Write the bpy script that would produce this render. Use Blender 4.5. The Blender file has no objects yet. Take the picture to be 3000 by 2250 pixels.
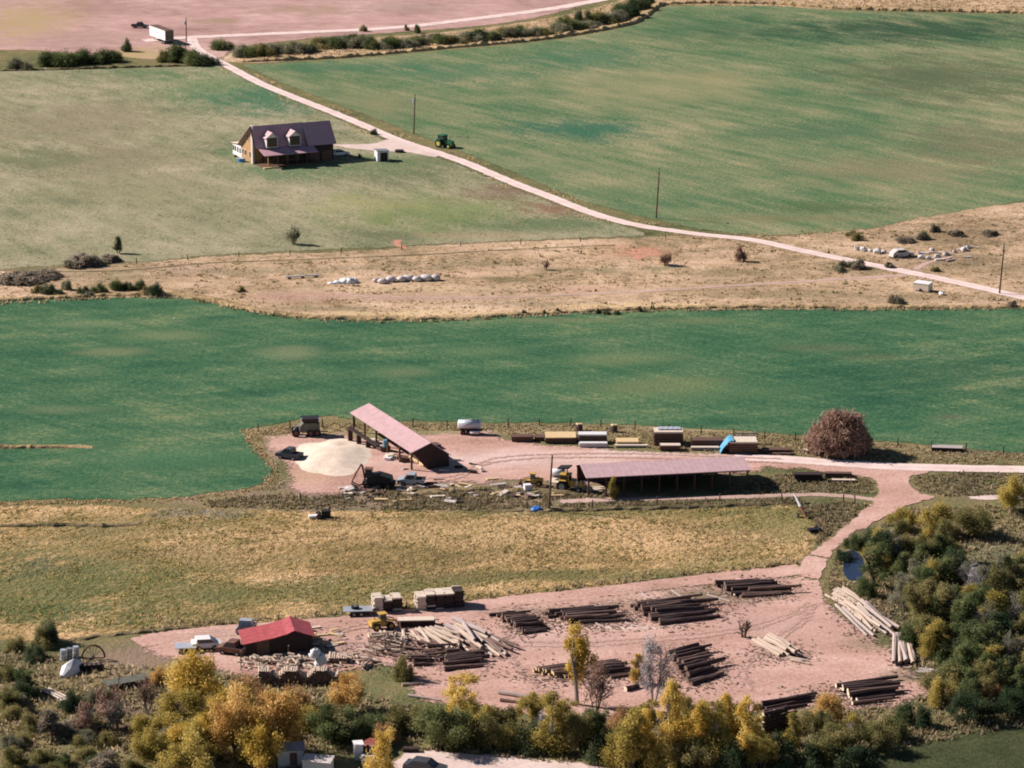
import bpy, math, random
import numpy as np
from mathutils import Vector, Matrix, noise as mnoise
from mathutils.geometry import delaunay_2d_cdt

# ------------------------------------------------------------------ camera, sky, sun, exposure
SC = bpy.context.scene
COL = SC.collection
FPX, PITCH, HCAM = 8994.0, math.radians(15.0), 127.0          # focal length in photo pixels, tilt, height in metres
cam_d = bpy.data.cameras.new('camera')
cam = bpy.data.objects.new('camera', cam_d); COL.objects.link(cam)
cam_d.sensor_width = 36.0; cam_d.lens = 36.0 * FPX / 3000.0
cam_d.clip_start = 1.0; cam_d.clip_end = 20000.0
cam.location = (0, 0, HCAM); cam.rotation_euler = (math.radians(90) - PITCH, 0, 0)
SC.camera = cam

SUN_AZ = Vector((-4.2, 1.5, 0)).normalized()                  # horizontal direction towards the sun
SUN_EL = math.radians(34)
to_sun = Vector((SUN_AZ.x * math.cos(SUN_EL), SUN_AZ.y * math.cos(SUN_EL), math.sin(SUN_EL)))
world = bpy.data.worlds.new('World'); SC.world = world; world.use_nodes = True
wn = world.node_tree.nodes; wl = world.node_tree.links
sky = wn.new('ShaderNodeTexSky'); sky.sky_type = 'NISHITA'; sky.sun_disc = False
sky.altitude = 2200.0; sky.air_density = 0.8; sky.dust_density = 0.2          # clear mountain air
sky.sun_elevation = SUN_EL; sky.sun_rotation = math.atan2(to_sun.x, to_sun.y)
wn['Background'].inputs['Strength'].default_value = 0.05
wl.new(sky.outputs['Color'], wn['Background'].inputs['Color'])
sun_d = bpy.data.lights.new('sun', 'SUN'); sun_d.energy = 5.0; sun_d.angle = math.radians(0.5); sun_d.color = (1.0, 0.915, 0.87)
sun = bpy.data.objects.new('sun', sun_d); COL.objects.link(sun)
sun.rotation_euler = (-to_sun).to_track_quat('-Z', 'Y').to_euler()
VS = SC.view_settings
VS.view_transform = 'Standard'; VS.look = 'None'; VS.exposure = 0.55; VS.gamma = 1.0; VS.use_curve_mapping = False
SC.cycles.filter_width = 1.9
SC.cycles.max_bounces = 5; SC.cycles.diffuse_bounces = 1; SC.cycles.transmission_bounces = 3

# ------------------------------------------------------------------ helpers: photo pixel <-> ground
SP, CP = math.sin(PITCH), math.cos(PITCH)
def P(px, py, z=0.0):
    xv = (px - 1500.0) / FPX; yv = (py - 1125.0) / FPX
    t = (HCAM - z) / (SP + yv * CP)
    return Vector((xv * t, (CP - yv * SP) * t, z))
def S(py):                                                    # photo pixels per metre on the ground at that row
    return FPX * (SP + (py - 1125.0) / FPX * CP) / HCAM
def yaw_of(a, b):
    d = P(*b) - P(*a); return math.atan2(d.y, d.x)
def dist(a, b): return (P(*b) - P(*a)).length
R = random.Random(7)
def n2(x, y, s=1.0, seed=0.0): return mnoise.noise(Vector((x * s + seed * 17.3, y * s - seed * 9.1, seed)))

# ------------------------------------------------------------------ helpers: materials
MATS = {}
def _mat(name):
    m = bpy.data.materials.new(name); m.use_nodes = True
    nt = m.node_tree; nt.nodes.clear()
    out = nt.nodes.new('ShaderNodeOutputMaterial')
    return m, nt, out
def nd(nt, t, **kw):
    n = nt.nodes.new(t)
    for k, v in kw.items(): setattr(n, k, v)
    return n
def mth(nt, op, a, b=None, clamp=False):
    n = nd(nt, 'ShaderNodeMath', operation=op, use_clamp=clamp)
    for i, x in enumerate((a, b)):
        if x is None: continue
        if isinstance(x, (int, float)): n.inputs[i].default_value = x
        else: nt.links.new(x, n.inputs[i])
    return n.outputs[0]
def noise_fac(nt, vec, scale, detail=3, rough=0.55):
    n = nd(nt, 'ShaderNodeTexNoise'); n.inputs['Scale'].default_value = scale
    n.inputs['Detail'].default_value = detail; n.inputs['Roughness'].default_value = rough
    nt.links.new(vec, n.inputs['Vector']); return n.outputs['Fac']
def ramp(nt, fac, stops):
    r = nd(nt, 'ShaderNodeValToRGB'); e = r.color_ramp.elements
    while len(e) < len(stops): e.new(0.5)
    for k, (p, c) in enumerate(stops): e[k].position = p; e[k].color = (*c, 1)
    nt.links.new(fac, r.inputs['Fac']); return r.outputs['Color']
def mixc(nt, fac, a, b):
    m = nd(nt, 'ShaderNodeMix', data_type='RGBA')
    if isinstance(fac, (int, float)): m.inputs[0].default_value = fac
    else: nt.links.new(fac, m.inputs[0])
    for i, x in ((6, a), (7, b)):
        if isinstance(x, tuple): m.inputs[i].default_value = (*x, 1)
        else: nt.links.new(x, m.inputs[i])
    return m.outputs[2]

def simple(name, col, rough=0.75, metal=0.0, var=0.25, scale=1.2, bump=0.0, spec=0.3):
    if name in MATS: return MATS[name]
    m, nt, out = _mat(name)
    b = nd(nt, 'ShaderNodeBsdfPrincipled'); b.inputs['Roughness'].default_value = rough; b.inputs['Metallic'].default_value = metal
    b.inputs['Specular IOR Level'].default_value = spec
    tc = nd(nt, 'ShaderNodeTexCoord'); v = tc.outputs['Object']
    f = mth(nt, 'ADD', mth(nt, 'MULTIPLY', noise_fac(nt, v, scale, 5, 0.65), 0.65), mth(nt, 'MULTIPLY', noise_fac(nt, v, scale * 9, 2), 0.35))
    lo = tuple(c * (1 - var) for c in col); hi = tuple(min(1, c * (1 + var)) for c in col)
    nt.links.new(ramp(nt, f, [(0.36, lo), (0.64, hi)]), b.inputs['Base Color'])
    if bump:
        bn = nd(nt, 'ShaderNodeBump'); bn.inputs['Strength'].default_value = bump; bn.inputs['Distance'].default_value = 0.05
        nt.links.new(noise_fac(nt, v, scale * 6, 4), bn.inputs['Height']); nt.links.new(bn.outputs[0], b.inputs['Normal'])
    nt.links.new(b.outputs[0], out.inputs['Surface'])
    MATS[name] = m; return m

def ragged(nt, shader, out, nf, nw, edge):                     # a sheet thins out unevenly towards its border
    if not edge: nt.links.new(shader, out.inputs['Surface']); return
    at = nd(nt, 'ShaderNodeAttribute', attribute_name='edge')
    d = mth(nt, 'ADD', mth(nt, 'DIVIDE', at.outputs['Fac'], edge), mth(nt, 'ADD', mth(nt, 'MULTIPLY', mth(nt, 'SUBTRACT', nf, 0.5), 2.2), mth(nt, 'MULTIPLY', mth(nt, 'SUBTRACT', nw, 0.5), 1.6)))
    al = mth(nt, 'MULTIPLY', mth(nt, 'SUBTRACT', d, 0.3), 2.2, True)
    # far from the border the sheet is whole
    al = mth(nt, 'MAXIMUM', al, mth(nt, 'SUBTRACT', mth(nt, 'DIVIDE', at.outputs['Fac'], edge), 1.6), True)
    tr = nd(nt, 'ShaderNodeBsdfTransparent'); mx = nd(nt, 'ShaderNodeMixShader')
    nt.links.new(al, mx.inputs[0]); nt.links.new(tr.outputs[0], mx.inputs[1]); nt.links.new(shader, mx.inputs[2]); nt.links.new(mx.outputs[0], out.inputs['Surface'])
def ground_mat(name, stops, big=0.03, mid=0.16, fine=1.3, w=(0.4, 0.35, 0.25), patches=(), bump=0.6, bscale=1.6, bdist=0.35, stretch=None, speck=None, edge=1.4, streak=None):
    m, nt, out = _mat(name)
    b = nd(nt, 'ShaderNodeBsdfPrincipled'); b.inputs['Roughness'].default_value = 0.95; b.inputs['Specular IOR Level'].default_value = 0.05
    tc = nd(nt, 'ShaderNodeTexCoord'); v0 = tc.outputs['Object']; v = v0
    if stretch:                                               # (angle, factor): streaks along a direction on the ground
        mp = nd(nt, 'ShaderNodeMapping', vector_type='TEXTURE'); mp.inputs['Rotation'].default_value = (0, 0, stretch[0]); mp.inputs['Scale'].default_value = (stretch[1], 1, 1)
        nt.links.new(v0, mp.inputs['Vector']); v = mp.outputs[0]
    nb = noise_fac(nt, v0, big, 3, 0.6); nm = noise_fac(nt, v, mid, 4, 0.62); nf = noise_fac(nt, v0, fine, 3, 0.65)
    f = mth(nt, 'ADD', mth(nt, 'ADD', mth(nt, 'MULTIPLY', nb, w[0]), mth(nt, 'MULTIPLY', nm, w[1])), mth(nt, 'MULTIPLY', nf, w[2]))
    if streak:                                                # drill rows and swath lines: (angle, scale across, length, weight)
        mp = nd(nt, 'ShaderNodeMapping', vector_type='TEXTURE'); mp.inputs['Rotation'].default_value = (0, 0, streak[0]); mp.inputs['Scale'].default_value = (streak[2], 1, 1)
        nt.links.new(v0, mp.inputs['Vector']); ns = noise_fac(nt, mp.outputs[0], streak[1], 3, 0.6)
        f = mth(nt, 'ADD', f, mth(nt, 'MULTIPLY', mth(nt, 'SUBTRACT', ns, 0.5), streak[3]))
    c = ramp(nt, f, stops)
    nw = noise_fac(nt, v, 0.16, 4, 0.7)
    for (px, py, rx, ry, rot, col, st) in patches:            # a patch of other growth / bare soil, with a ragged edge
        ctr = P(px, py); wx = rx / S(py); wy = ry / (S(py) * math.sin(PITCH + math.atan((py - 1125) / FPX)))
        mp = nd(nt, 'ShaderNodeMapping', vector_type='TEXTURE'); mp.inputs['Location'].default_value = ctr
        mp.inputs['Rotation'].default_value = (0, 0, rot); mp.inputs['Scale'].default_value = (wx, wy, 1000.0)
        nt.links.new(v0, mp.inputs['Vector'])
        ln = nd(nt, 'ShaderNodeVectorMath', operation='LENGTH'); nt.links.new(mp.outputs[0], ln.inputs[0])
        d = mth(nt, 'ADD', ln.outputs['Value'], mth(nt, 'MULTIPLY', mth(nt, 'SUBTRACT', nw, 0.5), 3.4))
        d = mth(nt, 'ADD', d, mth(nt, 'MULTIPLY', mth(nt, 'SUBTRACT', nf, 0.5), 1.8))
        mr = nd(nt, 'ShaderNodeMapRange'); mr.inputs['From Min'].default_value = 1.25; mr.inputs['From Max'].default_value = 0.3
        mr.inputs['To Max'].default_value = st; nt.links.new(d, mr.inputs['Value'])
        c = mixc(nt, mr.outputs[0], c, col)
    if speck:                                                 # scattered small tufts / stones: (scale, threshold, colour)
        for (sc, th, col) in speck:
            k = noise_fac(nt, v0, sc, 3, 0.7)
            mr = nd(nt, 'ShaderNodeMapRange'); mr.inputs['From Min'].default_value = th; mr.inputs['From Max'].default_value = th + 0.08
            mr.inputs['To Max'].default_value = 0.75; nt.links.new(k, mr.inputs['Value']); c = mixc(nt, mr.outputs[0], c, col)
    nt.links.new(c, b.inputs['Base Color'])
    bn = nd(nt, 'ShaderNodeBump'); bn.inputs['Strength'].default_value = bump; bn.inputs['Distance'].default_value = bdist
    nt.links.new(noise_fac(nt, v0, bscale, 3, 0.7), bn.inputs['Height']); nt.links.new(bn.outputs[0], b.inputs['Normal'])
    ragged(nt, b.outputs[0], out, nf, nw, edge)
    MATS[name] = m; return m

def leaf_mat(name, cols, trans=0.35):
    if name in MATS: return MATS[name]
    m, nt, out = _mat(name)
    at = nd(nt, 'ShaderNodeAttribute', attribute_name='tint')
    oi = nd(nt, 'ShaderNodeObjectInfo')
    f = mth(nt, 'ADD', at.outputs['Fac'], mth(nt, 'MULTIPLY', mth(nt, 'SUBTRACT', oi.outputs['Random'], 0.5), 0.3))
    k = len(cols)
    c = ramp(nt, f, [(0.1 + 0.8 * i / (k - 1), cc) for i, cc in enumerate(cols)])
    d = nd(nt, 'ShaderNodeBsdfDiffuse'); t = nd(nt, 'ShaderNodeBsdfTranslucent'); mx = nd(nt, 'ShaderNodeMixShader')
    mx.inputs[0].default_value = trans
    nt.links.new(c, d.inputs[0]); nt.links.new(c, t.inputs[0]); nt.links.new(d.outputs[0], mx.inputs[1]); nt.links.new(t.outputs[0], mx.inputs[2])
    nt.links.new(mx.outputs[0], out.inputs['Surface'])
    MATS[name] = m; return m

# ------------------------------------------------------------------ helpers: meshes and things
class MB:
    def __init__(s): s.v = []; s.f = []; s.m = []
    def face(s, pts, mat=0):
        i = len(s.v); s.v += [tuple(p) for p in pts]; s.f.append(tuple(range(i, i + len(pts)))); s.m.append(mat); return s
    def box(s, c, sz, rot=(0, 0, 0), mat=0, taper=1.0):
        M = Matrix.Translation(c) @ Matrix.Rotation(rot[2], 4, 'Z') @ Matrix.Rotation(rot[1], 4, 'Y') @ Matrix.Rotation(rot[0], 4, 'X')
        hx, hy, hz = sz[0] / 2, sz[1] / 2, sz[2] / 2; i = len(s.v)
        for z, t in ((-hz, 1), (hz, taper)):
            for x, y in ((-hx, -hy), (hx, -hy), (hx, hy), (-hx, hy)): s.v.append(tuple(M @ Vector((x * t, y * t, z))))
        for q in ((0, 3, 2, 1), (4, 5, 6, 7), (0, 1, 5, 4), (1, 2, 6, 5), (2, 3, 7, 6), (3, 0, 4, 7)):
            s.f.append(tuple(i + k for k in q)); s.m.append(mat)
        return s
    def cyl(s, a, b, r1, r2=None, n=8, mat=0, cap=None, wob=0.0):
        a, b = Vector(a), Vector(b); r2 = r1 if r2 is None else r2; d = (b - a).normalized()
        u = d.orthogonal().normalized(); w = d.cross(u); i = len(s.v)
        for p, r in ((a, r1), (b, r2)):
            for k in range(n):
                t = 2 * math.pi * k / n; rr = r * (1 + wob * math.sin(3 * t + 1)); s.v.append(tuple(p + u * math.cos(t) * rr + w * math.sin(t) * rr))
        for k in range(n):
            s.f.append((i + k, i + (k + 1) % n, i + n + (k + 1) % n, i + n + k)); s.m.append(mat)
        c = mat if cap is None else cap
        s.f.append(tuple(i + k for k in reversed(range(n)))); s.m.append(c)
        s.f.append(tuple(i + n + k for k in range(n))); s.m.append(c)
        return s
    def prism(s, prof, y0, y1, mat=0, inset=0.0):             # side profile in x,z swept along y
        i = len(s.v); n = len(prof)
        for y in (y0, y1): s.v += [(x, y, z) for x, z in prof]
        s.f.append(tuple(range(i, i + n))); s.m.append(mat)
        s.f.append(tuple(i + n + k for k in reversed(range(n)))); s.m.append(mat)
        for k in range(n):
            s.f.append((i + (k + 1) % n, i + k, i + n + k, i + n + (k + 1) % n)); s.m.append(mat)
        return s
    def tube(s, pts, rad, n=5, mat=0):
        rings = []
        for k, p in enumerate(pts):
            p = Vector(p); d = (Vector(pts[min(k + 1, len(pts) - 1)]) - Vector(pts[max(k - 1, 0)])).normalized()
            u = d.orthogonal().normalized(); w = d.cross(u); i = len(s.v)
            for q in range(n):
                t = 2 * math.pi * q / n; s.v.append(tuple(p + (u * math.cos(t) + w * math.sin(t)) * rad[k]))
            rings.append(i)
        for a, b in zip(rings, rings[1:]):
            for q in range(n): s.f.append((a + q, a + (q + 1) % n, b + (q + 1) % n, b + q)); s.m.append(mat)
        s.f.append(tuple(rings[-1] + q for q in range(n))); s.m.append(mat)
        return s
    def dome(s, c, rx, ry, rz, seg=12, rings=5, mat=0, jit=0.0, seed=0, full=False):
        rr = random.Random(seed); i = len(s.v); lo = -math.pi / 2 if full else 0.0
        for k in range(rings + 1):
            e = lo + (math.pi / 2 - lo) * k / rings
            for q in range(seg):
                t = 2 * math.pi * q / seg; j = 1 + rr.uniform(-jit, jit)
                s.v.append((c[0] + rx * math.cos(e) * math.cos(t) * j, c[1] + ry * math.cos(e) * math.sin(t) * j, c[2] + rz * math.sin(e) * j))
        for k in range(rings):
            for q in range(seg):
                a = i + k * seg + q; b = i + k * seg + (q + 1) % seg
                s.f.append((a, b, b + seg, a + seg)); s.m.append(mat)
        return s
    def mesh(s, name, mats, smooth=False):
        me = bpy.data.meshes.new(name); me.from_pydata(s.v, [], s.f)
        for mm in (mats if isinstance(mats, (list, tuple)) else [mats]): me.materials.append(mm)
        me.polygons.foreach_set('material_index', s.m)
        if smooth: me.polygons.foreach_set('use_smooth', [True] * len(s.f))
        me.update(); return me
    def build(s, name, mats, parent=None, smooth=False):
        o = bpy.data.objects.new(name, s.mesh(name, mats, smooth)); COL.objects.link(o)
        if parent: o.parent = parent
        return o
def tag(o, label, cat, group=None, kind=None):
    if label: o['label'] = label
    if cat: o['category'] = cat
    if group: o['group'] = group
    if kind: o['kind'] = kind
    return o
def struct(o): o['kind'] = 'structure'; return o
def thing(name, label, cat, at, yaw=0.0, group=None, z=0.0):
    o = bpy.data.objects.new(name, None); COL.objects.link(o); o.empty_display_size = 0.3
    p = P(*at) if len(at) == 2 else Vector(at)
    o.location = (p.x, p.y, p.z + z); o.rotation_euler = (0, 0, yaw)
    return tag(o, label, cat, group)
def child(name, data, parent):
    o = bpy.data.objects.new(name, data); COL.objects.link(o); o.parent = parent; return o
def copy_thing(src, loc, yaw=0.0, scale=(1, 1, 1), label=None, group=None):
    r = src.copy(); COL.objects.link(r); r.location = loc; r.rotation_euler = (0, 0, yaw); r.scale = scale
    if label: r['label'] = label
    if group: r['group'] = group
    for ch in src.children:
        c = ch.copy(); COL.objects.link(c); c.parent = r
        for g in ch.children:
            d = g.copy(); COL.objects.link(d); d.parent = c
    return r

def densify(pts, step, closed=True):
    out = []; n = len(pts)
    for k in range(n if closed else n - 1):
        a, b = pts[k], pts[(k + 1) % n]; L = (b - a).length; m = max(1, int(L / step))
        for q in range(m): out.append(a.lerp(b, q / m))
    if not closed: out.append(pts[-1])
    return out
def catmull(pts, per=8):
    out = []; n = len(pts)
    for k in range(n - 1):
        p0, p1, p2, p3 = pts[max(k - 1, 0)], pts[k], pts[k + 1], pts[min(k + 2, n - 1)]
        for q in range(per):
            t = q / per
            out.append(0.5 * ((2 * p1) + (p2 - p0) * t + (2 * p0 - 5 * p1 + 4 * p2 - p3) * t * t + (3 * p1 - p0 - 3 * p2 + p3) * t ** 3))
    out.append(pts[-1]); return out
def sheet(name, px, z, mat, jit=0.5, smooth=True, step=0.9):
    pts = [P(*p) for p in px]
    if smooth: pts = catmull(pts + [pts[0]], 6)[:-1]
    pts = densify(pts, step)
    q = []
    for p in pts:
        q.append((p.x + jit * (n2(p.x, p.y, 0.35, 1) + 0.8 * n2(p.x, p.y, 1.1, 2)), p.y + jit * 2.2 * (n2(p.x, p.y, 0.35, 3) + 0.8 * n2(p.x, p.y, 1.1, 4)), z))
    B = np.array([(p[0], p[1]) for p in q]); poly = [tuple(p) for p in B]; rng = np.random.default_rng(len(q)); lo, hi = B.min(0), B.max(0)
    def bdist(xy):
        out = np.full(len(xy), 1e9)
        for k in range(0, len(xy), 4000):
            c = xy[k:k + 4000]; out[k:k + 4000] = np.sqrt(((c[:, None, :] - B[None]) ** 2).sum(2).min(1))
        return out
    ins = []
    per = B[rng.integers(0, len(B), len(B) * 4)] + rng.uniform(-4.5, 4.5, (len(B) * 4, 2)); per = per[inside(per, poly)]; dd = bdist(per); per = per[dd > 0.7]; ins.append(per)
    gx, gy = np.meshgrid(np.arange(lo[0], hi[0], 9.0), np.arange(lo[1], hi[1], 9.0)); gr = np.stack([gx.ravel(), gy.ravel()], 1) + rng.uniform(-1, 1, (gx.size, 2)); gr = gr[inside(gr, poly)]; gr = gr[bdist(gr) > 5.0]; ins.append(gr)
    allp = np.concatenate([B] + ins); ctr = (lo + hi) / 2
    n = len(B); vs, _, fs, *_r = delaunay_2d_cdt([Vector(p - ctr) for p in allp], [(k, (k + 1) % n) for k in range(n)], [], 1, 1e-4)
    xy = np.array([(v.x, v.y) for v in vs]) + ctr; ed = bdist(xy)
    me = bpy.data.meshes.new(name); me.from_pydata([(x, y, z) for x, y in xy], [], [tuple(f) for f in fs]); me.materials.append(mat)
    at = me.attributes.new('edge', 'FLOAT', 'POINT'); at.data.foreach_set('value', np.where(ed < 0.02, 0, ed).astype(np.float32)); me.update()
    if me.polygons[0].normal.z < 0: me.flip_normals()
    o = bpy.data.objects.new(name, me); COL.objects.link(o); return struct(o)
def strip(name, px, width, z, mat, jit=0.25, crown=0.0):
    pts = densify(catmull([P(*p) for p in px], 10), 0.9, closed=False); n = len(pts); v = []; f = []; ac = []; ae = []
    cols = (-1.0, -0.55, 0.0, 0.55, 1.0)
    for k, p in enumerate(pts):
        d = (pts[min(k + 1, n - 1)] - pts[max(k - 1, 0)]); d.z = 0; d.normalize(); nrm = Vector((-d.y, d.x, 0))
        wd = width if not isinstance(width, (list, tuple)) else width[0] + (width[1] - width[0]) * k / n
        for c in cols:
            j = jit * (n2(p.x, p.y, 0.5, 5 + c) + 0.7 * n2(p.x, p.y, 1.4, 7 + c)) * (1 if abs(c) == 1 else 0.3)
            q = p + nrm * (c * wd / 2 + j); v.append((q.x, q.y, z + crown * (1 - c * c))); ac.append(c); ae.append((1 - abs(c)) * wd / 2)
    m = len(cols)
    for k in range(n - 1):
        for c in range(m - 1): f.append((k * m + c, k * m + c + 1, (k + 1) * m + c + 1, (k + 1) * m + c))
    me = bpy.data.meshes.new(name); me.from_pydata(v, [], f); me.materials.append(mat)
    a = me.attributes.new('across', 'FLOAT', 'POINT'); a.data.foreach_set('value', ac)
    a = me.attributes.new('edge', 'FLOAT', 'POINT'); a.data.foreach_set('value', ae); me.update()
    if me.polygons[0].normal.z < 0: me.flip_normals()
    o = bpy.data.objects.new(name, me); COL.objects.link(o); return struct(o)
def bank(name, px, h, back, mat, z=0.0):                      # low earth bank: steep face to the near side, long slope behind
    pts = densify(catmull([P(*p) for p in px], 8), 0.7, closed=False); v = []; f = []; n = len(pts)
    for k, p in enumerate(pts):
        d = (pts[min(k + 1, n - 1)] - pts[max(k - 1, 0)]); d.z = 0; d.normalize(); nr = Vector((-d.y, d.x, 0))
        if nr.y < 0: nr = -nr
        hh = h * (0.75 + 0.7 * n2(p.x, p.y, 0.5, 11) + 0.35 * n2(p.x, p.y, 1.7, 12)); e = min(1, k / 8, (n - 1 - k) / 8); hh = max(0.03, hh * e)
        wob = 0.5 * n2(p.x, p.y, 0.6, 13) + 0.3 * n2(p.x, p.y, 2.0, 15)
        for off, zz in ((-0.15, -0.05), (0.1, hh * 0.7), (0.5, hh), (back * 0.6, hh * 0.6), (back, -0.05)):
            q = p + nr * (off + wob); v.append((q.x, q.y, z + zz + (0.12 * n2(q.x, q.y, 1.5, 14) if zz > 0 else 0)))
    for k in range(n - 1):
        for c in range(4): f.append((k * 5 + c, k * 5 + c + 1, (k + 1) * 5 + c + 1, (k + 1) * 5 + c))
    me = bpy.data.meshes.new(name); me.from_pydata(v, [], f); me.materials.append(mat); me.update()
    if me.polygons[0].normal.z < 0: me.flip_normals()
    o = bpy.data.objects.new(name, me); COL.objects.link(o); return struct(o)

def inside(xy, poly):
    x, y = xy[:, 0], xy[:, 1]; r = np.zeros(len(xy), bool); n = len(poly); j = n - 1
    for i in range(n):
        xi, yi = poly[i]; xj, yj = poly[j]
        c = ((yi > y) != (yj > y)) & (x < (xj - xi) * (y - yi) / (yj - yi + 1e-12) + xi); r ^= c; j = i
    return r
def np_mesh(name, verts, faces_n, mat, tint):
    nf = len(verts) // faces_n; me = bpy.data.meshes.new(name)
    me.vertices.add(len(verts)); me.vertices.foreach_set('co', verts.astype(np.float32).ravel())
    me.loops.add(len(verts)); me.loops.foreach_set('vertex_index', np.arange(len(verts), dtype=np.int32))
    me.polygons.add(nf); me.polygons.foreach_set('loop_start', np.arange(0, len(verts), faces_n, dtype=np.int32))
    me.polygons.foreach_set('loop_total', np.full(nf, faces_n, np.int32))
    a = me.attributes.new('tint', 'FLOAT', 'POINT'); a.data.foreach_set('value', np.repeat(tint, faces_n).astype(np.float32))
    me.materials.append(mat); me.update(calc_edges=True); me.validate(); return me
def tuft_blades(xy, h, w, rng, blades=4, z=0.0):
    n = len(xy); hh = h * rng.uniform(0.45, 1.25, n)
    V = []; T = []; t0 = rng.uniform(0.1, 0.9, n)
    for b in range(blades):
        a = rng.uniform(0, 2 * np.pi, n); la = rng.uniform(0, 2 * np.pi, n); ln = rng.uniform(0.1, 0.7, n) * hh
        ww = w * rng.uniform(0.5, 1.2, n); ox = rng.normal(0, w * 0.5, n); oy = rng.normal(0, w * 0.5, n)
        p0 = np.stack([xy[:, 0] + ox - np.cos(a) * ww / 2, xy[:, 1] + oy - np.sin(a) * ww / 2, np.full(n, z - 0.02)], 1)
        p1 = np.stack([xy[:, 0] + ox + np.cos(a) * ww / 2, xy[:, 1] + oy + np.sin(a) * ww / 2, np.full(n, z - 0.02)], 1)
        p2 = np.stack([xy[:, 0] + ox + np.cos(la) * ln, xy[:, 1] + oy + np.sin(la) * ln, z + hh * rng.uniform(0.6, 1.1, n)], 1)
        V.append(np.stack([p0, p1, p2], 1)); T.append(np.clip(t0 + rng.normal(0, 0.12, n), 0, 1))
    return np.concatenate(V).reshape(-1, 3), np.concatenate(T)
ROADS = []                                                    # (world polyline, half width) kept clear of tufts
CLEAR = []                                                    # world polygons kept clear of tufts
def keep(xy):
    k = np.ones(len(xy), bool)
    for poly in CLEAR: k &= ~inside(xy, poly)
    for pts, hw in ROADS:
        a = np.array([(p.x, p.y) for p in pts])
        for q in range(len(a) - 1):
            d = a[q + 1] - a[q]; L2 = (d ** 2).sum() + 1e-9; t = np.clip(((xy - a[q]) @ d) / L2, 0, 1)
            k &= (((xy - a[q] - t[:, None] * d) ** 2).sum(1) > hw * hw)
    return k
def tufts(name, label, px, n, h, w, mat, seed, clumped=0.0, blades=4):
    rng = np.random.default_rng(seed); poly = [(P(*p).x, P(*p).y) for p in px]; a = np.array(poly); lo, hi = a.min(0), a.max(0); got = []
    tot = 0
    while tot < n:
        xy = rng.uniform(lo, hi, (n * 2, 2)); xy = xy[inside(xy, poly)]
        if clumped:
            v = np.array([mnoise.noise((x * 0.12, y * 0.12, seed)) + 0.7 * mnoise.noise((x * 0.45, y * 0.45, seed + 5.0)) for x, y in xy])
            xy = xy[v + rng.normal(0, 0.25, len(xy)) > clumped - 0.25]
        xy = xy[keep(xy)]; got.append(xy); tot += len(xy)
        if len(xy) == 0: break
    xy = np.concatenate(got)[:n]
    V, T = tuft_blades(xy, h, w, rng, blades)
    o = bpy.data.objects.new(name, np_mesh(name, V, 3, mat, T)); COL.objects.link(o); return tag(o, label, 'grass', kind='stuff')
def edge_tufts(name, label, px, per_m, spread, h, w, mat, seed):
    rng = np.random.default_rng(seed); pts = densify(catmull([P(*p) for p in px], 6), 0.5, closed=False)
    a = np.array([(p.x, p.y) for p in pts]); k = int(per_m * 0.5 * len(a)); i = rng.integers(0, len(a), k)
    xy = a[i] + rng.normal(0, 1, (k, 2)) * spread
    xy = xy[keep(xy)]
    V, T = tuft_blades(xy, h, w, rng, 4)
    o = bpy.data.objects.new(name, np_mesh(name, V, 3, mat, T)); COL.objects.link(o); return tag(o, label, 'grass', kind='stuff')

# ------------------------------------------------------------------ colours of the land
STRAW = (0.42, 0.31, 0.17); OLIVE = (0.15, 0.15, 0.065); TANG = (0.27, 0.235, 0.12); DKG = (0.03, 0.10, 0.055); TEAL = (0.032, 0.135, 0.08)
PINK = (0.50, 0.33, 0.27); SOIL = (0.30, 0.17, 0.13); DKOL = (0.045, 0.055, 0.025)
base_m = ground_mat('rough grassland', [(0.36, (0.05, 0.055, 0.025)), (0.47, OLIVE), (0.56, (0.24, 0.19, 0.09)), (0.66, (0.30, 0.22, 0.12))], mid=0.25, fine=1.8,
    patches=[(1050, 1455, 480, 46, 0, (0.31, 0.21, 0.17), 0.85), (1550, 1445, 320, 40, 0, (0.33, 0.22, 0.175), 0.8), (1500, 1262, 900, 16, 0, (0.36, 0.29, 0.16), 0.8), (2600, 1320, 600, 20, 0, (0.27, 0.22, 0.13), 0.7), (2420, 1520, 120, 50, 0, (0.30, 0.21, 0.15), 0.7), (760, 1360, 60, 80, 0, (0.33, 0.24, 0.15), 0.7), (2280, 1420, 200, 30, 0, (0.20, 0.16, 0.09), 0.6),
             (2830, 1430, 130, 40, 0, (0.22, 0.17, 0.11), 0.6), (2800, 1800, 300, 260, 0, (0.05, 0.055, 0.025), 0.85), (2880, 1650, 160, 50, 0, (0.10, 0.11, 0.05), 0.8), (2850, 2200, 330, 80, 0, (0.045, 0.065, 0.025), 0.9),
             (400, 2080, 160, 70, 0, (0.17, 0.11, 0.09), 0.8), (420, 1930, 200, 50, 0, (0.30, 0.20, 0.16), 0.7), (1000, 2200, 160, 30, 0, (0.16, 0.17, 0.07), 0.8),
             (80, 1950, 150, 100, 0, (0.12, 0.11, 0.055), 0.7), (2600, 2130, 180, 25, 0, (0.28, 0.19, 0.11), 0.5)], bump=0.8, edge=0)
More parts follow.
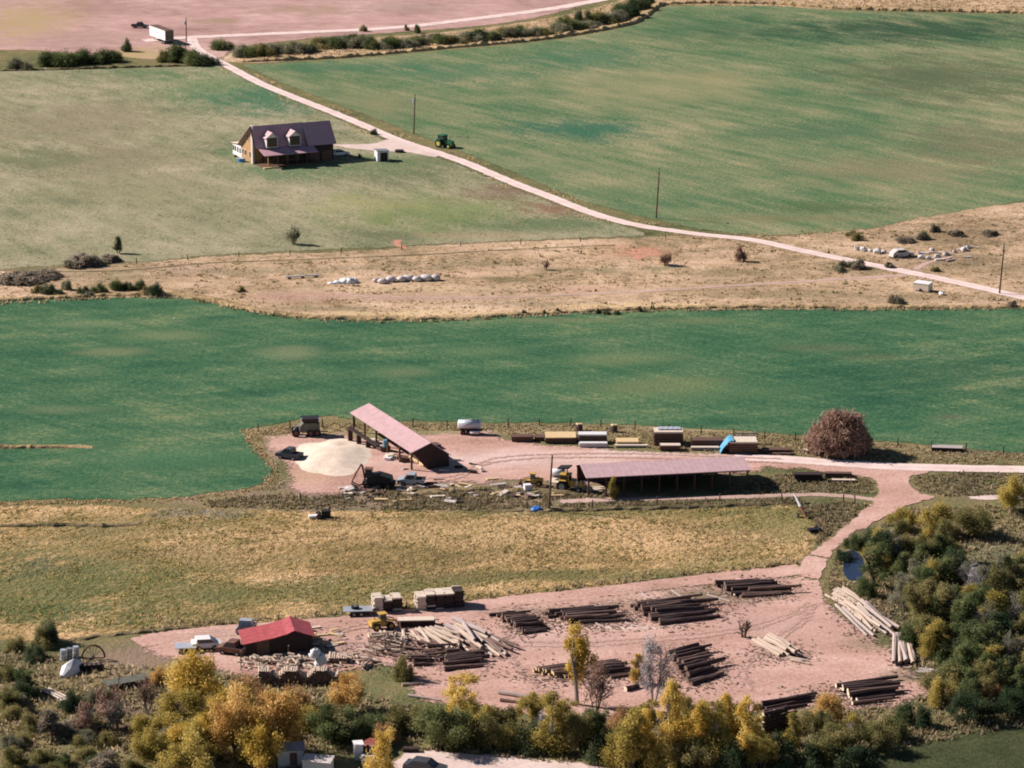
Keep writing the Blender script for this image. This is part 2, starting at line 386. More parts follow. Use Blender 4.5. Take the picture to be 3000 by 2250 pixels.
strip_m = ground_mat('dry straw grass', [(0.39, (0.22, 0.17, 0.095)), (0.46, (0.39, 0.275, 0.165)), (0.53, (0.54, 0.375, 0.24)), (0.61, (0.68, 0.49, 0.33))], mid=0.22, fine=1.2, streak=(0.1, 0.25, 6, 0.14),
    patches=[(900, 870, 260, 16, 0, (0.44, 0.27, 0.21), 0.8), (1250, 875, 260, 12, 0, (0.43, 0.28, 0.22), 0.7), (1680, 848, 130, 10, 0, (0.55, 0.33, 0.25), 0.8), (1850, 735, 120, 18, 0, (0.44, 0.22, 0.13), 0.7),
             (550, 790, 120, 20, 0, (0.5, 0.34, 0.26), 0.7), (2100, 795, 200, 14, 0, (0.2, 0.17, 0.08), 0.6), (2500, 790, 150, 12, 0, (0.17, 0.15, 0.07), 0.7), (2800, 690, 260, 40, 0, (0.20, 0.14, 0.08), 0.75),
             (2800, 770, 220, 25, 0, (0.21, 0.16, 0.10), 0.6), (2700, 870, 280, 20, 0, (0.26, 0.19, 0.11), 0.6), (1300, 845, 300, 8, 0, (0.56, 0.42, 0.26), 0.6), (200, 800, 240, 30, 0, (0.33, 0.27, 0.17), 0.6), (720, 795, 240, 9, 0, (0.27, 0.22, 0.13), 0.7), (1050, 785, 260, 8, 0, (0.28, 0.225, 0.135), 0.65), (1400, 770, 240, 9, 0, (0.26, 0.21, 0.12), 0.65), (1750, 790, 260, 9, 0, (0.24, 0.20, 0.11), 0.7), (2300, 865, 260, 9, 0, (0.27, 0.21, 0.12), 0.7), (1500, 890, 260, 8, 0, (0.28, 0.22, 0.14), 0.65), (900, 905, 200, 6, 0, (0.28, 0.23, 0.14), 0.6), (1900, 895, 260, 7, 0, (0.66, 0.49, 0.26), 0.7), (1200, 918, 300, 6, 0, (0.66, 0.49, 0.26), 0.7), (600, 880, 140, 8, 0, (0.62, 0.46, 0.25), 0.6), (1350, 800, 200, 10, 0, (0.66, 0.44, 0.30), 0.6)],
    speck=[(0.9, 0.60, (0.20, 0.17, 0.085)), (0.45, 0.63, (0.17, 0.14, 0.075))])
past_m = ground_mat('grazed pasture', [(0.38, (0.14, 0.155, 0.085)), (0.46, (0.24, 0.235, 0.135)), (0.54, (0.34, 0.305, 0.19)), (0.62, (0.44, 0.37, 0.245))], mid=0.2, fine=1.2, stretch=(-1.0, 2.2), w=(0.3, 0.34, 0.36),
    patches=[(640, 255, 230, 60, 0, (0.125, 0.20, 0.085), 0.7), (800, 290, 240, 45, 0.0, (0.05, 0.15, 0.08), 0.85), (420, 215, 170, 22, 0, (0.085, 0.16, 0.07), 0.7), (860, 495, 240, 35, 0, (0.09, 0.165, 0.075), 0.75),
             (1150, 480, 200, 36, 0, (0.12, 0.17, 0.075), 0.7), (1250, 620, 330, 60, 0, (0.17, 0.22, 0.075), 0.75), (1500, 560, 190, 22, 0.5, (0.20, 0.13, 0.09), 0.8), (1640, 610, 130, 22, 0.5, (0.24, 0.11, 0.08), 0.7),
             (1600, 660, 240, 26, 0, (0.10, 0.15, 0.07), 0.8), (1100, 690, 120, 14, 0, (0.13, 0.145, 0.08), 0.7), (1050, 600, 160, 24, 0, (0.36, 0.32, 0.15), 0.5), (300, 470, 280, 60, 0, (0.24, 0.20, 0.125), 0.6),
             (230, 360, 260, 70, 0, (0.25, 0.20, 0.13), 0.6), (100, 460, 150, 40, 0, (0.12, 0.15, 0.07), 0.6), (1420, 690, 180, 12, 0, (0.35, 0.27, 0.16), 0.6), (400, 560, 320, 50, 0, (0.27, 0.25, 0.14), 0.5), (700, 440, 70, 30, 0, (0.08, 0.16, 0.07), 0.6)])
up_m = ground_mat('upper hay field', [(0.38, (0.06, 0.14, 0.066)), (0.45, (0.115, 0.175, 0.082)), (0.53, (0.205, 0.225, 0.115)), (0.62, (0.33, 0.29, 0.165))], edge=0.8, streak=(yaw_of((1500, 404), (2120, 560)), 0.35, 14, 0.17), big=0.02, mid=0.12, fine=1.1, stretch=(-0.95, 2.5), w=(0.32, 0.34, 0.34),
    patches=[(1700, 380, 200, 34, 0, (0.028, 0.125, 0.075), 0.85), (1330, 215, 260, 36, 0, (0.055, 0.15, 0.075), 0.7), (1000, 200, 240, 20, 0, (0.06, 0.15, 0.075), 0.75), (1720, 170, 200, 35, 0, (0.05, 0.15, 0.08), 0.7),
             (2150, 90, 330, 55, 0, (0.06, 0.13, 0.06), 0.7), (2700, 90, 480, 40, 0, (0.03, 0.075, 0.04), 0.9), (2750, 230, 330, 70, 0, (0.085, 0.105, 0.055), 0.7), (1950, 260, 280, 50, 0, (0.27, 0.26, 0.13), 0.55),
             (2380, 390, 200, 26, 0, (0.07, 0.14, 0.07), 0.7), (2100, 230, 120, 20, 0, (0.30, 0.26, 0.13), 0.5), (1750, 560, 220, 20, 0, (0.09, 0.165, 0.075), 0.6), (2450, 610, 240, 16, 0, (0.085, 0.13, 0.055), 0.8),
             (2600, 500, 300, 40, 0, (0.22, 0.19, 0.11), 0.6), (2850, 420, 220, 60, 0, (0.14, 0.135, 0.08), 0.6), (1100, 310, 160, 36, 0.4, (0.22, 0.215, 0.11), 0.6), (2250, 640, 280, 12, 0, (0.19, 0.175, 0.085), 0.6)])
mid_m = ground_mat('lush green field', [(0.38, (0.026, 0.088, 0.046)), (0.46, (0.046, 0.122, 0.060)), (0.54, (0.085, 0.16, 0.076)), (0.63, (0.19, 0.225, 0.11))], edge=0.8, streak=(yaw_of((1500, 1010), (1740, 1062)), 0.5, 12, 0.18), big=0.03, mid=0.16, fine=1.1, stretch=(0.25, 2.6), w=(0.28, 0.36, 0.36),
    patches=[(500, 985, 130, 16, 0, (0.22, 0.245, 0.12), 0.49), (260, 950, 110, 10, 0, (0.19, 0.24, 0.12), 0.42), (340, 1032, 100, 14, 0, (0.23, 0.24, 0.12), 0.49), (850, 1035, 90, 18, 0, (0.23, 0.245, 0.13), 0.52), (1170, 1090, 90, 16, 0, (0.20, 0.23, 0.11), 0.45),
             (1950, 1130, 200, 28, 0.2, (0.20, 0.22, 0.10), 0.49), (1830, 1050, 180, 18, 0.2, (0.20, 0.22, 0.105), 0.45), (2420, 1020, 140, 14, 0, (0.17, 0.18, 0.09), 0.45), (2560, 1050, 120, 12, 0, (0.19, 0.18, 0.09), 0.42), (180, 1200, 130, 12, 0, (0.18, 0.21, 0.11), 0.42),
             (2050, 940, 120, 10, 0, (0.20, 0.20, 0.10), 0.42), (2750, 1100, 400, 90, 0, (0.018, 0.07, 0.042), 0.42), (520, 1340, 260, 30, 0, (0.085, 0.18, 0.085), 0.42), (900, 1195, 140, 14, 0, (0.085, 0.19, 0.09), 0.42), (2780, 1225, 70, 10, 0, (0.16, 0.12, 0.09), 0.42), (1640, 940, 220, 7, 0, (0.22, 0.22, 0.11), 0.42), (1400, 1030, 120, 14, 0, (0.15, 0.21, 0.10), 0.42), (2200, 1150, 220, 20, 0.2, (0.10, 0.17, 0.08), 0.42)])
mead_m = ground_mat('golden meadow', [(0.38, (0.14, 0.12, 0.048)), (0.46, (0.29, 0.205, 0.085)), (0.53, (0.47, 0.31, 0.145)), (0.62, (0.66, 0.44, 0.24))], edge=1.6, streak=(0.12, 0.3, 9, 0.16), big=0.05, mid=0.3, fine=1.2, stretch=(0.5, 2.2), bscale=1.1, bdist=0.7, bump=0.9,
    patches=[(1750, 1575, 560, 60, 0, (0.56, 0.37, 0.19), 0.75), (1200, 1560, 260, 40, 0, (0.50, 0.34, 0.17), 0.7), (2250, 1540, 220, 50, 0, (0.19, 0.18, 0.07), 0.7), (150, 1790, 240, 44, 0, (0.075, 0.115, 0.045), 0.85), (200, 1700, 560, 110, 0, (0.135, 0.145, 0.055), 0.85), (350, 1550, 460, 50, 0, (0.24, 0.19, 0.085), 0.7), (1000, 1640, 420, 40, 0, (0.27, 0.195, 0.085), 0.55), (500, 1800, 300, 30, 0, (0.10, 0.115, 0.045), 0.6),
             (1300, 1700, 300, 30, 0, (0.13, 0.13, 0.05), 0.6), (600, 1500, 130, 22, 0, (0.20, 0.19, 0.17), 0.6), (120, 1660, 120, 30, 0, (0.10, 0.11, 0.06), 0.7), (1800, 1505, 600, 18, 0, (0.16, 0.15, 0.06), 0.85), (1600, 1690, 600, 22, 0, (0.15, 0.14, 0.055), 0.8), (900, 1740, 620, 46, 0, (0.155, 0.15, 0.058), 0.8), (600, 1620, 280, 40, 0, (0.31, 0.225, 0.11), 0.6), (2150, 1640, 220, 30, 0, (0.2, 0.175, 0.07), 0.6)])
dirt_m = ground_mat('bare pink soil', [(0.37, (0.29, 0.175, 0.15)), (0.45, (0.41, 0.25, 0.215)), (0.54, (0.50, 0.315, 0.275)), (0.63, (0.60, 0.40, 0.35))], mid=0.18, fine=1.6, bump=0.25,
    patches=[(900, 30, 150, 14, 0, (0.34, 0.235, 0.16), 0.7), (1180, 20, 140, 20, 0, (0.33, 0.24, 0.2), 0.6), (640, 63, 60, 12, 0, (0.30, 0.22, 0.13), 0.7), (80, 60, 160, 60, 0, (0.42, 0.31, 0.16), 0.85), (300, 20, 200, 20, 0, (0.34, 0.21, 0.17), 0.5), (250, 110, 170, 22, 0, (0.40, 0.27, 0.21), 0.5), (420, 160, 110, 24, 0, (0.42, 0.33, 0.14), 0.8)])
yard_m = ground_mat('trampled yard soil', [(0.38, (0.31, 0.175, 0.13)), (0.455, (0.46, 0.275, 0.215)), (0.53, (0.56, 0.35, 0.285)), (0.62, (0.68, 0.46, 0.385))], mid=0.18, fine=1.8, edge=2.2, w=(0.34, 0.36, 0.30), bump=0.3, stretch=(0.15, 2.0),
    patches=[(1500, 1345, 320, 26, 0, (0.70, 0.53, 0.47), 0.8), (1900, 1330, 260, 14, 0, (0.70, 0.53, 0.47), 0.8), (900, 1400, 90, 26, 0, (0.52, 0.34, 0.22), 0.6), (1980, 1965, 260, 40, 0, (0.46, 0.285, 0.235), 0.5), (1600, 1880, 260, 30, 0, (0.56, 0.38, 0.32), 0.6), (1830, 1840, 150, 8, 0, (0.72, 0.55, 0.46), 0.7),
             (2090, 1745, 240, 24, 0.15, (0.17, 0.14, 0.085), 0.8), (1650, 1790, 220, 16, 0.1, (0.25, 0.18, 0.13), 0.7), (2580, 1880, 70, 26, 0, (0.27, 0.21, 0.14), 0.7), (2650, 1985, 90, 24, 0, (0.22, 0.17, 0.11), 0.8), (1000, 1900, 120, 36, 0, (0.42, 0.28, 0.24), 0.6), (620, 1880, 140, 30, 0, (0.36, 0.24, 0.19), 0.6), (2300, 1830, 220, 40, 0, (0.52, 0.35, 0.30), 0.5)])
lane_m = ground_mat('packed lane soil', [(0.38, (0.31, 0.175, 0.13)), (0.455, (0.46, 0.275, 0.215)), (0.53, (0.56, 0.35, 0.285)), (0.62, (0.68, 0.46, 0.385))], mid=0.18, fine=1.8, edge=0.35, w=(0.34, 0.36, 0.30), bump=0.3, stretch=(0.15, 2.0),
    patches=[(1500, 1345, 320, 26, 0, (0.70, 0.53, 0.47), 0.8), (1900, 1330, 260, 14, 0, (0.70, 0.53, 0.47), 0.8), (900, 1400, 90, 26, 0, (0.52, 0.34, 0.22), 0.6), (1980, 1965, 260, 40, 0, (0.46, 0.285, 0.235), 0.5), (1600, 1880, 260, 30, 0, (0.56, 0.38, 0.32), 0.6), (1830, 1840, 150, 8, 0, (0.72, 0.55, 0.46), 0.7),
             (2090, 1745, 240, 24, 0.15, (0.17, 0.14, 0.085), 0.8), (1650, 1790, 220, 16, 0.1, (0.25, 0.18, 0.13), 0.7), (2580, 1880, 70, 26, 0, (0.27, 0.21, 0.14), 0.7), (2650, 1985, 90, 24, 0, (0.22, 0.17, 0.11), 0.8), (1000, 1900, 120, 36, 0, (0.42, 0.28, 0.24), 0.6), (620, 1880, 140, 30, 0, (0.36, 0.24, 0.19), 0.6), (2300, 1830, 220, 40, 0, (0.52, 0.35, 0.30), 0.5)])
road_m, _nt, _out = _mat('pale gravel track')
_b = nd(_nt, 'ShaderNodeBsdfPrincipled'); _b.inputs['Roughness'].default_value = 0.95; _b.inputs['Specular IOR Level'].default_value = 0.05
_tc = nd(_nt, 'ShaderNodeTexCoord'); _v = _tc.outputs['Object']; _at = nd(_nt, 'ShaderNodeAttribute', attribute_name='across')
_ab = mth(_nt, 'ABSOLUTE', _at.outputs['Fac']); _nf = noise_fac(_nt, _v, 1.4, 5, 0.7)
_c = ramp(_nt, mth(_nt, 'ADD', mth(_nt, 'MULTIPLY', noise_fac(_nt, _v, 0.25, 5), 0.6), mth(_nt, 'MULTIPLY', _nf, 0.4)), [(0.36, (0.66, 0.50, 0.45)), (0.62, (0.84, 0.68, 0.62))])
_e = mth(_nt, 'MULTIPLY', mth(_nt, 'ADD', mth(_nt, 'SUBTRACT', _ab, 0.8), mth(_nt, 'MULTIPLY', mth(_nt, 'SUBTRACT', _nf, 0.5), 1.1)), 3.5, True)
_c = mixc(_nt, _e, _c, (0.42, 0.32, 0.22))
_k = mth(_nt, 'MULTIPLY', mth(_nt, 'SUBTRACT', mth(_nt, 'ADD', mth(_nt, 'SUBTRACT', 0.3, _ab), mth(_nt, 'MULTIPLY', mth(_nt, 'SUBTRACT', _nf, 0.5), 1.2)), 0.1), 1.6, True)
_c = mixc(_nt, _k, _c, (0.44, 0.325, 0.245)); _nt.links.new(_c, _b.inputs['Base Color']); ragged(_nt, _b.outputs[0], _out, _nf, noise_fac(_nt, _v, 0.3, 4, 0.6), 0.45)
track_m = ground_mat('pink dirt track', [(0.36, (0.42, 0.28, 0.225)), (0.64, (0.62, 0.44, 0.37))], bump=0.3, edge=0.6)
ptrack_m = ground_mat('pale wheel marks', [(0.36, (0.17, 0.20, 0.10)), (0.64, (0.33, 0.32, 0.18))], bump=0.3, edge=0.5)
bank_m = ground_mat('bank grass', [(0.36, (0.24, 0.17, 0.09)), (0.5, (0.38, 0.27, 0.14)), (0.64, (0.52, 0.38, 0.20))], mid=0.5, fine=2.2, bump=0.9, edge=0)
bankd_m = ground_mat('weedy bank', [(0.36, (0.09, 0.075, 0.045)), (0.5, (0.19, 0.15, 0.08)), (0.64, (0.33, 0.25, 0.14))], mid=0.5, fine=2.2, bump=0.9, edge=0)

# ------------------------------------------------------------------ the land
g = MB(); g.face([(-6000, -1500, 0), (6000, -1500, 0), (6000, 9000, 0), (-6000, 9000, 0)]); struct(g.build('ground', base_m))
sheet('dry_grass_strip', [(-700, 860), (-300, 800), (100, 790), (420, 765), (700, 745), (1000, 735), (1350, 712), (1700, 700), (1950, 690), (2150, 688), (2350, 685), (2560, 655), (2900, 600), (3500, 560), (3700, 800), (3500, 930), (2600, 930), (1900, 935), (1200, 950), (700, 930), (300, 900), (-500, 905)], 0.02, strip_m)
sheet('pasture', [(-900, 210), (-200, 206), (200, 203), (500, 196), (640, 192), (740, 240), (900, 305), (1050, 372), (1150, 415), (1320, 470), (1500, 545), (1700, 620), (1870, 672), (1890, 692), (1700, 700), (1350, 715), (1100, 728), (850, 738), (600, 752), (420, 770), (150, 780), (-200, 810), (-900, 830)], 0.03, past_m)
sheet('bare_soil_field', [(-900, 150), (0, 148), (110, 150), (300, 165), (470, 175), (650, 170), (700, 140), (950, 110), (1250, 90), (1520, 62), (1750, 8), (2000, -60), (2300, -130), (1500, -330), (-400, -330), (-1400, -100)], 0.02, dirt_m)
sheet('far_dry_grass', [(640, 180), (700, 150), (1000, 115), (1300, 92), (1560, 60), (1800, 5), (2100, -90), (3900, -90), (3900, 40), (3000, 40), (2500, 30), (2000, 14), (1930, 20), (1880, 60), (1600, 112), (1300, 142), (1000, 170), (750, 186)], 0.025, strip_m)
sheet('upper_hay_field', [(700, 190), (1000, 174), (1330, 145), (1600, 120), (1830, 80), (1890, 58), (1935, 24), (1990, 16), (2250, 16), (2500, 32), (3050, 44), (3900, 60), (3900, 520), (3200, 570), (2900, 606), (2700, 640), (2560, 668), (2400, 684), (2250, 690), (2080, 676), (1900, 640), (1720, 595), (1560, 530), (1400, 465), (1240, 405), (1120, 358), (980, 305), (860, 258), (760, 216)], 0.04, up_m)
sheet('green_field', [(-900, 900), (-300, 890), (150, 876), (480, 869), (610, 882), (700, 905), (900, 930), (1130, 938), (1500, 926), (1800, 911), (2250, 904), (2700, 905), (3200, 900), (3900, 900), (3900, 1360), (3000, 1330), (2850, 1318), (2600, 1296), (2300, 1272), (1950, 1252), (1700, 1242), (1300, 1238), (1180, 1236), (1030, 1230), (960, 1222), (880, 1232), (745, 1258), (728, 1278), (740, 1305), (785, 1350), (802, 1385), (788, 1408), (740, 1432), (640, 1445), (500, 1462), (300, 1466), (-100, 1470), (-900, 1480)], 0.05, mid_m, jit=0.4)
sheet('meadow', [(-600, 1490), (0, 1478), (350, 1478), (700, 1490), (1000, 1492), (1300, 1494), (1600, 1494), (1900, 1490), (2200, 1482), (2340, 1480), (2400, 1530), (2395, 1590), (2345, 1655), (2200, 1676), (1900, 1708), (1600, 1742), (1350, 1768), (1000, 1810), (700, 1832), (450, 1850), (200, 1880), (0, 1885), (-500, 1900)], 0.02, mead_m)
YN = [(760, 1280), (870, 1268), (1000, 1268), (1110, 1288), (1250, 1268), (1450, 1262), (1520, 1290), (1900, 1316), (2240, 1334), (2400, 1346), (2560, 1358), (2560, 1386), (2300, 1378), (2190, 1392), (1900, 1412), (1720, 1425), (1640, 1418), (1480, 1414), (1380, 1420), (1250, 1425), (1120, 1420), (1010, 1448), (900, 1458), (840, 1440), (826, 1400), (806, 1352), (775, 1320)]
YS = [(2344, 1680), (2402, 1680), (2410, 1735), (2490, 1810), (2590, 1870), (2680, 1950), (2735, 2020), (2640, 2075), (2420, 2080), (2200, 2105), (2000, 2125), (1800, 2130), (1600, 2110), (1420, 2080), (1220, 2060), (1180, 1995), (1120, 1960), (950, 1985), (700, 1985), (520, 1945), (400, 1905), (480, 1865), (700, 1836), (1000, 1812), (1350, 1775), (1600, 1752), (1900, 1722), (2200, 1690)]
sheet('sawmill_yard', YN, 0.062, yard_m, jit=0.5)
sheet('log_yard', YS, 0.06, yard_m, jit=0.7)
JN = [(2230, 1334), (2400, 1344), (2560, 1358), (2720, 1365), (2722, 1384), (2680, 1392), (2666, 1408), (2690, 1442), (2745, 1456), (2705, 1470), (2640, 1492), (2560, 1535), (2484, 1580), (2432, 1640), (2406, 1700), (2412, 1775), (2338, 1770), (2338, 1700), (2342, 1655), (2400, 1600), (2450, 1562), (2530, 1492), (2562, 1452), (2570, 1430), (2555, 1406), (2500, 1392), (2380, 1380)]
sheet('farm_road_junction', JN, 0.07, lane_m, jit=0.3)
for poly in (YN, YS, JN): CLEAR.append([(P(*p).x, P(*p).y) for p in poly])
def road(name, px, w, z=0.08, mat=None, jit=0.25):
    strip(name, px, w, z, mat or road_m, jit); ROADS.append(([P(*p) for p in px], (w if not isinstance(w, tuple) else max(w)) / 2 + 0.2))
R1 = [(560, 108), (575, 140), (612, 165), (660, 190), (760, 243), (860, 285), (980, 332), (1080, 374), (1150, 405), (1230, 432), (1350, 472), (1500, 535), (1600, 573), (1740, 627), (1870, 661), (2050, 687), (2200, 703), (2350, 735), (2500, 766), (2700, 806), (2900, 850), (3100, 897), (3500, 1000)]
road('farm_road', R1, 3.5)
road('upper_farm_road', [(420, 120), (560, 110), (850, 97), (1150, 82), (1400, 54), (1600, 28), (1760, 0), (1950, -40), (2200, -90)], 5.2, 0.085, jit=0.8)
road('yard_access_road', [(2150, 1340), (2300, 1347), (2450, 1357), (2600, 1367), (2800, 1373), (3050, 1377), (3500, 1385)], 4.0, 0.083)
road('strip_track', [(2660, 806), (2560, 812), (2450, 818), (2300, 828), (2100, 840), (1900, 853), (1700, 862), (1500, 870), (1250, 872), (1000, 866)], (2.4, 1.2), 0.045, track_m, 0.3)
road('shed_track', [(1640, 1470), (1800, 1464), (2000, 1460), (2200, 1455), (2400, 1450), (2540, 1462), (2600, 1480)], 2.2, 0.05, track_m, 0.35)
road('lane_track', [(2350, 1668), (2250, 1680), (2100, 1694), (1900, 1718), (1700, 1742), (1500, 1762), (1300, 1788), (1100, 1812), (900, 1830), (700, 1845), (520, 1862), (400, 1885)], 4.2, 0.075, lane_m, 0.4)
road('rubble_spur', [(2680, 790), (2720, 770), (2790, 752)], 1.8, 0.05, track_m)
road('bank_path', [(-200, 790), (300, 795), (600, 772), (900, 760), (1200, 748), (1500, 732), (1800, 718)], 0.9, 0.04, bankd_m, 0.3)
sheet('house_drive', [(960, 424), (1040, 424), (1100, 420), (1128, 410), (1140, 400), (1200, 425), (1320, 468), (1270, 462), (1200, 448), (1110, 444), (1020, 436)], 0.082, road_m, jit=0.15, smooth=False)
sheet('street', [(1180, 2196), (1300, 2202), (1500, 2214), (1700, 2236), (1800, 2252), (2300, 2320), (2300, 2500), (1100, 2500), (1000, 2300), (1150, 2230)], 0.06, road_m, jit=0.3)
sheet('field_path', [(2780, 1458), (2960, 1448), (3060, 1446), (3060, 1462), (2880, 1466)], 0.05, road_m, jit=0.2)
for px in ([(1500, 404), (1620, 440), (1780, 482), (1940, 520), (2120, 560), (2350, 615), (2480, 652)], [(2250, 165), (2310, 188), (2430, 225), (2520, 245), (2640, 268), (2740, 292), (2860, 325)],
           [(1000, 235), (1120, 268), (1300, 320), (1480, 372)], [(1250, 300), (1420, 345), (1600, 395)], [(1700, 130), (1900, 165), (2150, 200), (2300, 215)], [(2000, 430), (2200, 470), (2500, 505)],
           [(1130, 525), (1200, 540), (1330, 570)], [(640, 425), (560, 440), (480, 430)]):
    strip('wheel_marks', px, 0.8, 0.055, ptrack_m, 0.3)
rut_m = ground_mat('packed wheel ruts', [(0.36, (0.47, 0.285, 0.225)), (0.64, (0.60, 0.385, 0.315))], bump=0.3, edge=1.0)
nr_ = 0
for px in ([(2370, 1770), (2300, 1810), (2150, 1850), (1950, 1870), (1700, 1890), (1500, 1895), (1380, 1990), (1300, 2000)], [(2390, 1775), (2340, 1830), (2250, 1890), (2180, 1960), (2200, 2020)], [(1500, 1780), (1480, 1850), (1500, 1930), (1600, 2030), (1750, 2080)], [(2300, 1352), (2000, 1340), (1700, 1335), (1450, 1350), (1330, 1400), (1150, 1412)], [(1150, 1825), (1000, 1850), (1010, 1900)]):
    w0 = [P(*p) for p in px]
    for off in (-7, 7): nr_ += 1; strip('wheel_rut', [(x, y + off * 0.8) for x, y in px], 1.5, 0.09 + 0.004 * nr_, rut_m, 0.25)
bank('ditch_bank', [(-300, 895), (0, 884), (250, 872), (480, 866), (620, 884), (720, 908), (900, 932), (1130, 940), (1350, 935), (1600, 921), (1900, 908), (2250, 903), (2600, 905), (3200, 902)], 0.55, 3.0, bank_m)
bank('field_edge_bank', [(690, 184), (1000, 170), (1330, 141), (1600, 116), (1830, 77), (1890, 54), (1935, 20), (1990, 12), (2250, 13), (2500, 29), (3050, 41), (3600, 52)], 1.0, 4.0, bank_m)
bank('pasture_bank', [(-200, 212), (150, 206), (400, 198), (640, 192)], 0.6, 3.0, bankd_m)
bank('irrigation_ditch', [(-200, 1318), (0, 1316), (120, 1314), (270, 1314)], 0.5, 2.0, bank_m, 0.05)
bank('meadow_ditch', [(-100, 1550), (60, 1545), (160, 1542), (300, 1545), (420, 1538)], 0.5, 1.5, bankd_m)
bank('lane_bank', [(120, 1895), (300, 1868), (480, 1850), (620, 1838)], 0.45, 1.5, bankd_m)
bank('yard_weed_bank', [(1180, 1452), (1300, 1448), (1420, 1440), (1500, 1446), (1640, 1452), (1760, 1455)], 0.5, 3.5, bankd_m)
bank('fence_weed_bank', [(1380, 1500), (1600, 1500), (1900, 1494), (2150, 1485), (2330, 1478)], 0.5, 2.0, bankd_m)
w_m, _nt, _out = _mat('creek water'); _b = nd(_nt, 'ShaderNodeBsdfPrincipled'); _b.inputs['Base Color'].default_value = (0.02, 0.03, 0.06, 1); _b.inputs['Roughness'].default_value = 0.12; _nt.links.new(_b.outputs[0], _out.inputs['Surface'])
corner_m = ground_mat('corner green field', [(0.38, (0.035, 0.042, 0.018)), (0.48, (0.06, 0.07, 0.03)), (0.6, (0.11, 0.11, 0.05))], edge=1.5)
sheet('corner_field', [(2540, 2270), (2620, 2200), (2720, 2160), (2850, 2135), (3000, 2118), (3300, 2100), (3300, 2350), (2500, 2350)], 0.03, corner_m)
glade_m = ground_mat('thicket glade', [(0.38, (0.10, 0.105, 0.055)), (0.48, (0.17, 0.165, 0.09)), (0.6, (0.27, 0.23, 0.14))], edge=1.5)
sheet('glade', [(2740, 1605), (2850, 1590), (3050, 1585), (3150, 1640), (3050, 1700), (2880, 1690), (2770, 1650)], 0.03, glade_m)
sheet('creek', [(2470, 1618), (2500, 1612), (2530, 1640), (2525, 1690), (2490, 1700), (2470, 1665)], 0.05, w_m, jit=0.2)
CLEAR.append([(P(*p).x, P(*p).y) for p in [(2460, 1610), (2510, 1600), (2545, 1640), (2540, 1715), (2480, 1720), (2460, 1665)]])
CLEAR.append([(P(*p).x, P(*p).y) for p in [(960, 424), (1128, 410), (1140, 400), (1320, 468), (1110, 444)]])
CLEAR.append([(P(*p).x, P(*p).y) for p in [(655, 452), (742, 486), (985, 482), (985, 452), (700, 440)]])

# ------------------------------------------------------------------ dry grass and weeds standing on the land
straw_t = leaf_mat('straw blades', [(0.34, 0.25, 0.13), (0.52, 0.385, 0.21), (0.68, 0.53, 0.33)], 0.6)
olive_t = leaf_mat('olive blades', [(0.17, 0.17, 0.06), (0.36, 0.31, 0.12), (0.60, 0.44, 0.20)], 0.6)
weed_t = leaf_mat('weed blades', [(0.15, 0.14, 0.07), (0.32, 0.25, 0.15), (0.55, 0.43, 0.27)], 0.55)
green_t = leaf_mat('green blades', [(0.02, 0.075, 0.035), (0.04, 0.12, 0.06), (0.10, 0.17, 0.08)], 0.4)
tufts('meadow_grass', 'tall golden and olive grass covering the meadow below the sheds', [(-150, 1484), (700, 1494), (1600, 1496), (2340, 1482), (2395, 1535), (2390, 1590), (2340, 1655), (1900, 1706), (1350, 1766), (1000, 1808), (450, 1848), (-150, 1888)], 5000, 0.26, 0.34, olive_t, 3, 0.4)
tufts('meadow_straw', 'pale straw seed heads in the golden middle of the meadow', [(900, 1510), (1500, 1515), (2200, 1520), (2330, 1560), (2200, 1630), (1600, 1690), (900, 1700), (300, 1640)], 3000, 0.24, 0.3, straw_t, 4, 0.2)
tufts('pasture_grass', 'rough grazed tufts across the pasture around the farmhouse', [(-60, 215), (640, 200), (900, 310), (1140, 418), (1500, 550), (1870, 675), (1700, 695), (850, 735), (-60, 800)], 8000, 0.16, 0.5, leaf_mat('pasture blades', [(0.24, 0.24, 0.12), (0.42, 0.37, 0.21), (0.60, 0.50, 0.32)], 0.65), 19, 0.1)
tufts('strip_grass', 'tall dry straw grass on the strip between the pasture and the green field', [(-100, 800), (420, 770), (1000, 740), (1900, 700), (2560, 660), (3100, 590), (3100, 900), (2250, 900), (1500, 922), (1130, 934), (900, 926), (700, 900), (480, 862), (-100, 880)], 4500, 0.24, 0.5, straw_t, 5, 0.25)
tufts('strip_weeds', 'dark weeds scattered through the dry straw strip', [(-100, 800), (420, 775), (1000, 745), (1900, 705), (2560, 665), (3100, 600), (3100, 895), (2250, 895), (1500, 915), (900, 915), (480, 855), (-100, 870)], 700, 0.4, 0.6, weed_t, 6, 0.5)
tufts('yard_edge_weeds', 'brown and olive weeds on the rough ground south of the sawmill yard', [(830, 1450), (1000, 1440), (1250, 1428), (1640, 1425), (1900, 1465), (2300, 1455), (2380, 1475), (1600, 1495), (1000, 1495), (600, 1485), (560, 1465)], 3200, 0.4, 0.4, weed_t, 8, 0.1)
tufts('fence_line_grass', 'dry grass and weeds along the fence behind the lumber stacks', [(740, 1262), (880, 1238), (1180, 1242), (1700, 1246), (2300, 1276), (2600, 1300), (3050, 1334), (3050, 1366), (2600, 1356), (2250, 1334), (1900, 1314), (1520, 1288), (1450, 1260), (1000, 1266), (770, 1290), (820, 1350), (840, 1430), (790, 1440), (805, 1400), (780, 1350)], 1500, 0.3, 0.35, straw_t, 9)
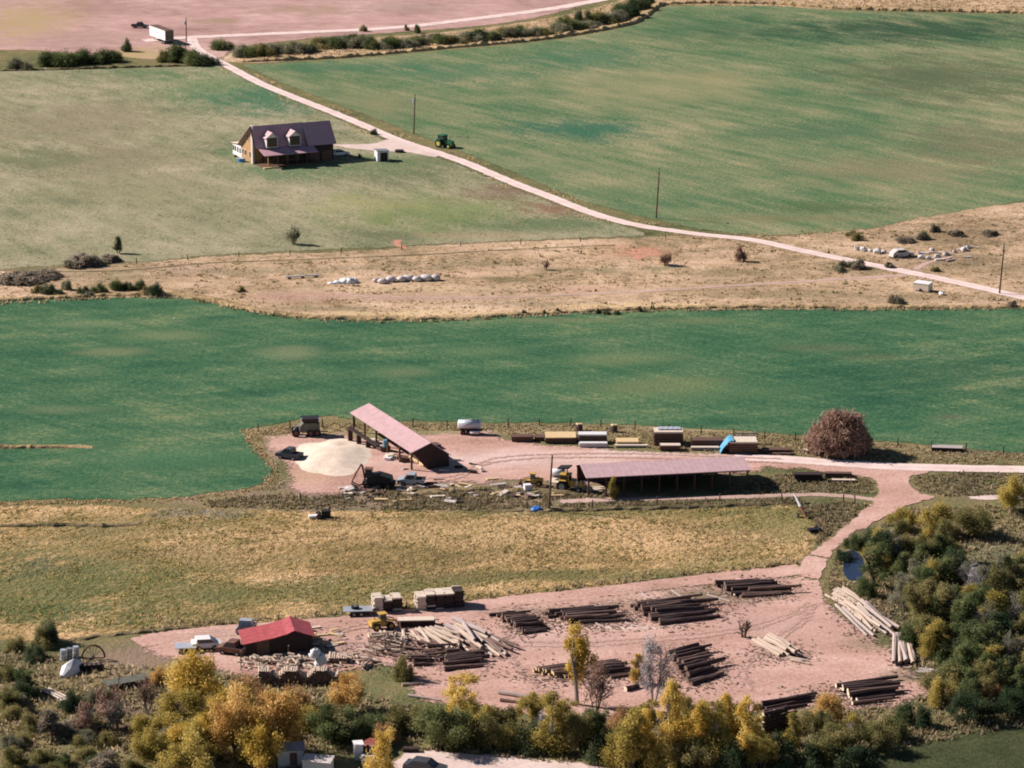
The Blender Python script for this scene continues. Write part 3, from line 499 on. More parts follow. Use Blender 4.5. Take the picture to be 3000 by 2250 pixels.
tufts('fence_line_weeds', 'olive weeds mixed into the dry grass along the field fence', [(740, 1262), (880, 1238), (1180, 1242), (1700, 1246), (2300, 1276), (2600, 1300), (3050, 1334), (3050, 1366), (2600, 1356), (2250, 1334), (1900, 1314), (1520, 1288), (1450, 1260), (1000, 1266), (770, 1290), (820, 1350), (840, 1430), (790, 1440), (805, 1400), (780, 1350)], 2200, 0.3, 0.4, weed_t, 29)
tufts('road_corner_weeds', 'weedy grass between the meadow corner and the curving road', [(2330, 1484), (2470, 1470), (2540, 1478), (2440, 1560), (2390, 1605), (2395, 1535)], 500, 0.4, 0.4, weed_t, 18)
tufts('corner_weeds', 'weedy grass on the island beside the road junction', [(2690, 1395), (2850, 1385), (3050, 1390), (3050, 1445), (2780, 1455), (2700, 1440), (2672, 1410)], 700, 0.4, 0.4, weed_t, 10)
tufts('shed_side_weeds', 'weeds between the long shed and the curving road', [(2210, 1400), (2380, 1384), (2500, 1395), (2560, 1415), (2560, 1445), (2300, 1450), (2100, 1455)], 900, 0.4, 0.4, weed_t, 11)
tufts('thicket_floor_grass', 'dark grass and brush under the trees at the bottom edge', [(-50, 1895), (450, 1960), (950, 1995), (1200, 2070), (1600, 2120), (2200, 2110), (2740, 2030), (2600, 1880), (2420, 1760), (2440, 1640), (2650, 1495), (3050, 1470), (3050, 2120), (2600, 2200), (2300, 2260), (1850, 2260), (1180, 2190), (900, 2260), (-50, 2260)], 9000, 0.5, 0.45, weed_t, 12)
tufts('far_bank_grass', 'yellow dry grass between the upper road and the hay field', [(690, 178), (760, 150), (1300, 98), (1560, 66), (1800, 10), (2100, -60), (3050, -60), (3050, 34), (2500, 24), (1930, 14), (1880, 52), (1600, 108), (1000, 164)], 6000, 0.45, 0.7, straw_t, 13)
edge_tufts('green_field_edge_grass', 'pale dry grass along the curved near edge of the green field', [(728, 1262), (726, 1278), (740, 1308), (785, 1352), (803, 1386), (788, 1411), (740, 1436), (640, 1449), (500, 1466), (300, 1470), (0, 1476)], 7, 0.5, 0.35, 0.35, straw_t, 14)
edge_tufts('road_verge_grass', 'dry tufts along both verges of the long farm road', [(x + (14 if i % 2 else -10), y + (-10 if i % 2 else 13)) for i, (x, y) in enumerate(R1[3:21])], 5, 1.2, 0.35, 0.4, straw_t, 15)
edge_tufts('ditch_weeds', 'dark weeds growing along the ditch above the green field', [(0, 890), (250, 878), (480, 872), (620, 888), (720, 912), (900, 936), (1130, 944), (1350, 939), (1600, 925), (1900, 912), (2250, 907), (2600, 909), (3050, 906)], 2.5, 0.5, 0.6, 0.5, weed_t, 16)
edge_tufts('lane_verge_grass', 'olive grass along the meadow side of the lower lane', [(2340, 1652), (2100, 1682), (1900, 1704), (1600, 1738), (1350, 1764), (1000, 1806), (700, 1828), (450, 1846)], 9, 0.9, 0.6, 0.4, weed_t, 17)

# ------------------------------------------------------------------ trees and shrubs
BARK = simple('bark', (0.12, 0.09, 0.07), 0.9, var=0.35, bump=0.4)
GBARK = simple('grey bark', (0.30, 0.27, 0.25), 0.9, var=0.25)
LEAF = {
    'yellow': leaf_mat('yellow leaves', [(0.40, 0.28, 0.05), (0.80, 0.56, 0.13), (0.90, 0.70, 0.26)], 0.5),
    'gold': leaf_mat('amber leaves', [(0.42, 0.24, 0.07), (0.80, 0.51, 0.17), (0.88, 0.65, 0.31)], 0.5),
    'orange': leaf_mat('rust leaves', [(0.24, 0.14, 0.065), (0.52, 0.31, 0.14), (0.66, 0.43, 0.21)], 0.45),
    'yolive': leaf_mat('yellow green leaves', [(0.19, 0.165, 0.045), (0.50, 0.40, 0.11), (0.76, 0.58, 0.19)], 0.5),
    'olive': leaf_mat('olive leaves', [(0.10, 0.10, 0.04), (0.28, 0.255, 0.10), (0.48, 0.40, 0.18)], 0.5),
    'green': leaf_mat('green leaves', [(0.06, 0.09, 0.04), (0.17, 0.21, 0.085), (0.33, 0.33, 0.14)], 0.5),
    'dark': leaf_mat('dark leaves', [(0.035, 0.058, 0.032), (0.09, 0.13, 0.065), (0.20, 0.215, 0.105)], 0.45),
    'sage': leaf_mat('grey green leaves', [(0.13, 0.135, 0.085), (0.29, 0.28, 0.18), (0.44, 0.41, 0.28)], 0.45),
    'red': leaf_mat('red leaves', [(0.12, 0.045, 0.035), (0.32, 0.10, 0.065), (0.46, 0.20, 0.12)], 0.45),
    'brown': leaf_mat('brown twigs', [(0.20, 0.125, 0.095), (0.43, 0.27, 0.20), (0.58, 0.40, 0.30)], 0.4),
    'brush': leaf_mat('grey brown brush', [(0.16, 0.13, 0.095), (0.34, 0.28, 0.21), (0.50, 0.42, 0.32)], 0.4),
    'grey': leaf_mat('grey twigs', [(0.22, 0.19, 0.19), (0.44, 0.40, 0.40), (0.60, 0.55, 0.54)], 0.4),
}
def leaf_cloud(clumps, n, size, rng, long=1.0):
    c = np.array([k[:3] for k in clumps]); r = np.array([k[3:6] for k in clumps]); vol = r.prod(1) ** 0.75; idx = rng.choice(len(c), n, p=vol / vol.sum())
    d = rng.normal(0, 1, (n, 3)); d /= np.linalg.norm(d, axis=1)[:, None]; rad = rng.uniform(0.25, 1.0, n) ** 0.55
    pos = c[idx] + d * r[idx] * (rad * (1 + 0.34 * rng.normal(0, 1, n)))[:, None]; pos[:, 2] = np.maximum(pos[:, 2], 0.08)
    nr = 0.8 * d + rng.normal(0, 0.9, (n, 3)) + np.array([0, 0, 0.1]); nr /= np.linalg.norm(nr, axis=1)[:, None]
    u = np.array([0, 0, 1.0]) + 0.55 * d + rng.normal(0, 0.55, (n, 3)); u -= nr * (u * nr).sum(1)[:, None]; u /= np.linalg.norm(u, axis=1)[:, None] + 1e-6; w = np.cross(nr, u)
    s = size * rng.uniform(0.55, 1.35, n); lu = (s * long)[:, None]; lw = (s / long ** 0.5)[:, None]
    q = np.stack([pos - u * lu * 0.5, pos + w * lw * 0.42, pos + u * lu * 0.55, pos - w * lw * 0.42], 1).reshape(-1, 3)
    ct = rng.uniform(-0.24, 0.24, len(c)); t = np.clip(0.5 + ct[idx] + rng.normal(0, 0.17, n), 0, 1)
    return q, t
def crown_clumps(shape, H, Rd, rng):
    out = []
    if shape == 'shrub':
        k = 11
        for i in range(k):
            a = rng.uniform(0, 6.28); f = rng.uniform(0, 0.85) ** 0.6; x, y = math.cos(a) * f * Rd, math.sin(a) * f * Rd
            top = H * (1 - 0.55 * f * f) * rng.uniform(0.7, 1.05); r = Rd * rng.uniform(0.24, 0.42)
            out.append((x, y, max(top - r * 0.8, r * 0.5), r * 0.8, r * 0.8, min(r * 1.15, top * 0.6)))
            out.append((x * 1.05, y * 1.05, top * 0.32, r * 1.05, r * 1.05, top * 0.36))
    elif shape == 'tall':
        for i in range(24):
            h = 0.08 + 0.85 * (i + rng.uniform(0, 1)) / 24; w = Rd * (1.0 - 0.6 * abs(h - 0.38) / 0.55) * rng.uniform(0.1, 0.8); a = rng.uniform(0, 6.28); r = Rd * rng.uniform(0.22, 0.46) * (1.15 - 0.6 * h)
            out.append((math.cos(a) * w, math.sin(a) * w, h * H, r, r, r * rng.uniform(1.0, 1.6)))
    elif shape == 'sparse':
        for i in range(16):
            h = rng.uniform(0.22, 0.97); w = Rd * rng.uniform(0.1, 0.85) * (1.1 - 0.5 * h); a = rng.uniform(0, 6.28); r = Rd * rng.uniform(0.22, 0.38)
            out.append((math.cos(a) * w, math.sin(a) * w, h * H, r, r, r * rng.uniform(1.0, 1.8)))
    else:
        for i in range(22):
            a = rng.uniform(0, 6.28); e = rng.uniform(-1.1, 1.3); f = rng.uniform(0.25, 0.95); r = Rd * rng.uniform(0.2, 0.42)
            out.append((math.cos(a) * math.cos(e) * f * Rd, math.sin(a) * math.cos(e) * f * Rd, H * 0.5 + math.sin(e) * f * H * 0.48 * rng.uniform(0.8, 1.15), r * rng.uniform(0.7, 1.05), r * rng.uniform(0.7, 1.05), r * rng.uniform(0.9, 1.7)))
    return out
def limbs(shape, H, Rd, clumps, rng):
    m = MB(); lean = rng.normal(0, 0.05 * H, 2); top = H * (0.72 if shape != 'shrub' else 0.45); r0 = max(0.05, H * 0.022)
    if shape == 'shrub':
        for i in range(7):
            c = clumps[(i * 2) % len(clumps)]; a = rng.uniform(0, 6.28)
            m.tube([(0.12 * math.cos(a), 0.12 * math.sin(a), -0.05), (c[0] * 0.4, c[1] * 0.4, c[2] * 0.6), (c[0] * 0.9, c[1] * 0.9, c[2] * 1.15)], [r0 * 0.7, r0 * 0.5, r0 * 0.15], 5)
        return m
    pts = [(lean[0] * t * t, lean[1] * t * t, t * top - 0.1) for t in (0, 0.25, 0.5, 0.75, 1)]
    m.tube(pts, [r0 * 1.25, r0, r0 * 0.8, r0 * 0.55, r0 * 0.2], 7)
    for c in clumps:
        t = min(0.92, max(0.2, (c[2] - 0.25 * H) / top)); b = Vector((lean[0] * t * t, lean[1] * t * t, t * top)); e = Vector(c[:3])
        mid = b.lerp(e, 0.5) + Vector((0, 0, 0.06 * H)); m.tube([b, mid, e], [r0 * 0.42, r0 * 0.28, r0 * 0.08], 4)
    return m
def bare_branches(H, Rd, rng, n1=9, upright=0.6, r0=0.09):
    m = MB()
    def grow(p, d, L, r, lev):
        q = p + d * L * 0.5 + Vector(rng.normal(0, 0.05 * L, 3)); e = p + d * L; m.tube([p, q, e], [r, r * 0.75, r * 0.4], 4 if lev else 5)
        if lev >= 3: return
        for i in range(4 if lev else n1):
            t = rng.uniform(0.3, 1.0); nd_ = (d + Vector(rng.normal(0, 0.55, 3)) + Vector((0, 0, 0.12))).normalized(); grow(p.lerp(e, t), nd_, L * rng.uniform(0.4, 0.62), r * 0.5, lev + 1)
    for i in range(4):
        a = rng.uniform(0, 6.28); d = Vector((math.cos(a) * Rd / H * 0.8, math.sin(a) * Rd / H * 0.8, 1)).normalized(); grow(Vector((0.15 * math.cos(a), 0.15 * math.sin(a), -0.05)), d, H * 0.55, r0, 0)
    return m
PROTO = {}
def plant_meshes(kind, shape, var):
    key = (kind, shape, var)
    if key in PROTO: return PROTO[key]
    rng = np.random.default_rng(abs(hash((shape, var, len(kind), kind[0]))) % 1000 if False else sum(map(ord, kind + shape)) * 7 + var)
    H, Rd = {'round': (6.0, 2.7), 'tall': (8.0, 2.2), 'sparse': (8.0, 1.9), 'shrub': (3.0, 2.3)}[shape]
    cl = crown_clumps(shape, H, Rd, rng)
    n = {'round': 11500, 'tall': 11000, 'sparse': 5200, 'shrub': 8000}[shape]
    size = 0.15 if shape != 'shrub' else 0.14
    if kind in ('brown', 'grey', 'brush'): q, t = leaf_cloud(cl, int(n * 1.1), 0.34, rng, 3.0)
    else: q, t = leaf_cloud(cl, n, size, rng, 1.9)
    crown = np_mesh('crown', q, 4, LEAF[kind], t)
    trunk = limbs(shape, H, Rd, cl, rng).mesh('trunk', GBARK if kind in ('yellow', 'grey', 'yolive') else BARK)
    PROTO[key] = (crown, trunk, H, Rd); return PROTO[key]
def plant(px, py, h, wd, kind, shape, label, name=None, group=None, var=0, cat=None, yaw=None):
    crown, trunk, H, Rd = plant_meshes(kind, shape, var)
    nm = name or ('shrub' if shape == 'shrub' else 'deciduous_tree')
    t = thing(nm, label, cat or ('shrub' if shape == 'shrub' else 'tree'), (px, py), R.uniform(0, 6.28) if yaw is None else yaw, group)
    s = wd / (2 * Rd); t.scale = (s, s, h / H * (0.88 if py > 1900 else 1.0))
    child('trunk', trunk, t); child('crown', crown, t); return t
def bare(px, py, h, wd, label, mat=None, seed=0, twigs=None, n1=9, name='bare_tree', cat='tree', r0=0.09):
    rng = np.random.default_rng(seed + 50); t = thing(name, label, cat, (px, py))
    bare_branches(h, wd / 2, rng, n1, r0=r0).build('trunk', mat or GBARK, t)
    k, n, sz = twigs or ('grey', 500, 0.2)
    cl = crown_clumps('sparse', h, wd / 2, rng); q, tt = leaf_cloud(cl, n, sz, rng, 3.0); child('crown', np_mesh('crown', q, 4, LEAF[k], tt), t); return t

GT, GR, GU, GL = 'trees along the bottom edge', 'thicket east of the log yard', 'brush along the upper fields', 'scrub in the lower left corner'
for a in [
    (590, 2095, 8.2, 7.8, 'yellow', 'round', 'bright yellow tree standing before the red roofed shed', 0),
    (470, 2000, 2.6, 3.0, 'gold', 'shrub', 'small amber bush left of the bright yellow tree', 0),
    (520, 2140, 5.6, 6.4, 'yolive', 'round', 'yellow green tree below the bright yellow tree', 1),
    (720, 2060, 4.0, 4.6, 'orange', 'shrub', 'rust brown bush below the dark end of the firewood row', 1),
    (690, 2225, 8.8, 7.6, 'gold', 'round', 'amber tree at the bottom, left one of the amber pair', 1),
    (820, 2215, 9.0, 8.2, 'gold', 'round', 'large amber tree at the bottom, right one of the amber pair', 2),
    (1125, 2330, 9.0, 4.4, 'yellow', 'tall', 'upright bright yellow tree at the bottom beside the street', 0),
    (530, 2330, 7.0, 7.4, 'yolive', 'round', 'yellow tree cut by the bottom edge below the amber pair', 2),
    (1030, 2085, 5.0, 5.6, 'gold', 'round', 'pale orange tree at the end of the firewood row', 3),
    (980, 2170, 4.4, 5.8, 'green', 'round', 'dark green tree between the amber and pale orange trees', 0),
    (1080, 2165, 3.6, 5.0, 'green', 'shrub', 'green bush below the pale orange tree', 1),
    (1120, 2180, 3.0, 3.0, 'orange', 'shrub', 'low rust bush above the upright yellow tree', 0),
    (1290, 2195, 6.4, 6.6, 'green', 'round', 'leafy green tree above the left end of the street', 1),
    (1355, 2130, 6.8, 5.0, 'yellow', 'sparse', 'thin yellow tree rising behind the leafy green tree', 0),
    (1440, 2190, 4.6, 5.6, 'olive', 'round', 'olive tree above the street, right of the leafy green tree', 0),
    (1540, 2193, 3.6, 4.6, 'dark', 'shrub', 'dark bush above the street beneath the pale dead branches', 0),
    (1615, 2203, 8.2, 5.6, 'yolive', 'tall', 'tall yellow green tree right of the lone dark bush', 0),
    (1700, 2200, 5.6, 5.0, 'olive', 'round', 'olive tree with dark shade beside the tall yellow green tree', 1),
    (1690, 2065, 10.6, 5.2, 'yellow', 'sparse', 'tall thin yellow cottonwood standing among the logs', 1),
    (1180, 1990, 3.6, 2.8, 'olive', 'shrub', 'olive bush in front of the pale log heap', 2),
    (1866, 2000, 4.4, 2.2, 'yellow', 'tall', 'small yellow sapling beside the bare grey tree', 1),
    (1975, 2235, 11.2, 5.2, 'yellow', 'tall', 'tallest golden tree in the middle of the bottom edge', 2),
    (1850, 2250, 8.2, 5.6, 'yolive', 'tall', 'broad yellow olive tree left of the tallest golden tree', 2),
    (1770, 2222, 4.2, 5.0, 'dark', 'shrub', 'dark shaded bush above the right end of the street', 1),
    (1800, 2160, 3.0, 2.6, 'red', 'shrub', 'red orange bush between the olive trees and log yard', 0),
    (2085, 2245, 9.0, 5.0, 'yolive', 'tall', 'yellow green tree right of the tallest golden tree', 1),
    (2190, 2215, 8.4, 4.6, 'yellow', 'tall', 'slim golden tree left of the stacked log ends', 3),
    (2030, 2260, 4.4, 6.0, 'olive', 'round', 'olive brush at the foot of the golden trees', 2),
    (2150, 2260, 4.0, 5.0, 'dark', 'shrub', 'dark brush at the foot of the slim golden tree', 2),
    (2320, 2185, 4.6, 2.8, 'yolive', 'tall', 'narrow yellow green tree right of the stacked log ends', 0),
    (2430, 2125, 4.6, 4.6, 'gold', 'round', 'orange tree at the end of the low dark log pile', 0),
    (2450, 2205, 4.2, 5.2, 'olive', 'round', 'olive tree below the orange tree and dark log pile', 1),
    (2550, 2200, 4.0, 5.2, 'olive', 'round', 'second olive tree right of the one below the orange tree', 2),
    (2340, 2240, 3.2, 5.0, 'dark', 'shrub', 'dark brush below the narrow yellow green tree', 0),
    (2490, 2240, 3.0, 5.2, 'dark', 'shrub', 'dark brush below the two olive trees', 1),
    (2640, 2120, 2.6, 3.0, 'green', 'shrub', 'green bush at the corner of the dark log pile', 0),
    (2880, 1985, 4.0, 3.6, 'red', 'shrub', 'dark red shrub among the green trees at the far side', 1),
    (2760, 2060, 3.4, 4.0, 'yolive', 'shrub', 'yellow green bush below the leaning grey slabs', 1),
    (2840, 2110, 3.6, 5.0, 'dark', 'round', 'dark tree above the field at the corner', 1),
    (2900, 2075, 3.6, 3.6, 'orange', 'shrub', 'rust shrub below the dark red shrub', 1),
    (2960, 2110, 4.4, 5.0, 'dark', 'round', 'dark tree at the frame edge above the corner field', 2),
    (2640, 1560, 3.6, 5.0, 'yolive', 'round', 'golden olive willow where the road curves, first of three', 3),
    (2740, 1570, 4.4, 6.2, 'yolive', 'round', 'golden olive willow by the road curve, middle one of three', 1),
    (2850, 1570, 4.2, 6.6, 'olive', 'round', 'golden olive willow by the road curve, last of three', 3),
    (2960, 1500, 5.0, 6.0, 'yolive', 'round', 'orange yellow tree at the edge beside the road island', 2),
    (2600, 1640, 3.6, 4.4, 'sage', 'round', 'pale grey green bush beside the creek', 0),
    (2550, 1600, 2.6, 3.6, 'dark', 'shrub', 'dark bush on the bank between creek and willows', 2),
    (2500, 1605, 2.0, 3.0, 'green', 'shrub', 'low green bush above the creek', 2),
    (2470, 1640, 1.6, 2.4, 'dark', 'shrub', 'small dark bush at the roadside edge of the creek', 1),
    (2530, 1745, 2.6, 3.4, 'green', 'shrub', 'green bush below the creek behind the pale logs', 0),
    (2800, 1655, 3.0, 3.6, 'yolive', 'tall', 'slender yellow tree in the thicket below the willows', 3),
    (1797, 1462, 3.4, 1.9, 'yolive', 'tall', 'small tan tree growing before the shaded long shed', 3),
]:
    plant(*a[:6], a[6], var=a[7], group=GT if a[1] > 1900 and a[0] < 2700 else GR)
FILL = [(1170, 2140, 3.4, 4.4, 'olive', 'shrub'), (1235, 2150, 4.0, 4.6, 'olive', 'round'), (1330, 2183, 3.2, 4.8, 'olive', 'shrub'), (1400, 2160, 4.6, 4.6, 'yolive', 'round'), (1480, 2150, 4.0, 4.4, 'olive', 'round'), (1500, 2188, 3.0, 4.6, 'yolive', 'shrub'), (1560, 2120, 4.0, 4.0, 'yolive', 'round'), (1660, 2150, 5.0, 4.6, 'yolive', 'tall'), (1740, 2170, 4.6, 4.4, 'green', 'round'), (1830, 2190, 4.6, 4.6, 'orange', 'round'), (1900, 2180, 6.2, 4.6, 'yolive', 'tall'), (1940, 2260, 4.0, 4.8, 'yolive', 'shrub'), (2010, 2170, 6.0, 4.4, 'yolive', 'tall'), (2050, 2140, 4.4, 3.8, 'yolive', 'round'), (2130, 2170, 6.4, 4.2, 'yellow', 'tall'), (2230, 2240, 4.0, 4.8, 'yolive', 'round'), (2270, 2215, 3.0, 4.0, 'dark', 'shrub'), (2390, 2160, 4.0, 4.0, 'olive', 'round'), (2410, 2240, 3.6, 4.8, 'olive', 'shrub'), (2500, 2150, 3.0, 4.0, 'yolive', 'shrub'), (2600, 2165, 3.2, 4.4, 'olive', 'shrub'), (2680, 2120, 3.0, 4.0, 'dark', 'shrub'), (1810, 2240, 5.0, 4.4, 'yolive', 'tall'), (900, 2140, 3.6, 4.6, 'yolive', 'shrub'), (780, 2110, 4.0, 4.4, 'orange', 'round'), (640, 2150, 5.0, 5.0, 'yellow', 'round'), (600, 2230, 5.0, 5.0, 'yolive', 'round'), (860, 2080, 3.4, 4.0, 'orange', 'shrub'), (440, 2170, 3.6, 4.4, 'yolive', 'round'), (560, 2210, 5.6, 6.0, 'yellow', 'round'), (700, 2150, 5.6, 6.0, 'yellow', 'round'), (760, 2250, 6.0, 6.4, 'yellow', 'round'), (460, 2250, 5.0, 5.6, 'yolive', 'round'), (1880, 2235, 7.0, 5.0, 'yellow', 'tall'), (2060, 2220, 7.4, 4.6, 'yellow', 'tall')]
NMF = {'olive': 'olive', 'green': 'green', 'dark': 'dark green', 'yolive': 'yellow green', 'orange': 'rust', 'yellow': 'golden'}
for i, (x, y, h, w_, k, sh) in enumerate(FILL):
    plant(x, y, h, w_, k, sh, NMF[k] + {'round': ' rounded tree', 'shrub': ' bush', 'tall': ' upright tree'}[sh] + ' filling the row along the bottom', group=GT + ', filling ' + k + ' ' + sh, var=i % 3)
kinds = ['olive', 'green', 'olive', 'green', 'olive', 'green', 'sage', 'dark', 'yolive', 'olive', 'green']
NM = {'olive': 'olive leaved', 'green': 'green', 'dark': 'dark green', 'yolive': 'yellow green', 'sage': 'grey green', 'brown': 'brown leafless', 'brush': 'grey brown'}
rr = random.Random(21)
for i in range(105):                                          # the thicket right of the log yard
    for _ in range(30):
        x = rr.uniform(2540, 3060); y = rr.uniform(1640, 2075)
        if x > 2500 + (y - 1690) * 0.70 + 40 and not (x > 2780 and 1560 < y < 1700): break
    k = rr.choice(kinds); sh = rr.choice(['round', 'shrub', 'tall', 'tall', 'sparse']); v = rr.randrange(3)
    h = {'round': rr.uniform(3.4, 5.0), 'shrub': rr.uniform(2.0, 3.2), 'tall': rr.uniform(4.0, 6.2), 'sparse': rr.uniform(4.5, 6.5)}[sh]
    plant(x, y, h, rr.uniform(3.4, 5.4), k, sh, NM[k] + {'round': ' rounded tree', 'shrub': ' bush', 'tall': ' upright tree', 'sparse': ' thin leaved tree'}[sh] + ' in the thicket east of the yard', group=GR + ', ' + k + ' ' + sh, var=v)
for i, (x, y, h) in enumerate([(2660, 1790, 4.6), (2790, 1840, 5.4), (2890, 1870, 5.0), (2980, 1850, 5.4), (2720, 1730, 4.2), (2960, 1950, 4.2), (2840, 1740, 4.6)]):
    bare(x, y, h, 3.0, ['first', 'second', 'third', 'fourth', 'fifth', 'sixth', 'seventh'][i] + ' half bare grey tree among the thicket rising above the brush', GBARK, 30 + i, ('sage', 700, 0.15))
for i in range(40):                                           # scrub at the lower left
    for _ in range(30):
        x = rr.uniform(-30, 700); y = rr.uniform(2010, 2300)
        if y > 2010 + max(0, (x - 250)) * 0.2 and not (x < 260 and y < 2090 and x > 110): break
    k = rr.choice(['olive', 'brush', 'green', 'sage', 'olive', 'yolive', 'olive', 'brush', 'sage']); sh = rr.choice(['shrub', 'sparse', 'shrub', 'shrub']); v = rr.randrange(3)
    plant(x, y, rr.uniform(1.2, 2.2) if sh == 'shrub' else rr.uniform(2.6, 3.8), rr.uniform(2.6, 4.2), k, sh, NM[k] + (' bush' if sh == 'shrub' else ' small tree') + ' in the scrub at the lower corner', group=GL + ', ' + k + ' ' + sh, var=v)
for i, (x, y) in enumerate([(30, 1985), (75, 2040), (20, 2075), (95, 1930), (120, 1895), (150, 1880), (55, 1905), (215, 2075)]):
    plant(x, y, 2.0 + (i % 3) * 0.5, 3.0, 'dark' if i % 2 else 'olive', 'shrub', ('dark' if i % 2 else 'olive') + ' weedy bush beside the white tarp', group=GL + ', weedy ' + ('dark' if i % 2 else 'olive'), var=i % 3)
# leafless trees
bare(1745, 2095, 6.5, 3.4, 'dark leafless tree standing before the split log row', BARK, 1, ('brown', 700, 0.2))
bare(1915, 2060, 8.0, 3.8, 'pale grey leafless tree in the middle of the log yard', GBARK, 2, ('grey', 900, 0.22))
bare(2178, 1868, 2.6, 1.8, 'small dead stump with upright branches in the log yard', BARK, 3, ('brown', 120, 0.15), 5, r0=0.16)
bare(2850, 1800, 6.0, 3.4, 'pale leafless tree in the thicket beside the log yard', GBARK, 4, ('grey', 500, 0.2))
bare(2930, 1760, 6.4, 3.0, 'tall bare trunked tree at the edge of the thicket', BARK, 5, ('sage', 900, 0.22))
bare(320, 2140, 5.0, 4.4, 'grey leafless tree over the bare soil at the lower corner', GBARK, 6, ('brown', 900, 0.22))
bare(430, 2090, 4.6, 2.6, 'leafless sapling left of the bright yellow tree', BARK, 7, ('brown', 300, 0.18))
bare(250, 2150, 3.6, 3.4, 'twiggy leafless bush beside the pale rail panels', GBARK, 8, ('brown', 700, 0.2))
bare(2490, 2190, 2.6, 2.2, 'weathered snag with hanging pale branches below the orange tree', GBARK, 9, ('grey', 200, 0.2))
bare(1590, 2170, 3.4, 2.2, 'pale dead branches under the tall yellow green tree', GBARK, 10, ('grey', 160, 0.25), r0=0.13)
bare(860, 716, 3.3, 3.4, 'lone half bare tree casting a shadow on the pasture', BARK, 11, ('sage', 500, 0.3), r0=0.07)
bare(347, 742, 3.0, 1.8, 'small lone tree near the left end of the straw strip', BARK, 12, ('dark', 350, 0.28), r0=0.07)
bare(1950, 777, 2.6, 3.0, 'leafless bush on the straw strip with orange soil behind', BARK, 13, ('brown', 700, 0.25), r0=0.06, name='bare_shrub', cat='shrub')
bare(2165, 765, 2.6, 2.6, 'leafless bush on the straw strip below the farm road', BARK, 14, ('brown', 600, 0.25), r0=0.06, name='bare_shrub', cat='shrub')
bare(1598, 790, 2.0, 1.2, 'thin dry sapling in the middle of the straw strip', BARK, 15, ('brown', 120, 0.2), r0=0.05, name='bare_shrub', cat='shrub')
# great round leafless bush beside the access road
rng = np.random.default_rng(77); t = thing('round_bush', 'great round russet brown bush beside the access road', 'shrub', (2462, 1328))
mbt = MB(); cl = []
for i in range(90):
    a = i * 2.39996; e = math.asin(min(0.99, 0.04 + 0.95 * (i + 0.5) / 90)); jj = 1 + 0.3 * mnoise.noise((math.cos(a) * 1.7, math.sin(a) * 1.7, e * 2)); d = jj * Vector((math.cos(a) * math.cos(e) * 4.7, math.sin(a) * math.cos(e) * 4.0, math.sin(e) * 5.4 + 0.7)); mid = d * 0.5 + Vector((0, 0, 0.7))
    mbt.tube([(0.4 * math.cos(a), 0.4 * math.sin(a), -0.05), mid, d * rng.uniform(0.85, 1.0)], [0.07, 0.05, 0.015], 4); cl.append((d.x * 0.82, d.y * 0.82, d.z * 0.86, 1.05, 1.05, 0.9))
mbt.build('trunk', BARK, t); q, tt = leaf_cloud(cl, 13000, 0.34, rng, 3.2); child('crown', np_mesh('crown', q, 4, LEAF['brown'], tt), t)
# brush along the upper fields and on the straw strip
for (x, y, h, w, k, lab) in [(40, 200, 2.6, 7.0, 'sage', 'grey willow brush at the frame edge above the pasture'), (85, 203, 2.2, 4.5, 'sage', 'grey willow brush left of the dark hedge'),
    (140, 192, 3.6, 9.5, 'green', 'dark bush starting the hedge above the pasture'), (195, 190, 3.9, 10.0, 'green', 'second bush of the hedge above the pasture'), (250, 186, 3.7, 10.0, 'green', 'third bush of the hedge above the pasture'),
    (300, 182, 3.3, 9.5, 'green', 'fourth bush of the hedge above the pasture'), (335, 178, 2.8, 7.0, 'olive', 'last bush of the hedge above the pasture'), (375, 150, 3.6, 3.6, 'dark', 'small dark bush between the hedge and the white trailer'),
    (520, 180, 4.8, 10.0, 'green', 'tall bush below the white trailer'), (565, 188, 4.0, 9.0, 'green', 'dense bush where the farm road leaves the hedge'), (610, 190, 3.0, 6.0, 'dark', 'bush beside the top of the farm road'), (480, 180, 3.0, 4.0, 'olive', 'olive bush left of the tall bush below the trailer'),
    (648, 143, 2.9, 7.4, 'green', 'lone dense bush above the top of the farm road'), (1065, 92, 2.0, 2.2, 'olive', 'tiny bush beside the upper road, left of two'), (1188, 90, 1.8, 1.8, 'olive', 'tiny bush beside the upper road, middle one'), (1221, 97, 2.6, 2.6, 'green', 'round bush beside the upper road')]:
    plant(x, y, h, w, k, 'shrub', lab, group=GU, var=R.randrange(3))
hp = catmull([P(*p) for p in [(700, 165), (840, 155), (950, 140), (1050, 132), (1130, 140), (1250, 125), (1400, 118), (1500, 105), (1600, 98), (1750, 72), (1800, 60)]], 4)
for i, p in enumerate(hp):
    k = ['sage', 'green', 'olive', 'sage', 'green'][i % 5]
    crown, trunk, H, Rd = plant_meshes(k, 'shrub', i % 3); t = thing('shrub', NM[k] + ' bush in the long row below the upper road', 'shrub', (p.x + R.uniform(-1, 1), p.y + R.uniform(-3, 3), 0), R.uniform(0, 6), GU + ', row ' + k)
    s = R.uniform(6.5, 10.0) / (2 * Rd); t.scale = (s, s, R.uniform(2.0, 3.4) / H); child('trunk', trunk, t); child('crown', crown, t)
for (x, y, w) in [(1840, 50, 8), (1870, 30, 8), (1815, 45, 7), (1890, 12, 7), (1660, 85, 7), (1710, 70, 6)]:
    plant(x, y, 4.2, w, 'green' if w % 2 else 'dark', 'shrub', 'large ' + ('green' if w % 2 else 'dark') + ' bush at the hay field corner', group=GU + ', corner ' + ('g' if w % 2 else 'd'), var=w % 3)
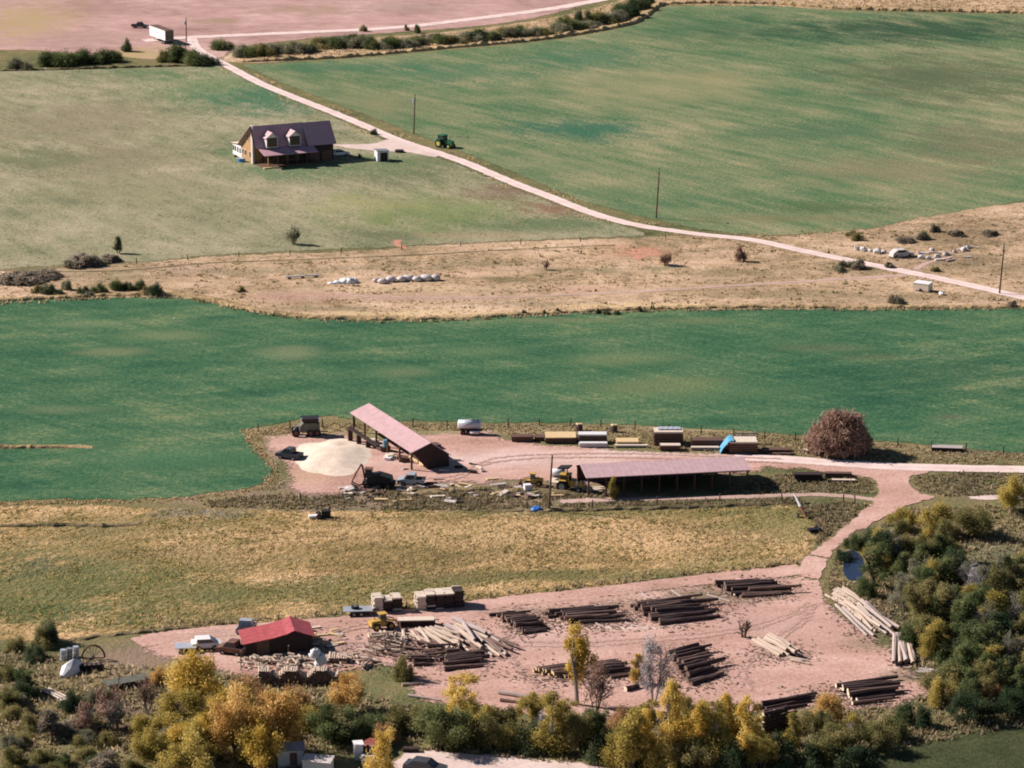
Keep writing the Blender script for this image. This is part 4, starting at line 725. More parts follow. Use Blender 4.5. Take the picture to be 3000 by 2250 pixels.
for (x, y, h, w, k) in [(140, 858, 1.8, 3.2, 'dark'), (110, 856, 1.4, 2.4, 'olive'), (170, 862, 1.2, 2.2, 'dark'), (200, 848, 1.8, 2.6, 'sage'), (240, 862, 1.5, 3.2, 'dark'), (290, 855, 1.6, 3.4, 'green'), (340, 848, 2.0, 3.6, 'green'), (375, 850, 1.6, 2.6, 'dark'), (415, 846, 1.8, 2.4, 'dark'), (430, 860, 1.4, 2.6, 'olive'), (460, 866, 2.4, 3.6, 'dark'), (255, 868, 1.0, 2.4, 'sage')]:
    plant(x, y, h, w, k, 'shrub', NM[k] + ' bush above the far end of the green field', group='bushes above the green field, ' + k, var=R.randrange(3))
for (x, y, h, w, k, lab) in [(245, 778, 2.2, 5.5, 'brush', 'grey brown leafless thicket below the small lone tree'), (200, 785, 1.4, 3.5, 'sage', 'grey sagebrush left of the leafless thicket'), (322, 766, 1.4, 3.2, 'brush', 'dark twiggy bush beside the small lone tree'), (60, 825, 1.8, 7, 'brush', 'grey brown brush at the left edge of the straw strip'), (120, 812, 1.4, 6, 'brush', 'grey brown brush right of the edge brush'),
    (705, 855, 0.9, 1.6, 'olive', 'small green weed bush on the pink path of the strip'), (1095, 394, 1.5, 1.8, 'dark', 'small dark bush in the fork of the house drive'), (1054, 462, 1.0, 1.0, 'green', 'tiny green shrub beside the little white shed')]:
    plant(x, y, h, w, k, 'shrub', lab, group=None, var=1)
for i in range(16):
    x = rr.uniform(2450, 2980); y = rr.uniform(675, 720) if i % 3 else rr.uniform(770, 800)
    if i > 12: x, y = rr.uniform(2430, 2980), rr.uniform(885, 900)
    k = rr.choice(['brush', 'olive', 'sage', 'brush'])
    plant(x, y, rr.uniform(0.8, 1.6), rr.uniform(1.6, 3.4), k, 'shrub', NM[k] + ' low bush on the rough strip', group='low bushes on the rough strip, ' + k, var=i % 3)
for i in range(8):
    x = rr.uniform(1350, 2000); y = 915 + (2000 - x) * 0.012 + rr.uniform(-8, 4)
    plant(x, y, rr.uniform(0.7, 1.1), rr.uniform(0.8, 1.6), 'dark', 'shrub', 'tiny dark bush on the ditch edge', group='tiny bushes on the ditch edge', var=i % 3)

# ------------------------------------------------------------------ materials of built things
M = {
    'pinkroof': simple('weathered pink metal roof', (0.55, 0.355, 0.35), 0.55, 0.0, 0.16, 0.9),
    'mauveroof': simple('mauve metal roof', (0.54, 0.365, 0.365), 0.55, 0.0, 0.15, 0.9),
    'houseroof': simple('plum metal roof', (0.56, 0.33, 0.37), 0.5, 0.0, 0.10, 0.5),
    'redroof': simple('red painted roof', (0.38, 0.075, 0.08), 0.55, 0.0, 0.3, 1.6),
    'rib': simple('roof seam', (0.46, 0.28, 0.30), 0.6, 0, 0.1),
    'post': simple('brown timber', (0.09, 0.045, 0.035), 0.85, 0, 0.3, 2.0),
    'darkwood': simple('dark weathered and shaded boards', (0.05, 0.032, 0.028), 0.85, 0, 0.35, 2.0),
    'logwall': simple('honey log wall', (0.44, 0.26, 0.12), 0.7, 0, 0.15, 2.0),
    'shadedlog': simple('shaded house logs', (0.14, 0.075, 0.045), 0.8, 0, 0.25, 2.0),  # shaded copy of the log wall, for the house front
    'trim': simple('cream trim', (0.72, 0.58, 0.42), 0.7, 0, 0.1),
    'white': simple('white paint', (0.78, 0.75, 0.73), 0.6, 0, 0.06),
    'stone': simple('pale stone', (0.62, 0.54, 0.50), 0.9, 0, 0.18, 3.0, 0.4),
    'glass': simple('dark window glass', (0.03, 0.035, 0.045), 0.12, 0, 0.1, 1, 0, 0.5),
    'door': simple('red brown door', (0.35, 0.12, 0.09), 0.6, 0, 0.15),
    'freshwood': simple('fresh sawn wood', (0.70, 0.50, 0.27), 0.8, 0, 0.16, 3.0),
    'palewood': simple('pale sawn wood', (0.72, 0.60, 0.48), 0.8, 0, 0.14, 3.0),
    'greywood': simple('grey weathered wood', (0.46, 0.39, 0.36), 0.85, 0, 0.2, 3.0),
    'oldwood': simple('brown stacked boards', (0.14, 0.08, 0.06), 0.85, 0, 0.3, 3.0),
    'shadedslab': simple('shaded slab wood', (0.055, 0.038, 0.034), 0.9, 0, 0.4, 3.0),  # dark copy of the slab wood, for the shaded fronts
    'blacksteel': simple('black steel', (0.025, 0.023, 0.024), 0.6, 0.1, 0.3),
    'greysteel': simple('grey steel', (0.30, 0.30, 0.32), 0.5, 0.3, 0.2),
    'rust': simple('rusted steel', (0.17, 0.085, 0.06), 0.85, 0.0, 0.4, 2.5),
    'olivesteel': simple('faded olive paint', (0.13, 0.13, 0.10), 0.7, 0, 0.3),
    'yellow': simple('machine yellow', (0.56, 0.34, 0.07), 0.6, 0, 0.4, 2.0),
    'green': simple('tractor green', (0.02, 0.14, 0.06), 0.4, 0, 0.15),
    'lime': simple('tractor yellow rim', (0.55, 0.50, 0.10), 0.5, 0, 0.1),
    'tyre': simple('tyre rubber', (0.02, 0.02, 0.021), 0.9, 0, 0.2),
    'tank': simple('pale grey tank', (0.52, 0.55, 0.60), 0.3, 0.2, 0.08),
    'blue': simple('blue plastic', (0.06, 0.22, 0.60), 0.5, 0, 0.2),
    'bluetarp': simple('sky blue tarp', (0.12, 0.36, 0.54), 0.45, 0, 0.35, 1.0, 0.8),
    'whitetarp': simple('white plastic sheeting', (0.80, 0.78, 0.76), 0.4, 0, 0.12, 1.2, 0.8),
    'dullwrap': simple('dull bale wrap', (0.60, 0.54, 0.52), 0.6, 0, 0.2, 1.5, 0.5),
    'sawdust': simple('sawdust', (0.74, 0.60, 0.47), 0.95, 0, 0.2, 0.7, 1.0),
    'red': simple('red vehicle paint', (0.26, 0.075, 0.055), 0.6, 0, 0.45, 2.0),
    'greypaint': simple('grey vehicle paint', (0.36, 0.38, 0.41), 0.4, 0, 0.15),
    'darkpaint': simple('dark vehicle paint', (0.06, 0.065, 0.075), 0.35, 0, 0.2),
    'rock': simple('pale rock', (0.55, 0.50, 0.47), 0.9, 0, 0.22, 1.5, 0.5),
    'orangesoil': simple('orange soil', (0.55, 0.26, 0.16), 0.95, 0, 0.2, 1.5, 0.5),
    'fencepost': simple('fence post wood', (0.13, 0.09, 0.07), 0.9, 0, 0.3),
    'wire': simple('fence wire', (0.12, 0.11, 0.11), 0.5, 0.5, 0.1),
    'pole': simple('utility pole timber', (0.15, 0.085, 0.065), 0.85, 0, 0.25),
}

def roof_plane(mb, a, b, c, d, th=0.08, seams=0, mat=0, smat=1):   # a-b eave, d-c ridge (a below d)
    a, b, c, d = map(Vector, (a, b, c, d)); n = (b - a).cross(d - a).normalized()
    if n.z < 0: n = -n
    lo = [p - n * th for p in (a, b, c, d)]
    mb.face([a, b, c, d], mat); mb.face([lo[3], lo[2], lo[1], lo[0]], mat)
    for i in range(4): j = (i + 1) % 4; mb.face([(a, b, c, d)[i], lo[i], lo[j], (a, b, c, d)[j]], mat)
    for k in range(seams):
        t = (k + 0.5) / seams; p = a.lerp(b, t) + n * 0.012; q = d.lerp(c, t) + n * 0.012; u = (b - a).normalized() * 0.02
        mb.face([p - u, p + u, q + u, q - u], smat)

# ------------------------------------------------------------------ farmhouse
hy = math.radians(25); H = thing('farmhouse', 'log farmhouse with plum metal roof, two dormers and a pale strip standing for sunlit wall', 'house', (743, 480), hy)
zr = 8.2
w = MB()                                                      # x runs along the ridge, y away from the camera
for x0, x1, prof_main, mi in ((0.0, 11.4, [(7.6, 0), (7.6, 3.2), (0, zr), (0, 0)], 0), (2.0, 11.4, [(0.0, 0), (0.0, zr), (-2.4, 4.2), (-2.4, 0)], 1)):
    i = len(w.v)
    pts = prof_main
    for x in (x0, x1): w.v += [(x, y, z) for y, z in pts]
    n = len(pts); w.f.append(tuple(range(i, i + n))); w.m.append(mi); w.f.append(tuple(i + n + k for k in reversed(range(n)))); w.m.append(mi)
    for k in range(n):
        w.f.append((i + (k + 1) % n, i + k, i + n + k, i + n + (k + 1) % n)); w.m.append(mi)
w.build('wall', [M['logwall'], M['shadedlog']], H)  # front half set back and in darker logs, to imitate its shade
sr = MB(); sr.box((5.2, 10.4, 1.25), (10.4, 5.6, 2.5)); sun_room = sr.build('sunroom', M['white'], H)
srr = MB(); roof_plane(srr, (-0.3, 13.5, 2.62), (10.7, 13.5, 2.62), (10.7, 7.55, 3.2), (-0.3, 7.55, 3.2), 0.12, 12); srr.build('roof', [M['trim'], M['rib']], sun_room)
for k, yy in enumerate((8.4, 9.9, 11.4, 12.6)):
    sw = MB(); sw.box((-0.02, yy, 1.5), (0.06, 0.75, 1.1)); f = sw.build('window', M['glass'], sun_room)
wing = MB(); wing.box((14.4, 1.9, 2.05), (6.0, 10.6, 4.1)); wing.build('wing_wall', M['darkwood'], H)  # the wing's shade is put into its dark colour
gw = MB()
for x in (11.4, 17.4): gw.face([(x, -3.4, 4.1), (x, 7.2, 4.1), (x, 0, zr - 0.05)])
gw.build('gable_wall', M['logwall'], H)
rf = MB(); roof_plane(rf, (-0.5, -2.75, 3.9), (11.5, -2.75, 3.9), (11.5, 0, zr + 0.12), (-0.5, 0, zr + 0.12), 0.1, 26); roof_plane(rf, (-0.5, 8.1, 2.95), (11.5, 8.1, 2.95), (11.5, 0, zr + 0.12), (-0.5, 0, zr + 0.12), 0.1, 26)
main_roof = rf.build('roof', [M['houseroof'], M['rib']], H)
rf = MB(); roof_plane(rf, (0.1, -6.7, 2.85), (12.6, -6.7, 2.85), (12.6, -2.3, 3.98), (0.1, -2.3, 3.98), 0.1, 24); rf.build('porch_roof', [M['houseroof'], M['rib']], H)
rf = MB(); roof_plane(rf, (11.3, -3.9, 3.75), (18.0, -3.9, 3.75), (18.0, 0, zr + 0.05), (11.3, 0, zr + 0.05), 0.1, 14); roof_plane(rf, (11.3, 7.7, 3.75), (18.0, 7.7, 3.75), (18.0, 0, zr + 0.05), (11.3, 0, zr + 0.05), 0.1, 14); rf.build('wing_roof', [M['houseroof'], M['rib']], H)
for xd in (3.0, 8.3):
    d = MB(); d.box((xd, -2.35, 5.1), (2.6, 2.9, 2.2)); d.face([(xd - 1.3, -3.8, 6.2), (xd + 1.3, -3.8, 6.2), (xd, -3.8, 7.2)]); dm = d.build('dormer', M['white'], main_roof)
    d = MB(); roof_plane(d, (xd - 1.6, -4.05, 6.02), (xd - 1.6, -0.5, 6.02), (xd, -0.5, 7.3), (xd, -4.05, 7.3), 0.07, 0); roof_plane(d, (xd + 1.6, -4.05, 6.02), (xd + 1.6, -0.5, 6.02), (xd, -0.5, 7.3), (xd, -4.05, 7.3), 0.07, 0); d.build('dormer_roof', [M['pinkroof']], main_roof)
    d = MB(); d.box((xd, -3.83, 5.15), (2.3, 0.05, 2.0)); d.build('dormer_front_shade', M['shadedlog'], main_roof); d = MB(); d.box((xd, -3.87, 5.3), (1.2, 0.05, 1.2)); d.build('dormer_window', M['glass'], main_roof)  # dark panel over each dormer front, put in for its shade
ch = MB(); ch.box((-0.18, -0.05, 4.15), (0.4, 0.9, 8.3), taper=0.9); ch.box((-0.18, -0.05, 8.4), (0.42, 0.9, 0.14)); ch.build('lit_wall_strip', M['stone'], H)  # no real chimney: pale strip standing in for the sunlit wall end
dk = MB(); dk.box((6.2, -4.3, 0.2), (12.6, 3.8, 0.4)); dk.box((2.2, -6.5, 0.12), (2.6, 0.7, 0.24)); dk.build('porch_deck', M['shadedlog'], H); dk = MB(); dk.box((1.6, -6.5, 0.16), (3.4, 0.8, 0.32)); dk.build('step', M['freshwood'], H)  # deck coloured dark as shaded, step pale as its sunlit left end
for k in range(6):
    p = MB(); p.box((1.2 + k * 2.25, -5.95, 1.5), (0.2, 0.2, 2.3)); p.build('porch_post', M['logwall'] if k < 1 else M['shadedlog'], H)  # first post in the lit wood colour, the others in the shaded one
bl = MB()
for z in (0.75, 1.2): bl.box((6.8, -5.95, z), (11.2, 0.07, 0.08))
for k in range(40): bl.box((1.4 + k * 0.28, -5.95, 0.8), (0.04, 0.04, 0.8))
bl.build('porch_railing', M['darkwood'], H)
for y, z, h, wd in ((3.2, 5.2, 1.2, 0.9), (1.9, 1.7, 1.3, 0.9), (4.9, 1.7, 1.1, 0.9), (6.6, 1.7, 1.0, 0.7)):
    m = MB(); m.box((-0.02, y, z), (0.06, wd, h)); f = m.build('window', M['glass'], H); m = MB()
    for dz in (-h / 2 - 0.05, h / 2 + 0.05): m.box((-0.05, y, z + dz), (0.08, wd + 0.2, 0.1))
    for dy in (-wd / 2 - 0.05, wd / 2 + 0.05): m.box((-0.05, y + dy, z), (0.08, 0.1, h))
    m.build('window_frame', M['trim'], f)
m = MB(); m.box((-0.02, 1.0, 1.05), (0.07, 0.9, 2.1)); dr = m.build('door', M['door'], H); m = MB(); m.box((-0.08, 0.68, 1.0), (0.06, 0.06, 0.12)); m.build('handle', M['blacksteel'], dr)
for k in range(4):
    m = MB(); m.box((3.0 + k * 2.5, -2.43, 1.75), (1.1, 0.06, 1.3)); m.build('window', M['glass'], H)
for k in range(2):
    m = MB(); m.box((12.9 + k * 3.0, -3.43, 1.2), (2.4, 0.06, 2.3)); m.build('garage_door', M['oldwood'], H)
ba = MB(); roof_plane(ba, (-0.7, 8.3, 3.0), (-0.5, 8.3, 3.0), (-0.5, 0, zr + 0.1), (-0.7, 0, zr + 0.1), 0.22); roof_plane(ba, (-0.7, -2.75, 3.85), (-0.5, -2.75, 3.85), (-0.5, 0, zr + 0.1), (-0.7, 0, zr + 0.1), 0.22); ba.build('bargeboard', M['darkwood'], H)

# small white shed beside the house drive
t = thing('garden_shed', 'tiny white shed with dark front beside the house drive', 'shed', (1118, 470), math.radians(18))
m = MB(); m.box((0, 0, 1.15), (2.6, 2.4, 2.3)); m.build('wall', M['white'], t); m = MB(); m.box((0, 0, 2.36), (2.9, 2.7, 0.12), (0, math.radians(3), 0)); m.build('roof', M['greysteel'], t)
m = MB(); m.box((0.2, -1.22, 1.0), (1.6, 0.05, 1.9)); m.build('door', M['darkwood'], t)

# ------------------------------------------------------------------ open pole barn (gable roof) over the saw
by = yaw_of((1025, 1262), (1205, 1382)); BL = dist((1025, 1262), (1205, 1382))
B = thing('pole_barn', 'open pole barn with pink metal gable roof over the saw', 'barn', (1025, 1262), by)
ez, rz, hw = 2.85, 4.0, 3.15                                 # local x runs down the eave towards the camera; +y is the far side
m = MB(); roof_plane(m, (0, 0, ez), (BL, 0, ez), (BL, hw, rz), (0, hw, rz), 0.1, 34); roof_plane(m, (0, 2 * hw, 1.75), (BL, 2 * hw, 1.75), (BL, hw, rz), (0, hw, rz), 0.1, 34); m.build('roof', [M['pinkroof'], M['rib']], B)
for k in range(6):
    x = 0.7 + (BL - 1.4) * k / 5
    for y, zt in ((0.35, ez), (2 * hw - 0.35, 1.75)):
        m = MB(); m.box((x, y, zt / 2 + 0.02), (0.24, 0.24, zt)); m.build('post', M['post'], B)
    m = MB(); m.box((x, hw * 0.55, ez - 0.05), (0.12, hw * 0.9, 0.25)); m.box((x, hw, (ez + rz) / 2 - 0.15), (0.12, 0.12, rz - ez)); m.build('truss', M['post'], B)
for y, zt in ((0.35, ez), (2 * hw - 0.35, 1.8)):
    m = MB(); m.box((BL / 2, y, zt - 0.12), (BL - 1, 0.12, 0.24)); m.build('beam', M['post'], B)
m = MB(); m.face([(BL - 0.12, 0.3, ez - 0.1), (BL - 0.12, hw * 0.8, 0.02), (BL - 0.12, 2 * hw - 0.3, 0.02), (BL - 0.12, 2 * hw - 0.3, 1.85), (BL - 0.12, hw, rz - 0.1)]); m.build('gable_wall', M['darkwood'], B)  # dark sheet added to blacken the shaded barn end
m = MB(); m.box((BL * 0.62, 2 * hw - 0.5, 0.9), (BL * 0.7, 0.08, 1.75)); m.build('wall', M['darkwood'], B)

# ------------------------------------------------------------------ long open shed
ly = math.radians(9.5); p0 = P(1717, 1460); L2 = 23.8
B2 = thing('long_shed', 'long open shed with mauve metal roof and deep shade inside', 'shed', (1717, 1460), ly)
ez = 3.0; m = MB()
roof_plane(m, (0, 0, ez), (L2, 0, ez), (L2, 4.9, 3.62), (0, 4.9, 3.62), 0.1, 30); roof_plane(m, (0, 8.9, 2.3), (L2, 8.9, 2.3), (L2, 4.9, 3.62), (0, 4.9, 3.62), 0.1, 30); m.build('roof', [M['mauveroof'], M['rib']], B2)
for k in range(10):
    x = 0.4 + (L2 - 0.9) * k / 9
    for y, zt in ((0.4, 3.0), (8.5, 2.4)):
        m = MB(); m.box((x, y, zt / 2), (0.22, 0.22, zt)); m.build('post', M['post'], B2)
for y, zt in ((0.4, 2.82), (8.5, 2.25)): m = MB(); m.box((L2 / 2, y, zt), (L2 - 0.4, 0.12, 0.26)); m.build('beam', M['post'], B2)
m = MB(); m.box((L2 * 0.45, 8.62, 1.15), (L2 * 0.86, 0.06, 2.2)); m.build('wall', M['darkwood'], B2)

# ------------------------------------------------------------------ red roofed shed
ry = math.radians(11); RS = thing('red_roofed_shed', 'dark shed with red sway backed roof beside the yellow tree', 'shed', (718, 1921), ry)
pr = [(-0.3, 1.55), (3.3, 2.1), (5.0, 2.5), (6.0, 2.92), (7.2, 2.45), (8.5, 2.0)]
m = MB(); m.prism([(0, 0)] + [(max(0, min(8.2, x)), z - 0.08) for x, z in pr] + [(8.2, 0)], 0, 4.6); m.build('wall', M['darkwood'], RS)
m = MB()
for (xa, za), (xb, zb) in zip(pr, pr[1:]): roof_plane(m, (xa, -0.35, za), (xa, 4.95, za), (xb, 4.95, zb), (xb, -0.35, zb), 0.08, 0)
m.build('roof', [M['redroof']], RS)
m = MB(); m.box((2.2, -0.03, 0.95), (1.5, 0.06, 1.8)); m.build('door', M['oldwood'], RS)
m = MB(); m.box((-0.03, 2.2, 1.0), (0.06, 1.4, 0.8)); m.build('window', M['glass'], RS)
for k in range(12):
    m = MB(); m.box((0.35 + k * 0.68, -0.012, 0.75), (0.05, 0.03, 1.45)); m.build('batten', M['darkwood'], RS)

# ------------------------------------------------------------------ logs
LOGM = {}
def log_mesh(bark, end, v):
    key = (bark, end, v)
    if key in LOGM: return LOGM[key]
    rg = random.Random(v * 31 + 5); m = MB(); n = 8; rings = []
    for k in range(5):
        t = k / 4; r = 1.0 - 0.34 * t + rg.uniform(-0.06, 0.06); oy, oz = rg.uniform(-0.3, 0.3) * (k % 4 > 0), rg.uniform(-0.08, 0.08) * (k % 4 > 0); i = len(m.v)
        for q in range(n):
            a = 2 * math.pi * q / n; rr_ = r * (1 + rg.uniform(-0.06, 0.06)); m.v.append((t, oy + rr_ * math.cos(a), oz + rr_ * math.sin(a)))
        rings.append(i)
    for a, b in zip(rings, rings[1:]):
        for q in range(n): m.f.append((a + (q + 1) % n, a + q, b + q, b + (q + 1) % n)); m.m.append(0)
    m.f.append(tuple(range(n))); m.m.append(1); m.f.append(tuple(rings[-1] + q for q in reversed(range(n)))); m.m.append(1)
    LOGM[key] = m.mesh('log', [BM[bark], BM[end]]); return LOGM[key]
BM = {'dark': simple('dark log bark', (0.085, 0.052, 0.048), 0.9, 0, 0.45, 2.5, 0.5), 'brown': simple('brown log bark', (0.20, 0.125, 0.10), 0.9, 0, 0.4, 2.5, 0.5), 'pale': simple('peeled grey log', (0.43, 0.345, 0.31), 0.85, 0, 0.18, 2.0, 0.3),
      'tan': simple('peeled tan log', (0.52, 0.40, 0.31), 0.85, 0, 0.18, 2.0, 0.3), 'cut': simple('cut log end', (0.62, 0.45, 0.24), 0.85, 0, 0.2, 4.0), 'greycut': simple('weathered and shaded log end', (0.20, 0.13, 0.10), 0.9, 0, 0.3, 4.0), 'palecut': simple('bright log end', (0.78, 0.64, 0.46), 0.85, 0, 0.15, 4.0)}
def put_log(p, ang, L, r, bark, end, label, group, v=0, tilt=0.0, z=None):
    o = bpy.data.objects.new('log', log_mesh(bark, end, v)); COL.objects.link(o); o.location = (p.x, p.y, r * 0.9 if z is None else z); o.rotation_euler = (R.uniform(0, 6), -tilt, ang); o.scale = (L, r, r)
    o.rotation_mode = 'XYZ'
    # spin about the log's own axis first
    o.rotation_euler = (Matrix.Rotation(ang, 3, 'Z') @ Matrix.Rotation(-tilt, 3, 'Y') @ Matrix.Rotation(R.uniform(0, 6), 3, 'X')).to_euler()
    return tag(o, label, 'log', group)
def pile(A, Bp, C, n, layers, r, bark, end, label, jit=0.05, ljit=0.2, angj=0.06):
    a, b, c = P(*A), P(*Bp), P(*C); ang = math.atan2((b - a).y, (b - a).x); L = (b - a).length; acr = (c - a); step = acr / max(1, n - 1)
    rr_ = min(r, step.length * 0.56) if layers > 1 else r
    rr_ = max(rr_, 0.14)
    for k in range(layers):
        cnt = max(2, int(n * (1 - 0.22 * k)) - k) if k else n
        off = (n - cnt) / 2 + (0.5 if k % 2 else 0) * 0
        for i in range(cnt):
            if k and R.random() < 0.12: continue
            p = a + step * (i + off) + Vector((R.gauss(0, jit * L), R.gauss(0, jit * L), 0)) * 1.0
            d = Vector((math.cos(ang), math.sin(ang), 0)); p += d * R.gauss(0, ljit * L * 0.4) - Vector((0, 0, 0))
            q = rr_ * R.uniform(0.75, 1.15)
            put_log(p, ang + R.gauss(0, angj), L * R.uniform(1 - ljit, 1 + ljit), q, bark if R.random() > 0.3 else ('brown' if bark == 'dark' else 'tan' if bark == 'pale' else bark), end, label, 'logs: ' + label.split(' in ', 1)[-1], R.randrange(4), R.gauss(0, 0.01), rr_ * 0.92 + k * rr_ * 1.55)
def jumble(name, label, A, B_, n, L, r, bark, end):            # nobody could count these: one object
    m = MB(); c0 = P((A[0] + B_[0]) / 2, (A[1] + B_[1]) / 2)
    for i in range(n):
        x, y = R.uniform(A[0], B_[0]), R.uniform(A[1], B_[1]); p = P(x, y) - c0; f = max(0, 1 - ((x - (A[0] + B_[0]) / 2) / (B_[0] - A[0]) * 2) ** 2 - ((y - (A[1] + B_[1]) / 2) / (B_[1] - A[1]) * 2) ** 2)
        a = R.gauss(-0.5, 0.7); l = L * R.uniform(0.5, 1.2); d = Vector((math.cos(a), math.sin(a), R.gauss(0, 0.1))) * l / 2; z = r + f * R.uniform(0, 1.1); c = Vector((p.x, p.y, z)); q = r * R.uniform(0.7, 1.2)
        m.cyl(c - d, c + d, q, q * 0.8, 7, 0, 1, 0.05)
    o = m.build(name, [BM[bark], BM[end]]); o.location = c0; return tag(o, label, 'offcuts', kind='stuff')
pile((1540, 1858), (1618, 1849), (1445, 1806), 12, 2, 0.27, 'dark', 'greycut', 'short dark log in the small pile below the lane, nearest the lumber stacks', 0.02)
pile((1690, 1830), (1843, 1817), (1594, 1800), 12, 2, 0.3, 'dark', 'greycut', 'dark log in the long pile behind the tall thin cottonwood', 0.012)
pile((1935, 1831), (2108, 1813), (1845, 1776), 14, 2, 0.31, 'dark', 'greycut', 'dark log in the biggest pile in the middle of the lane side', 0.012)
pile((2172, 1752), (2316, 1742), (2092, 1713), 11, 2, 0.3, 'dark', 'greycut', 'dark log in the pile beside the road fork', 0.012)
pile((2422, 1748), (2496, 1790), (2472, 1724), 9, 1, 0.2, 'tan', 'greycut', 'thin pale log in the upper stack behind the creek bushes', 0.012)
pile((2464, 1788), (2552, 1866), (2545, 1778), 9, 2, 0.36, 'pale', 'greycut', 'peeled pale log in the large stack at the thicket edge', 0.008)
pile((2622, 1868), (2632, 1952), (2668, 1866), 7, 1, 0.36, 'pale', 'greycut', 'pale log in the row pointing at the camera by the thicket', 0.006, 0.05)
pile((2212, 1885), (2278, 1930), (2275, 1874), 6, 2, 0.34, 'tan', 'greycut', 'bright tan log in the small stack in the open yard', 0.01)
pile((2318, 1938), (2372, 1948), (2305, 1928), 3, 1, 0.2, 'tan', 'greycut', 'short pale log in front of the small bright stack', 0.01)
pile((1645, 1990), (1735, 1975), (1562, 1968), 11, 2, 0.24, 'brown', 'cut', 'split log in the row left of the tall thin cottonwood', 0.015)
pile((1778, 1990), (1866, 1978), (1712, 1952), 10, 2, 0.27, 'dark', 'greycut', 'dark log in the pile right of the tall thin cottonwood', 0.015)
pile((2030, 2010), (2124, 1984), (1952, 1922), 12, 2, 0.32, 'dark', 'greycut', 'dark log in the pile behind the tallest golden tree', 0.015)
pile((2506, 2066), (2648, 2050), (2458, 2014), 9, 2, 0.32, 'dark', 'palecut', 'dark log in the low pile behind the orange tree', 0.012)
pile((2225, 2092), (2385, 2066), (2215, 2070), 5, 2, 0.26, 'dark', 'greycut', 'dark log in the low pile behind the stacked log ends', 0.012)
for k in range(6):                                            # stack whose bright sawn ends show
    for i in range(6 - k // 2):
        p = P(2228 + i * 11 + (k % 2) * 6, 2150 - i * 3); put_log(p, math.radians(38) + R.gauss(0, 0.08), R.uniform(2.2, 3.0), 0.24, 'dark', 'palecut', 'log with bright sawn end in the stack below the yard', 'stacked log ends', R.randrange(4), 0, 0.24 + k * 0.42)
pile((1292, 1853), (1372, 1905), (1392, 1842), 9, 3, 0.42, 'pale', 'greycut', 'peeled pale log in the great heap right of the red shed', 0.02, 0.15, 0.09)
pile((1185, 1860), (1285, 1905), (1300, 1850), 10, 2, 0.26, 'tan', 'greycut', 'thin pale log in the tangled heap near the yellow loader', 0.03, 0.2, 0.22)
pile((1375, 1880), (1438, 1925), (1420, 1878), 5, 1, 0.28, 'pale', 'greycut', 'pale log in the loose end of the great heap', 0.02, 0.1, 0.08)
pile((1302, 1966), (1415, 1950), (1292, 1932), 9, 2, 0.28, 'dark', 'greycut', 'dark log in the pile under the great pale heap', 0.015, 0.12, 0.12)
pile((1212, 1952), (1262, 1950), (1212, 1932), 4, 2, 0.28, 'dark', 'greycut', 'short dark log in the stub pile beside the olive bush', 0.02)
jumble('offcut_jumble', 'jumble of short pale offcuts left of the great log heap', (1070, 1860), (1190, 1912), 60, 2.0, 0.16, 'tan', 'cut')
jumble('offcut_litter', 'litter of pale offcuts between the firewood and the great heap', (985, 1925), (1110, 1968), 34, 1.3, 0.14, 'tan', 'cut')
jumble('pole_jumble', 'tangle of thin brown poles under the pale offcut jumble', (1075, 1868), (1200, 1925), 40, 2.6, 0.13, 'brown', 'cut')
jumble('broken_log_tangle', 'tangle of broken brown logs under the great pale heap', (1215, 1890), (1330, 1940), 40, 2.8, 0.19, 'brown', 'greycut')
pile((1330, 1860), (1400, 1905), (1420, 1868), 9, 2, 0.26, 'brown', 'greycut', 'brown log in the upper side of the great heap', 0.03, 0.2, 0.2)
for (a, b, r, bk, en, lab) in [((1832, 2026), (1872, 2016), 0.34, 'dark', 'palecut', 'single thick dark log with bright end lying alone'), ((1462, 2034), (1580, 2052), 0.3, 'pale', 'greycut', 'long pale log lying left of the tall yellow green tree'), ((1466, 2056), (1560, 2066), 0.24, 'brown', 'greycut', 'brown log lying below the long pale log'),
    ((1178, 2010), (1240, 2006), 0.2, 'tan', 'cut', 'pale log lying right of the olive bush'), ((1195, 2040), (1290, 2055), 0.18, 'pale', 'greycut', 'thin pale log above the leafy green tree'), ((2070, 1745), (2140, 1765), 0.15, 'pale', 'greycut', 'bent pale log in front of the fork pile'), ((2150, 1720), (2152, 1752), 0.26, 'tan', 'palecut', 'thick tan log end standing out of the fork pile'),
    ((1968, 1732), (1998, 1752), 0.12, 'pale', 'greycut', 'thin pale log behind the biggest pile, by the lane'), ((1880, 1740), (1905, 1756), 0.12, 'pale', 'greycut', 'thin pale log behind the biggest pile, nearer the cottonwood'), ((1740, 1826), (1782, 1846), 0.13, 'pale', 'palecut', 'pale slab lying in front of the long dark pile'),
    ((1832, 1826), (1890, 1848), 0.13, 'pale', 'palecut', 'pale slab lying in front of the gap between dark piles'), ((1380, 1856), (1410, 1855), 0.14, 'dark', 'greycut', 'short dark log right of the great heap'), ((1402, 1881), (1440, 1880), 0.12, 'brown', 'greycut', 'thin brown pole right of the great heap'), ((1270, 1408), (1302, 1406), 0.12, 'rustless', 'greycut', 'dark beam lying in front of the pole barn'), ((1795, 1935), (1830, 1948), 0.2, 'tan', 'cut', 'pale log above the pile right of the cottonwood'),
    ((1130, 1905), (1205, 1918), 0.16, 'tan', 'cut', 'bright tan pole below the tangled heap')]:
    bk = 'brown' if bk == 'rustless' else bk
    put_log(P(*a), yaw_of(a, b), dist(a, b), r, bk, en, lab, 'logs lying singly', R.randrange(4))

